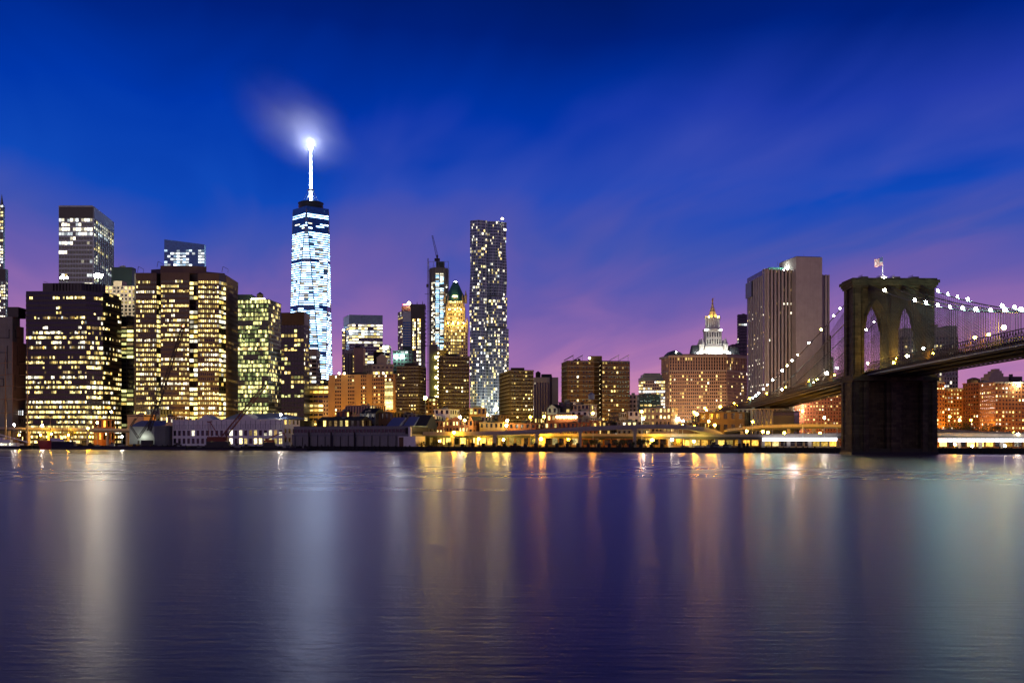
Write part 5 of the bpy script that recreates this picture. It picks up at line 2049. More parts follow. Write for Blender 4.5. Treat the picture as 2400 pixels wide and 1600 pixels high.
# ------------------------------------------------------------------ waterfront: highway, ramps
def roadpath(root, pts, width, m_edge, m_under, thick, cols=(), colname='column', name='deck', rail=True, colm='road_concrete', tee=False, barr=1.0):
    """pts: (plan point, z of deck top)"""
    d_, e_, g_, r_ = MB(), MB(), MB(), MB()
    n_ = len(pts)
    nor = []
    for i in range(n_):
        a_, c_ = pts[max(0, i - 1)][0], pts[min(n_ - 1, i + 1)][0]
        t_ = (c_ - a_).normalized()
        nor.append(Vector((-t_.y, t_.x)))

    def seg(mb, i, w0, w1, z0, z1, m):
        (p0, za), (p1, zb_) = pts[i], pts[i + 1]
        q = [p0 + nor[i] * w0, p1 + nor[i + 1] * w0, p1 + nor[i + 1] * w1, p0 + nor[i] * w1]
        mb.hexa([(q[0].x, q[0].y, za + z0), (q[1].x, q[1].y, zb_ + z0), (q[2].x, q[2].y, zb_ + z0), (q[3].x, q[3].y, za + z0),
                 (q[0].x, q[0].y, za + z1), (q[1].x, q[1].y, zb_ + z1), (q[2].x, q[2].y, zb_ + z1), (q[3].x, q[3].y, za + z1)], m)
    for i in range(n_ - 1):
        seg(d_, i, .35, width - .35, -.5, 0, 'asphalt')
        seg(e_, i, -.05, .34, -.75, barr, m_edge)
        seg(e_, i, width - .34, width + .05, -.75, barr, m_edge)
        seg(g_, i, .5, width - .5, -thick, -.52, m_under)
        if rail:
            seg(r_, i, .08, .2, barr + .45, barr + .55, 'road_steel')
            L = (pts[i + 1][0] - pts[i][0]).length
            k_ = max(1, int(L / 3.2))
            for j in range(k_):
                f_ = j / k_
                q = pts[i][0].lerp(pts[i + 1][0], f_) + nor[i] * .14
                z = pts[i][1] + (pts[i + 1][1] - pts[i][1]) * f_
                r_.box(q.x - .07, q.x + .07, q.y - .07, q.y + .07, z + barr, z + barr + .5, 'road_steel')
    d_.build(name, root)
    e_.build('edge_barrier', root)
    g_.build('girder', root)
    if rail:
        o = r_.build('railing', root)
        o['kind'] = 'stuff'
    for q, zt_ in cols:
        c_ = MB()
        c_.prism([q + Vector(v_) for v_ in ((-.9, 1.2), (.9, 1.2), (.9, 3.0), (-.9, 3.0))], GROUND, zt_ - thick - (1.4 if tee else .02), colm)
        if tee:
            c_.prism([q + Vector(v_) for v_ in ((-1.4, .6), (1.4, .6), (1.4, width - 1), (-1.4, width - 1))], zt_ - thick - 1.38, zt_ - thick - .02, colm)
        c_.build(colname, root)


def zpath(lst, off):
    out_ = []
    for px, py in lst:
        q = shore(px, off)
        out_.append((q, PZ(py, q.y)))
    return out_


hw_ = thing('elevated_highway', 'long low elevated highway running behind the quay with bright traffic light trails beneath', 'highway', (*shore(1200, 50), GROUND))
pts = zpath([(-200, 1002), (0, 1003), (150, 1005), (300, 1007), (600, 1011), (960, 1016.5), (1150, 1017.5), (1300, 1018.5), (1500, 1019.5), (1785, 1021), (1970, 1018), (2200, 1017), (2300, 1019), (2500, 1022)], 46)
cols = []
for px in list(range(20, 300, 46)) + [1010, 1062, 1115, 1170, 1225, 1275, 1325, 1400, 1450, 1520, 1570, 1620, 1680, 1735, 1790, 1850, 1900, 2250, 2301, 2352]:
    q = shore(px, 46)
    zt_ = next(za + (zb_ - za) * ((q - pa).length / (pb - pa).length) for (pa, za), (pb, zb_) in zip(pts[:-1], pts[1:]) if (pa.x <= q.x <= pb.x))
    cols.append((q, zt_))
roadpath(hw_, pts, 16, 'road_concrete', 'road_steel', 2.3, cols)
# traffic light trails, built as rows of glowing strips under the outer edge
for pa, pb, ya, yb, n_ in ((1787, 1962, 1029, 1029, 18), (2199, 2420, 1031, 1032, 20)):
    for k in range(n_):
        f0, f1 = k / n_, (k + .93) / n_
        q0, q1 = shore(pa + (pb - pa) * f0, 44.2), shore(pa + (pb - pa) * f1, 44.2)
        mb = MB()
        strip(mb, q0, q1, 0, .5, PZ(ya + 3.6, q0.y), PZ(ya - 3.6, q0.y), 'white_glow')
        mb.build('light_trail', hw_)

rp_ = thing('curved_ramp', 'concrete slip ramp rising on T-shaped piers above the quay road', 'ramp', (*shore(1300, 26), GROUND))
pts = zpath([(962, 1015), (1060, 1015), (1160, 1013.5), (1258, 1010), (1360, 1003.5), (1430, 1000.5), (1488, 998.5), (1560, 998), (1610, 999.5)], 24)
q, z = pts[-1]
pts += [(shore(1650, 32), z - 1.2), (shore(1680, 48), z - 3.0), (shore(1695, 66), z - 5)]
cols = [(pts[i][0], pts[i][1]) for i in (1, 2, 3, 4, 6)]
roadpath(rp_, pts, 9, 'road_concrete', 'road_concrete', 1.7, cols, 'pier', tee=True)
rp2 = thing('curved_ramp', 'amber-lit ramp curling below the bridge deck towards the stone pier', 'ramp', (*shore(1800, 90), GROUND))
pts = []
for px, py, off in ((1712, 1012, 150), (1697, 1011, 130), (1705, 1008, 112), (1740, 1003.5, 98), (1790, 999.5, 90), (1850, 997.5, 84), (1910, 997, 80), (1985, 998, 78), (2200, 1008, 78), (2300, 1014, 78), (2480, 1020, 78)):
    q = shore(px, off)
    pts.append((q, PZ(py, q.y)))
roadpath(rp2, pts, 9, 'road_concrete', 'road_steel', 1.8, [(pts[i][0], pts[i][1]) for i in (3, 5, 6)], 'pier')
sf = thing('sign_gantry', 'pale steel gantry frame standing over the highway beside the stone pier', 'gantry', (*shore(1882, 45), GROUND))
mb = MB()
q0 = shore(1882, 45)
zg0 = PZ(1024, q0.y)
mb.bar((q0.x, q0.y, zg0), (q0.x, q0.y, PZ(1000, q0.y)), .28, 'pale_metal')
mb.bar((q0.x, q0.y, PZ(1001, q0.y)), (*shore(1893, 45), PZ(1014, q0.y)), .15, 'pale_metal')
mb.bar((*shore(1893, 45), PZ(1014, q0.y)), (*shore(1909, 45), PZ(1006, q0.y)), .15, 'pale_metal')
mb.build('frame', sf)
mb = MB()
q1, q2 = shore(1932, 45), shore(1962, 45)
mb.bar((*q1, zg0), (*q1, PZ(1002, q1.y)), .22, 'pale_metal')
mb.bar((*q2, zg0), (*q2, PZ(1002, q2.y)), .22, 'pale_metal')
mb.bar((*q1, PZ(1002, q1.y)), (*q2, PZ(1002, q2.y)), .18, 'pale_metal')
mb.build('portal', sf)

# ------------------------------------------------------------------ low waterfront buildings


def low(name, label, px0, px1, ytop, off, wall, p, floors, bw=3.2, mats=WARM, depth=14, roof='dark_roof', gable=None, pf=.5, sf=.48, zb=GROUND, core='night_window', cat='building', off2=None):
    A, B = shore(px0, off), shore(px1, off if off2 is None else off2)
    z1 = PZ(ytop, (A.y + B.y) / 2)
    b = simple(name, label, [A, B], 0, 1, [dict(fh=(z1 - zb) / floors, bw=bw, wall=wall, pf=pf, sf=sf, pd=.22, sd=.18, p=p, run=.3, fv=.1, mats=mats)], depth, core, roof, ztop=z1, z0=zb, parapet=0 if gable else .7, cat=cat)
    if gable:
        r = (B - A).normalized()
        n = Vector((-r.y, r.x))
        C, E = B + n * depth, A + n * depth
        h_ = gable
        if h_ > 0:      # ridge along the front
            m0, m1 = A + n * depth / 2, B + n * depth / 2
            b.part('pitched_roof').add([(A.x, A.y, z1 + .11), (B.x, B.y, z1 + .11), (C.x, C.y, z1 + .11), (E.x, E.y, z1 + .11), (m0.x, m0.y, z1 + h_), (m1.x, m1.y, z1 + h_)],
                                       [(0, 1, 5, 4), (2, 3, 4, 5), (1, 2, 5), (3, 0, 4)], roof)
        else:           # gable end faces the river
            m0, m1 = (A + B) / 2 - n * .3, (C + E) / 2
            A2, B2 = A - n * .3, B - n * .3
            b.part('gable_wall').add([(A2.x, A2.y, z1 + .11), (B2.x, B2.y, z1 + .11), (m0.x, m0.y, z1 - h_)], [(0, 1, 2)], wall)
            b.part('pitched_roof').add([(A2.x, A2.y, z1 + .12), (B2.x, B2.y, z1 + .12), (C.x, C.y, z1 + .12), (E.x, E.y, z1 + .12), (m0.x, m0.y, z1 - h_ + .02), (m1.x, m1.y, z1 - h_ + .02)],
                                       [(1, 2, 5, 4), (3, 0, 4, 5)], roof)
    return b


# far edge of the seaport
low('cream_loft_building', 'cream stone loft building with tall windows behind the tall ship masts', 46, 93, 929, 92, 'tan_brick', .1, 4, 2.2, depth=16).finish()
low('brown_loft_building', 'brown loft building with four round lit windows above the white quay lamp', 20, 60, 962, 72, 'brown_brick', .3, 4, 2.6, mats=COOL).finish()
low('brick_warehouse', 'dark red warehouse with lit ground floor windows, partly behind a ship mast', -60, 22, 968, 74, 'red_brick', .3, 4, 2.6, mats=COOL).finish()
low('dark_brick_warehouse', 'dim brick warehouse between the loft and the pink gable wall', 60, 112, 970, 76, 'dark_brick', .12, 3, 3).finish()
b = low('pink_gable_house', 'warehouse with a blank pink end wall and a row of narrow arched windows', 130, 172, 973, 78, 'red_brick', .2, 2, 1.5, pf=.55)
A, B = shore(110, 78), shore(131, 77)
b.part('blank_end_wall').prism(closed([A, B], 12), GROUND, PZ(971, A.y), 'pink_stone')
b.finish()
low('brick_base_block', 'low red brick base under the black ribbon office', 172, 240, 985, 80, 'red_brick', .25, 2, 5, mats=(('warm_bright', 1), ('amber', 1))).finish()
low('blank_cream_wall_house', 'blank cream-pink wall block behind the grey gabled shed', 299, 336, 974, 62, 'pink_stone', 0, 1, 20, pf=.02, sf=.97).finish()
low('roof_plant_house', 'grey box of roof machinery above the gabled shed', 344, 375, 960, 84, 'grey_metal', .1, 4, 4).finish()
low('lit_corner_house', 'small building with bright shop windows between the shed and white market hall', 376, 406, 978, 60, 'cream_paint', .5, 3, 3, mats=(('warm_bright', 2), ('white', 2))).finish()

# gabled shed
A, B = shore(303, 8), shore(362, 8)
b = Building('gabled_shed', 'grey metal shed with blue pitched roof beside the black crane')
ze, zr_ = PZ(999, A.y), PZ(985, A.y)
n = SN * 18
b.part('wall').prism([A, B, B + n, A + n], GROUND, ze, 'grey_metal')
b.part('end_wall').prism([B + Vector((.05, 0)), shore(387, 8 + 8), shore(387, 8 + 8) + n * .6, B + n * .9], GROUND, ze + .5, 'grey_concrete')
m0, m1 = A + SD * 3 + n / 2, B + SD * 4 + n / 2
e0 = shore(388, 15)
b.part('pitched_roof').add([(A.x, A.y, ze + .02), (B.x, B.y, ze + .02), (e0.x, e0.y, ze + .9), ((A + n).x, (A + n).y, ze + .02), (m0.x, m0.y, zr_), (m1.x, m1.y, zr_)],
                           [(0, 1, 5, 4), (1, 2, 5), (3, 0, 4), (2, 3, 4, 5)], 'blue_roof')
b.part('roll_door').box(A.x + 8, A.x + 13, A.y - 4.8, A.y - 4.3, GROUND, GROUND + 4.5, 'dark_bronze')
b.finish()

# white market hall on the pier
A, B = shore(405, 20), shore(664, 20)
b = Building('white_market_hall', 'long white two-storey market hall with blue hipped roof and pediments on the pier')
z1 = PZ(985, (A.y + B.y) / 2)
depth = 34
n = SN * depth
out = [A, B, B + n, A + n]
b.part('glazing').prism(out, GROUND, z1 - .3, 'night_window')
b.facade(A, B, GROUND, GROUND + (z1 - GROUND) * .62, (z1 - GROUND) * .31, 4.7, wall='white_paint', pf=.38, sf=.34, pd=.3, sd=.25, p=.3, run=.5, mats=(('white', 3), ('warm_bright', 2), ('dim', 1)),
         litfn=lambda i, j, nf, nb: (.1 if i else .25) if j < nb * .45 else (.55 if i else .9))
b.facade(A, B, GROUND + (z1 - GROUND) * .63, z1, 6.2, 4.7, wall='white_paint', pf=.9, sf=.1, pd=.3, sd=.28, p=0, wall_part='blind_panel')
r = SD
nb_ = round((B - A).length / 4.7)
for j in range(nb_):
    q = A + r * ((j + .5) * (B - A).length / nb_) - SN * .34
    zq = GROUND + (z1 - GROUND) * .68
    fr_ = b.part('panel_frame')
    for dx in (-1.7, 0, 1.7):
        w_ = q + r * dx
        fr_.box(w_.x - .1, w_.x + .1, w_.y - .06, w_.y + .06, zq, zq + 3.2, 'grey_concrete')
    a_, c_ = q - r * 1.7, q + r * 1.7
    fr_.bar((a_.x, a_.y, zq), (c_.x, c_.y, zq), .1, 'grey_concrete')
    fr_.bar((a_.x, a_.y, zq + 3.2), (c_.x, c_.y, zq + 3.2), .1, 'grey_concrete')
edge_box(b, 'cornice', A, B, .8, 1.2, z1 + .02, z1 + .8, 'white_paint')
edge_box(b, 'string_course', A, B, .55, .8, GROUND + (z1 - GROUND) * .62 + .02, GROUND + (z1 - GROUND) * .63 - .02, 'white_paint')
Bs = shore(702, 36)
b.facade(B, Bs, GROUND, z1, (z1 - GROUND) / 3, 4, wall='white_paint', pf=.5, sf=.5, pd=.3, sd=.25, p=.2, wall_part='end_wall')
b.part('end_core').prism([B, Bs, Bs + SN * 18, B + SN * 30], GROUND, z1 - .31, 'night_window')
for pc, hw2, ht in ((481, 17, 3.6), (578, 17, 3.6)):
    q0, q1, qm = shore(pc - hw2, 19.1), shore(pc + hw2, 19.1), shore(pc, 19.1)
    k_ = SN * 9
    v = [(q0.x, q0.y, z1 + .82), (q1.x, q1.y, z1 + .82), (qm.x, qm.y, z1 + .82 + ht)]
    v += [(x + k_.x, y + k_.y, z) for x, y, z in v]
    b.sep('pediment').add(v, [(0, 1, 2), (3, 5, 4), (0, 2, 5, 3), (1, 4, 5, 2)], 'white_paint')
# hipped blue roof over the far half
zr_ = PZ(967, B.y + 10)
q = [shore(520, 22), shore(672, 22), shore(728, 48), shore(690, 62), shore(540, 62)]
rdg = [shore(556, 40), shore(660, 40)]
b.part('hipped_roof').add([(v_.x, v_.y, z1 + .85) for v_ in q] + [(v_.x, v_.y, zr_) for v_ in rdg], [(0, 1, 6, 5), (1, 2, 6), (2, 3, 6), (3, 4, 5, 6), (4, 0, 5)], 'blue_roof')
b.part('flat_roof').prism([A + SN * 1, shore(560, 21), shore(560, 21) + SN * 30, A + SN * 32], z1 - .29, z1 + .01, 'grey_concrete')
rng2 = random.Random(3)
for k in range(7):
    q = shore(408 + k * 13, 30)
    b.sep('roof_vent').box(q.x - .7, q.x + .7, q.y - .7, q.y + .7, z1, z1 + rng2.uniform(1.5, 2.8), 'grey_metal')
b.finish()

# grey pier warehouse
A, B = shore(684, 6), shore(958, 6)
b = Building('grey_pier_warehouse', 'long grey corrugated pier warehouse with a strip of dark windows and timber fenders')
ztop_ = PZ(1000, (A.y + B.y) / 2)
zmid = PZ(1017, (A.y + B.y) / 2)
n = SN * 22
b.part('wall').prism([A, B, B + n, A + n], -.5, zmid - .02, 'grey_concrete')
A2, B2 = A + SN * 2.5, B + SN * 2.5
b.part('upper_core').prism([A2, B2, B2 + n, A2 + n], zmid, ztop_ - .4, 'night_window')
b.facade(A2, B2, zmid, ztop_, ztop_ - zmid, 3.0, wall='grey_concrete', pf=.16, sf=.34, pd=.3, sd=.3, p=.15, mats=(('white', 1), ('dim', 2)), wall_part='upper_wall', top=1.6)
b.part('roof').prism([A2 - SN * .6, B2 - SN * .6, B2 + n, A2 + n], ztop_ + .02, ztop_ + .5, 'grey_metal')
edge_box(b, 'rub_rail', A, B, .5, .7, zmid - 1.2, zmid - .6, 'grey_metal')
nf_ = 15
for k in range(nf_):
    q = A.lerp(B, (k + .5) / nf_) - SN * .6
    b.sep('fender_post').bar((q.x, q.y, -1), (q.x, q.y, zmid + rng2.uniform(-2.5, -.5)), .22, 'dark_timber', None, 6)
for px in (724, 776, 831):
    q = shore(px, 4.5)
    b.sep('mooring_pile').bar((q.x, q.y, -2), (q.x, q.y, PZ(1012, q.y)), .55, 'dark_timber', None, 7)
b.finish()
b = Building('pale_pump_house', 'small pale lilac box house with rusty panels at the end of the grey warehouse')
A, B = shore(934, 5), shore(974, 5)
b.part('wall').prism(closed([A, B], 12), 0, PZ(1022, A.y), 'white_paint')
A3, B3 = shore(935, 4.6), shore(957, 4.6)
b.part('rusty_panel').prism(closed([A3, shore(945, 4.6)], .3), .5, PZ(1024, A.y), 'brown_brick')
b.part('chimney').prism(closed([shore(957, 6), shore(962, 6)], 1.6), PZ(1022, A.y) + .02, PZ(1000, A.y), 'white_paint')
b.part('dark_shaft').prism(closed([shore(950, 7), shore(957, 7)], 2), PZ(1022, A.y) + .02, PZ(1002, A.y), 'dark_timber')
b.finish()

# inland low houses from the ochre block to the bridge
low('pink_cornice_house', 'pinkish stone house with eight tall windows and dark roof plants, before the ochre block', 809, 880, 952, 95, 'pink_stone', .1, 2, 2.6, zb=GROUND + 8).finish()
low('dark_red_hut', 'dark red brick building with two lit windows beside the pinkish house', 788, 811, 966, 88, 'red_brick', .5, 3, 4).finish()
low('slate_gable_house', 'dark slate-grey gabled building behind the pier warehouse', 844, 880, 968, 76, 'grey_metal', .05, 3, 4, gable=4).finish()
low('brown_brick_hall', 'dark brown brick hall with black rooftop box', 871, 922, 968, 80, 'brown_brick', .03, 3, 4).finish()
low('grey_three_window_block', 'grey block showing three square windows above blue roofs', 928, 976, 972, 92, 'grey_metal', .2, 4, 4).finish()
low('dark_low_roof_house', 'low dark roof between market hall and brown brick hall', 742, 846, 985, 60, 'dark_brick', .08, 2, 5, gable=3).finish()
low('blue_gable_warehouse', 'small warehouse with bright blue roof and white gable end', 904, 934, 1000, 45, 'white_paint', .1, 1, 4, gable=7, roof='blue_roof', depth=20).finish()
low('blue_shed', 'second blue-roofed shed next to the black roof', 942, 966, 1002, 47, 'red_brick', .1, 1, 4, gable=8, roof='blue_roof', depth=20).finish()
low('black_roof_shed', 'black steep-roofed shed between the blue shed and the orange brick house', 962, 996, 1004, 49, 'dark_brick', .02, 1, 5, gable=10, depth=20).finish()
b = low('orange_brick_house', 'flat-roofed orange brick house with eight bright windows above the highway', 996, 1038, 989, 66, 'orange_brick', .7, 3, 3.1, mats=(('warm_bright', 2), ('warm', 1)))
b.part('roof_rail').prism(inset(b.out, .98), b.top + .72, b.top + 1.5, 'grey_metal')
b.finish()
b = low('pediment_market', 'red brick market with wide pediment, bright upper windows and a small gable', 1038, 1098, 988, 68, 'red_brick', .6, 4, 2.5, mats=(('warm_bright', 2), ('warm', 1)))
q0, q1, qm = shore(1046, 67.4), shore(1090, 67.4), shore(1068, 67.4)
b.sep('pediment').add([(q0.x, q0.y, b.top + .8), (q1.x, q1.y, b.top + .8), (qm.x, qm.y, b.top + 3.4)], [(0, 1, 2)], 'red_brick')
b.part('pediment_trim').bar((q0.x, q0.y - .2, b.top + .8), (qm.x, qm.y - .2, b.top + 3.5), .2, 'cream_paint')
b.part('pediment_trim').bar((qm.x, qm.y - .2, b.top + 3.5), (q1.x, q1.y - .2, b.top + .8), .2, 'cream_paint')
b.finish()
low('narrow_gable_house', 'narrow orange gabled house at the end of the pediment market', 1098, 1109, 986, 66, 'orange_brick', .2, 3, 3, gable=-3).finish()
low('white_penthouse_block', 'white stepped rooftop building with a dark awning window', 1018, 1054, 961, 96, 'white_paint', .1, 5, 4).finish()
low('white_lower_block', 'lower white rooftop annex with pipes, in front of the white stepped one', 1003, 1022, 976, 88, 'white_paint', .1, 4, 4).finish()
low('dark_tree_house', 'dark low building behind the narrow gable', 1106, 1130, 978, 92, 'green_panel', .1, 3, 4).finish()
low('peach_brick_house', 'peach-lit brick house with stepped chimneys over the ramp', 1124, 1180, 992, 70, 'tan_brick', .05, 3, 4).finish()
low('cream_roof_house', 'small cream penthouse with grey windows above the peach house', 1128, 1152, 978, 88, 'cream_paint', .1, 4, 3).finish()
low('brick_chimney_house', 'brown narrow brick block like a chimney above the peach house', 1152, 1172, 974, 90, 'brown_brick', .02, 3, 5).finish()
low('red_terrace_house', 'long low red brick terrace with two bright shop lights', 1180, 1256, 994, 74, 'red_brick', .35, 3, 4, mats=(('warm_bright', 1), ('amber', 1))).finish()
low('brown_stair_block', 'plain brown block behind the terrace with a pale coping', 1226, 1252, 981, 84, 'brown_brick', .04, 4, 5).finish()
b = low('lit_canopy_house', 'brick house with a brilliant row of lights under its roof canopy', 1282, 1354, 974, 86, 'red_brick', .25, 4, 3.4)
for k in range(9):
    q = shore(1306 + k * 5.4, 85)
    b.sep('canopy_lamp').ball((q.x, q.y, PZ(977, q.y)), .85, 'lamp_small')
b.finish()
low('long_brick_row', 'orange and dark brick row with small windows just over the ramp', 1277, 1400, 992, 72, 'red_brick', .3, 3, 3.2).finish()
low('arched_grey_house', 'grey house with two arched dormers in the brick row', 1354, 1383, 981, 82, 'grey_metal', .15, 4, 4).finish()
low('white_cornice_shop', 'brick shop with white cornice below the tall street lamp', 1382, 1411, 987, 76, 'red_brick', .3, 3, 3.4).finish()
low('white_rooftop_studio', 'white rooftop studio with a low white box on the brick roofs', 1337, 1378, 966, 96, 'white_paint', .15, 6, 4).finish()
low('dark_glass_roof_house', 'dark glass and blue roof house under the twin balcony tower', 1310, 1338, 944, 104, 'black_panel', .05, 7, 4, roof='blue_roof').finish()
low('long_glass_hall', 'long pale glass-fronted hall next to the dark glass house', 1336, 1380, 950, 106, 'cream_paint', .08, 6, 3, pf=.25).finish()
low('greenhouse_roof_house', 'small gabled white-framed house before the ribbed slab', 1283, 1306, 957, 98, 'pale_metal', .05, 5, 4, gable=-3).finish()
low('two_light_brick_house', 'dark brick house with two round bright windows', 1411, 1432, 990, 76, 'dark_brick', .5, 3, 3.4).finish()
low('black_roof_house', 'black-roofed house with a pair of cold white windows', 1428, 1450, 968, 84, 'black_panel', .15, 5, 4, mats=COOL).finish()
low('long_grey_terrace', 'long grey terrace with three lit windows beneath the white house', 1446, 1505, 990, 74, 'grey_concrete', .25, 3, 3.4).finish()
low('white_bay_house', 'white corner house with a glowing strip window', 1473, 1498, 966, 88, 'white_paint', .3, 5, 4).finish()
low('lit_school_block', 'tan three-storey block with a full row of bright windows before the civic building', 1508, 1572, 958, 96, 'beige_stone', .5, 6, 3.0, mats=(('warm_bright', 2), ('warm', 1))).finish()
b = Building('rooftop_water_tank', 'tall steel-blue roof tank on legs beside the glass house')
q = shore(1386, 96)
b.part('tank').lathe((q.x, q.y, PZ(936, q.y)), [(2.0, 0), (2.2, .4), (2.2, 3.6), (.3, 5)], 'blue_roof', 10)
b.part('leg').bar((q.x - 1.3, q.y, PZ(990, q.y)), (q.x - 1.3, q.y, PZ(936, q.y)), .25, 'dark_bronze')
b.part('leg#2').bar((q.x + 1.3, q.y, PZ(990, q.y)), (q.x + 1.3, q.y, PZ(936, q.y)), .25, 'dark_bronze')
b.finish()
# market hall and stalls glowing under the highway
for k, (xa, xb, yt, p_, lab, wallm) in enumerate([
    (975, 1058, 1026, .75, 'low yellow-lit market front under the start of the highway', 'cream_paint'),
    (1062, 1156, 1026, .85, 'brightest amber-lit market front under the ramp', 'cream_paint'),
    (1160, 1256, 1025, .6, 'amber-lit car park front between two ramp piers', 'tan_brick'),
    (1262, 1356, 1026, .75, 'golden wall of market stalls behind the big amber lamp', 'tan_brick'),
    (1364, 1484, 1030, .3, 'orange brick wall with a dark container bay under the highway', 'orange_brick'),
    (1492, 1600, 1027, .5, 'amber-lit low front with a white doorway near the quay trees', 'tan_brick'),
    (1604, 1780, 1031, .35, 'dim shop row behind the moored barge', 'brown_brick'),
    (1790, 1962, 1034, .55, 'peach-lit terrace below the white strip lights', 'cream_paint'),
    (2200, 2420, 1034, .35, 'orange-lit shed row below the strip lights past the stone pier', 'orange_brick')]):
    low('market_front', lab, xa, xb, yt, 66, wallm, p_, 1, 5.2, mats=(('amber', 2), ('yellow', 3), ('warm_bright', 1)), pf=.22, sf=.25, depth=5).finish()
low('striped_service_block', 'white and black striped low block under the bridge deck', 1722, 1832, 960, 150, 'rib_stone', .0, 1, 3, pf=.5, sf=.0, depth=20).finish()
low('dark_loading_hall', 'big black hall wall under the bridge deck', 1812, 1861, 965, 120, 'black_panel', 0, 1, 20, pf=.05, sf=.9).finish()
low('brown_viaduct_house', 'brown brick arcade house below the far end of the bridge', 1640, 1745, 968, 140, 'brown_brick', .1, 3, 5).finish()
low('cream_corner_house', 'small cream block at the foot of the bridge ramp', 1570, 1640, 992, 110, 'brown_brick', .2, 2, 4).finish()

# ------------------------------------------------------------------ cranes and barges on the quay
def at(px, py, off):
    q = shore(px, off)
    return (q.x, q.y, PZ(py, q.y))


t_ = thing('lattice_crane', 'tall black lattice boom crane leaning in front of the brown office', 'crane', (*shore(345, 2), GROUND))
mb = MB()
lattice(mb, at(349, 1010, 2), at(429, 766, 2), 1.2, .9, 34, 'crane_dark', .24)
mb.build('boom', t_)
mb = MB()
lattice(mb, at(348, 1008, 3), at(372, 900, 3), .8, .5, 14, 'crane_dark', .13)
mb.build('gantry_mast', t_)
mb = MB()
mb.bar(at(429, 766, 2), at(318, 985, 3), .07, 'crane_dark', None, 3)
mb.bar(at(372, 900, 3), at(318, 985, 3), .1, 'crane_dark', None, 3)
mb.bar(at(429, 766, 2), at(372, 900, 3), .06, 'crane_dark', None, 3)
o = mb.build('hoist_ropes', t_)
mb = MB()
q = shore(345, 2)
mb.box(q.x - 4, q.x + 4, q.y - 2.2, q.y + 2.2, GROUND + 1.4, GROUND + 4.6, 'crane_dark')
mb.build('cab', t_)
mb = MB()
for s_ in (-1, 1):
    mb.box(q.x - 5, q.x + 5, q.y + s_ * 2.4 - .6, q.y + s_ * 2.4 + .6, GROUND, GROUND + 1.38, 'crane_dark')
mb.build('track', t_)
mb = MB()
mb.ball(at(429, 764, 2), .55, 'lamp_red', 6)
mb.build('warning_light', t_)

t_ = thing('small_boom_crane', 'short black boom crane with yellow base beside the gabled shed', 'crane', (*shore(318, 1), GROUND))
mb = MB()
lattice(mb, at(306, 1000, 1), at(318, 980, 1), .6, .4, 6, 'crane_dark', .15)
lattice(mb, at(324, 1026, 1), at(307, 1000, 1), .6, .5, 7, 'crane_dark', .15)
lattice(mb, at(324, 1026, 1), at(352, 985, 1), .7, .5, 10, 'crane_dark', .15)
mb.build('boom', t_)
mb = MB()
q = shore(320, 1)
mb.box(q.x - 6, q.x + 5, q.y - 1.5, q.y + 1.5, GROUND + .02, GROUND + 1.6, 'yellow_paint')
mb.build('base', t_)

t_ = thing('red_lattice_crane', 'rust-red lattice crane with its boom raised across the white market hall', 'crane', (*shore(512, -9), 1))
OFFC = -9
mb = MB()
lattice(mb, at(522, 1026, OFFC), at(620, 905, OFFC), 1.3, 1.0, 26, 'crane_red', .24)
mb.build('boom', t_)
mb = MB()
mb.bar(at(489, 1022, OFFC), at(490, 989, OFFC), .3, 'crane_red')
mb.bar(at(492, 988, OFFC), at(514, 1024, OFFC), .3, 'crane_red')
mb.bar(at(496, 1022, OFFC), at(493, 988, OFFC), .22, 'crane_red')
mb.bar(at(486, 988.5, OFFC), at(497, 987.5, OFFC), .5, 'crane_red')
mb.build('a_frame', t_)
mb = MB()
for e in (-.6, .6):
    a_, c_ = at(492, 987, OFFC + e), at(620, 905, OFFC + e)
    mb.bar(a_, c_, .07, 'crane_dark', None, 3)
    mb.bar(at(515, 965, OFFC + e), at(524, 958, OFFC + e), .25, 'crane_dark')
o = mb.build('pendant_ropes', t_)
mb = MB()
x0, y0, _ = at(487, 1030, OFFC)
x1 = at(528, 1030, OFFC)[0]
zc_ = PZ(1034, y0)
mb.box(x0, x1, y0 - 2.4, y0 + 2.2, zc_, PZ(1023, y0), 'crane_red')
mb.build('machinery_house', t_)
mb = MB()
mb.box(x0 - .5, x1 + 1.5, y0 - 2.8, y0 + 2.6, 1.6, zc_ - .02, 'crane_dark')
mb.build('turntable', t_)

t_ = thing('orange_excavator', 'orange excavator with folded arm parked on the barge deck', 'excavator', (*shore(630, -8), 1))
mb = MB()
x0, y0, _ = at(619, 1030, -8)
x1 = at(640, 1030, -8)[0]
mb.box(x0, x1, y0 - 1.5, y0 + 1.5, PZ(1036, y0), PZ(1030, y0), 'crane_orange')
mb.build('body', t_)
mb = MB()
mb.bar(at(622, 1031, -8), at(650, 1018, -8), .45, 'crane_orange')
mb.bar(at(650, 1018, -8), at(664, 1014, -8), .4, 'crane_orange')
mb.bar(at(664, 1014, -8), at(672, 1028, -8), .3, 'crane_orange')
mb.build('arm', t_)
mb = MB()
mb.box(x0 - .4, x1 + .4, y0 - 1.7, y0 + 1.7, 1.6, PZ(1036, y0) - .02, 'crane_dark')
mb.build('track', t_)
rngc = random.Random(11)


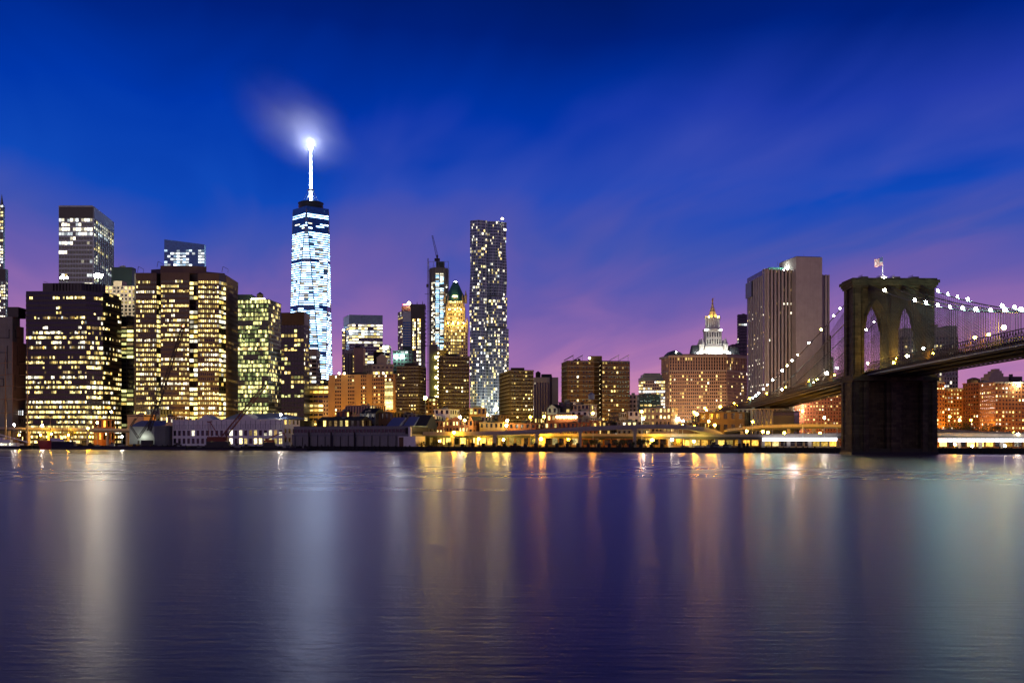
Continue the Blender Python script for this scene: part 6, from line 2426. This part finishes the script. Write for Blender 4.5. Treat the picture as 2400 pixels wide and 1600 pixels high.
def barge(name, label, pa, pb, off, wd, h_, m, clutter):
    t_ = thing(name, label, 'barge', (*shore((pa + pb) / 2, off), 0))
    A, B = shore(pa, off), shore(pb, off)
    mb = MB()
    mb.prism([A, B, B + SN * wd, A + SN * wd], -1, h_, m)
    mb.build('hull', t_)
    mb = MB()
    edge = A - SN * .12
    strip(mb, A - SN * .15, B - SN * .15, -.1, .2, h_ - .3, h_ + .25, 'bulkhead_dark')
    mb.build('rub_rail', t_)
    for _ in range(clutter):
        q = A.lerp(B, rngc.uniform(.03, .97)) + SN * rngc.uniform(1, wd - 1)
        mb = MB()
        a_, c_, e = rngc.uniform(.6, 2.4), rngc.uniform(.5, 1.2), rngc.uniform(.5, 2.2)
        mb.box(q.x - a_, q.x + a_, q.y - c_, q.y + c_, h_ + .01, h_ + e, rngc.choice(['crane_dark', 'grey_metal', 'dark_timber', 'hull_dark', 'grey_concrete']))
        if rngc.random() < .5:
            mb.box(q.x - a_ * .5, q.x + a_ * .4, q.y - c_ * .6, q.y + c_ * .6, h_ + e + .01, h_ + e * 1.6, 'crane_dark')
        mb.build('deck_gear', t_)
    return t_


barge('work_barge', 'long black work barge carrying the red crane', 440, 720, -13, 11, 1.6, 'hull_dark', 30)
barge('flat_barge', 'flat black barge moored below the gabled shed', 142, 436, -12, 9, 2.4, 'hull_dark', 16)
t_ = barge('moored_barge', 'black moored barge with railings in front of the dim shop row', 1570, 1762, -12, 9, 2.6, 'hull_dark', 10)
mb = MB()
A, B = shore(1572, -11.6), shore(1760, -11.6)
for k in range(60):
    q = A.lerp(B, k / 59)
    mb.bar((q.x, q.y, 2.6), (q.x, q.y, 3.8), .05, 'pale_metal', None, 3)
mb.bar((*A, 3.8), (*B, 3.8), .06, 'pale_metal', None, 3)
o = mb.build('railing', t_)
for px, lab in ((1733, 'first thick black mooring post at the barge end'), (1752, 'last thick black mooring post, furthest from the barge'), (1744, 'middle thick black mooring post of three by the barge')):
    q = shore(px, -12.5)
    t2 = thing('dolphin_post', lab, 'mooring post', (q.x, q.y, 0), 'mooring posts by the barge')
    mb = MB()
    mb.lathe((q.x, q.y, -1), [(.9, 0), (.85, 6.2), (.5, 6.6)], 'dark_timber', 8)
    mb.build('post', t2)
# promenade under the traffic light trails
t_ = thing('promenade_railing', 'long pale railing along the lit promenade next to the stone pier', 'railing', (*shore(1860, 2), GROUND))
mb = MB()
A, B = shore(1765, 1.5), shore(1968, 1.5)
for k in range(70):
    q = A.lerp(B, k / 69)
    mb.bar((q.x, q.y, GROUND), (q.x, q.y, GROUND + 1.3), .06, 'dark_bronze', None, 4)
mb.build('baluster', t_)
mb = MB()
mb.bar((*A, GROUND + 1.3), (*B, GROUND + 1.3), .09, 'dark_bronze')
mb.bar((*A, GROUND + .5), (*B, GROUND + .5), .05, 'dark_bronze')
mb.build('handrail', t_)

# ------------------------------------------------------------------ ships
t_ = thing('tall_ship', 'old square-rigged sailing ship with bare yellow masts at the edge of the picture', 'ship', (*shore(20, -6), 0))
mb = MB()
hull = [shore(-60, -10), shore(40, -10), shore(58, -6), shore(40, -2), shore(-60, -2)]
mb.prism(hull, -.6, 3.2, 'hull_dark', [v_ for v_ in hull])
mb.build('hull', t_)
mb = MB()
q2 = inset(hull, .96)
mb.prism(q2, 3.21, 4.4, 'ship_white')
mb.build('bulwark', t_)
for px, ytop in ((13, 815), (64, 770), (-30, 800)):
    mb = MB()
    mb.bar(at(px, 1044, -6), at(px, 925, -6), .75, 'mast_wood', .6, 8)
    mb.bar(at(px, 925, -6), at(px - .4, ytop, -6), .45, 'mast_wood', .12, 6)
    mb.build('mast', t_)
    for k, (py, hl) in enumerate(((967, 30), (935, 27), (905, 23), (878, 19), (850, 14))):
        if py < ytop + 10:
            continue
        mb = MB()
        mb.bar(at(px - hl, py + 1.5, -7.2), at(px + hl, py - 1.5, -7.2), .26, 'mast_wood', .16, 6)
        mb.build('yard', t_)
    mb = MB()
    for dx in (-26, -20, -14, 14, 20, 26):
        mb.bar(at(px + dx, 1040, -6), at(px, 925, -6), .06, 'dark_timber', None, 3)
        mb.bar(at(px + dx * .6, 925, -6), at(px, ytop + 20, -6), .045, 'dark_timber', None, 3)
    o = mb.build('rigging', t_)
t_ = thing('white_ferry', 'bright white boat with sloping bow rail beside the tall ship', 'boat', (*shore(30, -14), 0))
mb = MB()
h1 = [shore(-50, -18), shore(44, -18), shore(70, -15), shore(44, -12), shore(-50, -12)]
mb.prism(inset(h1, .9), -.4, 2.4, 'hull_dark', h1)
mb.build('hull', t_)
mb = MB()
for k, (a_, c_, z0, z1) in enumerate(((-50, 40, 2.41, 5.2), (-50, 24, 5.22, 7.6), (-50, 6, 7.62, 9.4))):
    mb.prism([shore(a_, -17), shore(c_, -17), shore(c_ + 6, -15), shore(c_, -13), shore(a_, -13)], z0, z1, 'ship_white')
mb.build('superstructure', t_)
mb = MB()
mb.bar(at(0, 1018, -17.4), at(66, 1036, -17.4), .5, 'ship_white')
mb.build('gangway', t_)
for k in range(9):
    mb = MB()
    q = shore(-6 + k * 5, -17.2)
    mb.box(q.x - .5, q.x + .5, q.y - .25, q.y, 3.2, 4.6, 'white')
    mb.build('window', t_)
t_ = thing('red_ship', 'lightship with red pointed bow and yellow funnel at the quay', 'ship', (*shore(120, -8), 0))
mb = MB()
zh = PZ(1034, shore(120, -8).y)
lo_ = [shore(95, -9), shore(120, -10.5), shore(120, -5.5), shore(95, -7)]
up_ = [shore(86, -8.3), shore(120, -11.5), shore(120, -4.5), shore(86, -7.9)]
mb.prism(lo_, -.3, zh + .8, 'hull_red', up_)
mb.build('bow', t_)
mb = MB()
mb.prism([shore(120.1, -10.5), shore(170, -12), shore(176, -8), shore(170, -5), shore(120.1, -5.5)], -.3, zh, 'hull_dark', [shore(120.1, -11.5), shore(172, -12.5), shore(178, -8), shore(172, -4.5), shore(120.1, -4.5)])
mb.build('hull', t_)
mb = MB()
q = shore(137, -8)
mb.lathe((q.x, q.y, 5), [(1.1, 0), (1.1, 6), (1.2, 6), (1.2, 6.6)], 'yellow_paint', 10)
mb.build('funnel', t_)
mb = MB()
mb.prism([shore(118, -10), shore(150, -10.5), shore(150, -6.5), shore(118, -6.5)], zh + .02, zh + 2.4, 'ship_white')
mb.build('deckhouse', t_)
for px, py in ((118, 966), (147, 958), (158, 978), (171, 980)):
    mb = MB()
    mb.bar(at(px, 1032, -8), at(px, py, -8), .32, 'mast_wood', .14, 6)
    mb.build('mast', t_)
    mb = MB()
    for dx in (-9, 9):
        mb.bar(at(px + dx, 1030, -8), at(px, py + 6, -8), .06, 'dark_timber', None, 3)
    o = mb.build('rigging', t_)

# ------------------------------------------------------------------ street lamps
def street_lamp(px, py, off, m, r, label, group, base=None, D_=None, stem=True):
    q = shore(px, off)
    z = PZ(py, q.y)
    zb_ = GROUND if base is None else base
    t_ = thing('street_lamp', label, 'lamp', (q.x, q.y, zb_), group)
    if stem:
        mb = MB()
        mb.bar((q.x, q.y, zb_), (q.x, q.y, z - r * .6), .16, 'pale_metal', .1, 6)
        mb.build('post', t_)
        mb = MB()
        mb.lathe((q.x, q.y, z + r * .95), [(r * .7, 0), (.1, .3)], 'grey_metal', 6)
        mb.build('cap', t_)
    o = bpy.data.objects.new('lamp_globe', lamp_mesh(m, r))
    COL.objects.link(o)
    o.location = (q.x, q.y, z)
    adopt(o, t_)
    return t_


G1, G2, G3, G4 = 'white lamps on the ship quay', 'amber lamps on the ramp', 'amber lamps under the highway', 'amber lamps below the bridge'
street_lamp(33, 995, 1, 'lamp_white_big', .8, 'white quay lamp above the bright white boat', G1)
street_lamp(99, 997, 1, 'lamp_white_big', .8, 'white quay lamp next to the pink end wall', G1)
street_lamp(206, 1003, 3, 'lamp_amber_big', .8, 'big amber quay lamp before the black ribbon office', G1)
street_lamp(228, 990, 50, 'lamp_yellow', .8, 'soft yellow lamp close to the black office base', G1)
street_lamp(261, 965, 66, 'lamp_white', .9, 'tall white lamp at the corner of the black office', G1)
street_lamp(286, 1023, -4, 'lamp_white_big', .75, 'cold white lamp low over the flat barge', G1)
street_lamp(146, 1026, 6, 'lamp_amber', .6, 'small amber lamp by the yellow funnel', G1)
street_lamp(211, 1023, 6, 'lamp_amber', .6, 'small amber lamp straight below the big amber quay lamp', G1)
street_lamp(658, 971, 19, 'lamp_white_big', .75, 'bright white lamp at the corner of the white market hall roof', None)
street_lamp(1064, 1013, 20, 'lamp_amber_big', .85, 'brilliant amber lamp on the first ramp pier', G2)
street_lamp(1078, 977, 52, 'lamp_white_big', .8, 'tall white lamp in front of the pediment market', G2)
street_lamp(1089, 984, 56, 'lamp_yellow', .8, 'yellow lamp next to the tall white one at the pediment market', G2)
street_lamp(1163, 956, 100, 'lamp_yellow', 1.2, 'round yellow-white lamp between the wavy tower and balcony tower', None)
street_lamp(1143, 972, 98, 'lamp_yellow', .7, 'small yellow lamp above the peach brick house', None)
street_lamp(997, 932, 108, 'lamp_yellow', 1.2, 'round yellow lamp beside the lamp-lit black slab', None)
street_lamp(989, 981, 76, 'lamp_amber', .8, 'small amber lamp above the black steep roof', None)
street_lamp(1189, 985, 66, 'lamp_yellow', .9, 'yellow lamp before the shadowed balcony tower', None)
street_lamp(1187, 996, 64, 'lamp_white', .8, 'white shop lamp on the red terrace', None)
for px, py, lab in ((1243, 977, 'amber ramp lamp in front of the third balcony tower'), (1275, 976, 'amber ramp lamp at the ribbed slab'), (1390, 968, 'amber ramp lamp under the twin balcony tower'), (1504, 964, 'amber ramp lamp by the white corner house')):
    street_lamp(px, py, 27, 'lamp_amber', .85, lab, G2)
street_lamp(1507, 980, 25, 'lamp_white_big', .75, 'brilliant white ramp lamp above the last T-shaped pier', G2)
for px, py, m, r, lab in ((1122, 1028, 'lamp_amber_big', .8, 'amber lamp under the ramp between its first piers'), (1268, 1028, 'lamp_amber_big', .95, 'large amber lamp under the third ramp pier'),
                          (1332, 1030, 'lamp_amber', .8, 'amber lamp on the golden market wall'), (1529, 1031, 'lamp_amber_big', .9, 'large amber lamp behind the last quay trees'),
                          (1575, 1030, 'lamp_white', .8, 'white lamp at the barge end of the market'), (1626, 1034, 'lamp_yellow', .7, 'pale lamp over the moored barge'),
                          (1030, 1033, 'lamp_yellow', .6, 'yellow lamp at the start of the market'), (1180, 1030, 'lamp_yellow', .7, 'yellow lamp over the parked cars')):
    street_lamp(px, py, 40 if px > 1560 else 41, m, r, lab, G3)
for px, py, off, m, r, lab in ((1633, 970, 120, 'lamp_amber_big', 1.0, 'largest amber lamp where the bridge deck meets the city'), (1627, 966, 125, 'lamp_amber', .8, 'amber lamp just beside the largest one'),
                               (1661, 987, 70, 'lamp_amber_big', .7, 'red-amber lamp below the far end of the bridge'), (1675, 996, 66, 'lamp_amber_big', .8, 'amber lamp under the red-amber one'),
                               (1600, 997, 60, 'lamp_amber', .8, 'amber lamp above the first ramp bend'), (1627, 1000, 60, 'lamp_amber', .8, 'amber lamp on the ramp bend'),
                               (1581, 973, 110, 'lamp_amber', .8, 'amber lamp at the foot of the civic building'), (1590, 982, 108, 'lamp_white', .9, 'white street light group at the civic building'),
                               (1750, 1010, 60, 'lamp_amber_big', .8, 'amber lamp inside the curling ramp'), (1764, 988, 80, 'lamp_amber', .7, 'small amber lamp hanging by the striped block'),
                               (1881, 963, 62, 'lamp_amber_big', .7, 'tall red-amber lamp under the bridge deck'), (1932, 979, 90, 'lamp_white_big', .7, 'white lamp before the red housing'),
                               (1922, 1015, 60, 'lamp_amber_big', .75, 'amber lamp next to the gantry frame'), (1788, 1011, 60, 'lamp_amber', .8, 'first amber lamp of the row under the ramp'),
                               (1800, 1013, 58, 'lamp_amber_big', .7, 'second amber lamp of the row under the ramp'), (1838, 1014, 60, 'lamp_amber', .8, 'last amber lamp of the row under the ramp'),
                               (2226, 976, 82, 'lamp_amber', .7, 'tall amber lamp in front of the orange housing'), (2249, 984, 110, 'lamp_yellow', .7, 'yellow lamp above the round tree'),
                               (2276, 984, 110, 'lamp_amber', .6, 'small amber lamp behind the round tree'), (2386, 1017, 46, 'lamp_white', .6, 'white lamp on the highway by the picture edge'),
                               (2238, 1041, 30, 'lamp_amber_big', .7, 'amber lamp low on the quay past the stone pier'), (2279, 1045, 30, 'lamp_white', .6, 'white lamp low on the quay past the stone pier'), (2355, 1044, 30, 'lamp_white', .6, 'white lamp low on the quay near the picture edge')):
    street_lamp(px, py, off, m, r, lab, G4)


# lamps in the streets between the buildings
def city_lamp(px, d_, h_, m, r, label):
    q = P2(px, d_)
    t_ = thing('street_lamp', label, 'lamp', (q.x, q.y, GROUND), 'street lamps between the buildings')
    mb = MB()
    mb.bar((q.x, q.y, GROUND), (q.x, q.y, GROUND + h_ - r * .6), .16, 'pale_metal', .1, 6)
    mb.build('post', t_)
    o = bpy.data.objects.new('lamp_globe', lamp_mesh(m, r))
    COL.objects.link(o)
    o.location = (q.x, q.y, GROUND + h_)
    adopt(o, t_)


for px, d_, h_, m, r, lab in (
        (330, 975, 10, 'lamp_amber_big', 1.0, 'amber street lamp at the corner of the brown office'), (378, 975, 10, 'lamp_amber_big', 1.0, 'amber street lamp before the first bay of the brown office'),
        (430, 972, 10, 'lamp_amber_big', 1.0, 'amber street lamp before the middle bay of the brown office'), (490, 975, 10, 'lamp_amber_big', 1.0, 'amber street lamp before the last bay of the brown office'),
        (545, 985, 10, 'lamp_amber_big', 1.0, 'amber street lamp at the flank of the brown office'),
        (120, 985, 10, 'lamp_amber_big', .9, 'amber street lamp in front of the black ribbon office'), (250, 990, 10, 'lamp_amber_big', .9, 'amber street lamp at the chamfered end of the black office'),
        (745, 1008, 12, 'lamp_yellow_big', 1.0, 'yellow street lamp under the ochre low block'), (800, 958, 13, 'lamp_amber_big', 1.1, 'amber street lamp at one end of the ochre apartments'), (850, 952, 14, 'lamp_amber_big', 1.1, 'amber street lamp in the middle of the ochre apartments'), (905, 945, 13, 'lamp_amber_big', 1.1, 'amber street lamp below the glowing stair strip'),
        (1060, 1385, 60, 'lamp_yellow_big', 1.4, 'yellow roof lamp at the foot of the gothic tower'), (1160, 1340, 40, 'lamp_white_huge', 1.6, 'white lamp lighting the foot of the wavy tower'),
        (1560, 1340, 24, 'lamp_amber_huge', 1.6, 'amber lamp group at the corner of the civic building'), (1600, 1335, 26, 'lamp_amber_huge', 1.6, 'amber lamp group before the civic building entrance'), (1645, 1335, 28, 'lamp_amber_huge', 1.6, 'amber lamp group before the middle of the civic building'), (1690, 1335, 34, 'lamp_amber_huge', 1.6, 'amber lamp group before the last bays of the civic building'),
        (1800, 930, 34, 'tower_fill_lamp', 1.3, 'added warm pole lamp under the bridge deck, lighting the ribbed concrete tower'), (1860, 925, 34, 'tower_fill_lamp', 1.3, 'second added warm pole lamp lighting the ribbed concrete tower'),  # two lamps added only to brighten the ribbed concrete tower
        (45, 990, 9, 'lamp_amber_big', .8, 'amber street lamp before the brown loft'), (95, 985, 9, 'lamp_amber_big', .8, 'amber street lamp before the dim brick warehouse'), (160, 972, 9, 'lamp_amber_big', .8, 'amber street lamp before the narrow arched windows'),
        (595, 985, 10, 'lamp_yellow_big', .9, 'yellow street lamp before the lime-lit block'), (690, 975, 10, 'lamp_amber_big', .9, 'amber street lamp before the dark corner tower'), (955, 905, 12, 'lamp_amber_big', .9, 'amber street lamp before the first balcony tower'), (1065, 890, 12, 'lamp_amber_big', .9, 'amber street lamp before the second balcony tower'), (1215, 855, 12, 'lamp_amber_big', .9, 'amber street lamp before the third balcony tower'), (1350, 880, 12, 'lamp_amber_big', .9, 'amber street lamp at one wing of the twin balcony tower'), (1445, 880, 12, 'lamp_amber_big', .9, 'amber street lamp at the other wing of the twin balcony tower'),
        (1815, 1010, 12, 'lamp_amber_big', 1.2, 'amber street lamp at the foot of the ribbed concrete tower'), (1890, 1015, 12, 'lamp_amber_big', 1.2, 'amber street lamp below the blank service shaft'),
        (2205, 775, 9, 'lamp_amber_big', 1.0, 'amber lamp at the foot of the narrow housing block'), (2240, 800, 9, 'lamp_amber_big', 1.0, 'amber lamp at the foot of the second housing block'), (2320, 790, 9, 'lamp_amber_big', 1.0, 'amber lamp before the red housing'), (2375, 765, 9, 'lamp_amber_big', 1.1, 'amber lamp before the brightest housing'), (1925, 900, 9, 'lamp_amber_big', 1.0, 'amber lamp before the housing under the bridge')):
    city_lamp(px, d_, h_, m, r, lab)

# ------------------------------------------------------------------ trees
def tree(px, off, h_, wdt, leaf, label, seed, n=420, zb_=GROUND):
    r_ = random.Random(seed)
    q = shore(px, off)
    t_ = thing('tree', label, 'tree', (q.x, q.y, zb_), 'quayside trees')
    mb = MB()
    mb.bar((q.x, q.y, zb_), (q.x, q.y, zb_ + h_ * .45), wdt * .07, 'bark', wdt * .04, 6)
    tips = []
    for k in range(6):
        a_ = k * 1.05 + r_.random()
        e = (q.x + math.cos(a_) * wdt * .5 * r_.uniform(.5, .9), q.y + math.sin(a_) * wdt * .5 * r_.uniform(.5, .9), zb_ + h_ * r_.uniform(.55, .85))
        mb.bar((q.x, q.y, zb_ + h_ * r_.uniform(.25, .42)), e, wdt * .03, 'bark', wdt * .01, 5)
        tips.append(Vector(e))
    tips.append(Vector((q.x, q.y, zb_ + h_ * .85)))
    mb.build('trunk', t_)
    mb = MB()
    for _ in range(n):
        c_ = r_.choice(tips) + Vector((r_.gauss(0, 1), r_.gauss(0, 1), r_.gauss(0, .8))) * wdt * .17
        s_ = r_.uniform(.18, .42)
        u = Vector((r_.uniform(-1, 1), r_.uniform(-1, 1), r_.uniform(-1, 1))).normalized()
        v_ = u.cross(Vector((r_.uniform(-1, 1), r_.uniform(-1, 1), r_.uniform(-1, 1)))).normalized()
        mb.add([c_ - u * s_, c_ - v_ * s_ * .6, c_ + u * s_, c_ + v_ * s_ * .6], [(0, 1, 2, 3)], leaf)
    mb.build('crown', t_)


for k, (px, off, h_, wd, lab) in enumerate([
    (1313, 9, 3.2, 4, 'low dark bush left of the quay tree by the amber lamp'.replace('left of', 'before')), (1338, 9, 5.2, 4.6, 'dark round quay tree against the golden market wall'),
    (1386, 9, 4.8, 4.2, 'dark quay tree just past the ramp pier'), (1396, 10, 5.4, 3.4, 'narrow dark quay tree before the dark container bay'),
    (1445, 9, 4.6, 5, 'wide dark quay tree before the container bay'), (1462, 10, 5.0, 4.6, 'dark quay tree at the end of the container bay'),
    (1482, 9, 3.6, 3.8, 'small dark quay tree at the last ramp pier'), (1499, 9, 5.0, 4.4, 'dark quay tree under the white ramp lamp'),
    (1513, 9, 5.6, 4.6, 'dark quay tree in front of the large amber lamp'), (1534, 9, 4.6, 4.2, 'last dark quay tree before the barge'),
    (1052, 9, 3.4, 4, 'dark bush by the first ramp pier'), (990, 9, 3.0, 6, 'wide low dark bush near the pale pump house'), (1018, 9, 3.4, 6, 'long dark hedge-like bush at the market start')]):
    tree(px, off, h_, wd, 'leaf_dark', lab, 40 + k, 360)
for k, (px, off, h_, wd, lab) in enumerate([(2222, 86, 9, 8, 'green tree beside the amber lamp at the stone pier'), (2250, 88, 12, 13, 'broad round green tree before the dark housing block'), (2272, 88, 10.5, 9, 'green tree overlapping the broad round one'),
                                            (2318, 88, 10.5, 9, 'green tree before the brick housing with few lights'), (2338, 88, 9.5, 9, 'green tree furthest along the housing row'), (1870, 90, 7, 9, 'dark tree by the curling ramp')]):
    tree(px, off, h_, wd, 'leaf_green', lab, 70 + k, 700, GROUND + (4 if px > 2000 else 8))

# parked cars under the highway
def car(px, off, m, label):
    q = shore(px, off)
    t_ = thing('parked_car', label, 'car', (q.x, q.y, GROUND), 'cars parked under the highway')
    a_ = math.atan2(SD.y, SD.x)

    def T(x, y, z):
        return (q.x + x * math.cos(a_) - y * math.sin(a_), q.y + x * math.sin(a_) + y * math.cos(a_), GROUND + z)
    mb = MB()
    mb.hexa([T(-2.1, -.85, .35), T(2.1, -.85, .35), T(2.1, .85, .35), T(-2.1, .85, .35), T(-2.15, -.85, .9), T(2.1, -.85, .85), T(2.1, .85, .85), T(-2.15, .85, .9)], m)
    mb.build('body', t_)
    mb = MB()
    mb.hexa([T(-1.7, -.78, .91), T(1.0, -.78, .91), T(1.0, .78, .91), T(-1.7, .78, .91), T(-1.2, -.68, 1.45), T(.4, -.68, 1.45), T(.4, .68, 1.45), T(-1.2, .68, 1.45)], 'dark_glass')
    mb.build('cabin', t_)
    for x in (-1.3, 1.3):
        for y in (-.8, .8):
            mb = MB()
            mb.bar(T(x, y - .1, .33), T(x, y + .1, .33), .33, 'black_panel', None, 10)
            mb.build('wheel', t_)


for k, (px, m, lab) in enumerate(((1172, 'hull_dark', 'dark car parked beside the second ramp pier'), (1186, 'pale_metal', 'silver car parked among the amber-lit cars'), (1201, 'crane_red', 'red car parked in the middle of the amber-lit cars'),
                                  (1215, 'hull_dark', 'black car parked third from the next pier'), (1230, 'ship_white', 'white car parked close to the third ramp pier'), (1010, 'hull_dark', 'dark van-like car near the market start'),
                                  (1640, 'pale_metal', 'silver car behind the moored barge'), (1665, 'hull_dark', 'dark car behind the moored barge'), (1690, 'ship_white', 'white car behind the moored barge'))):
    car(px, 12, m, lab)
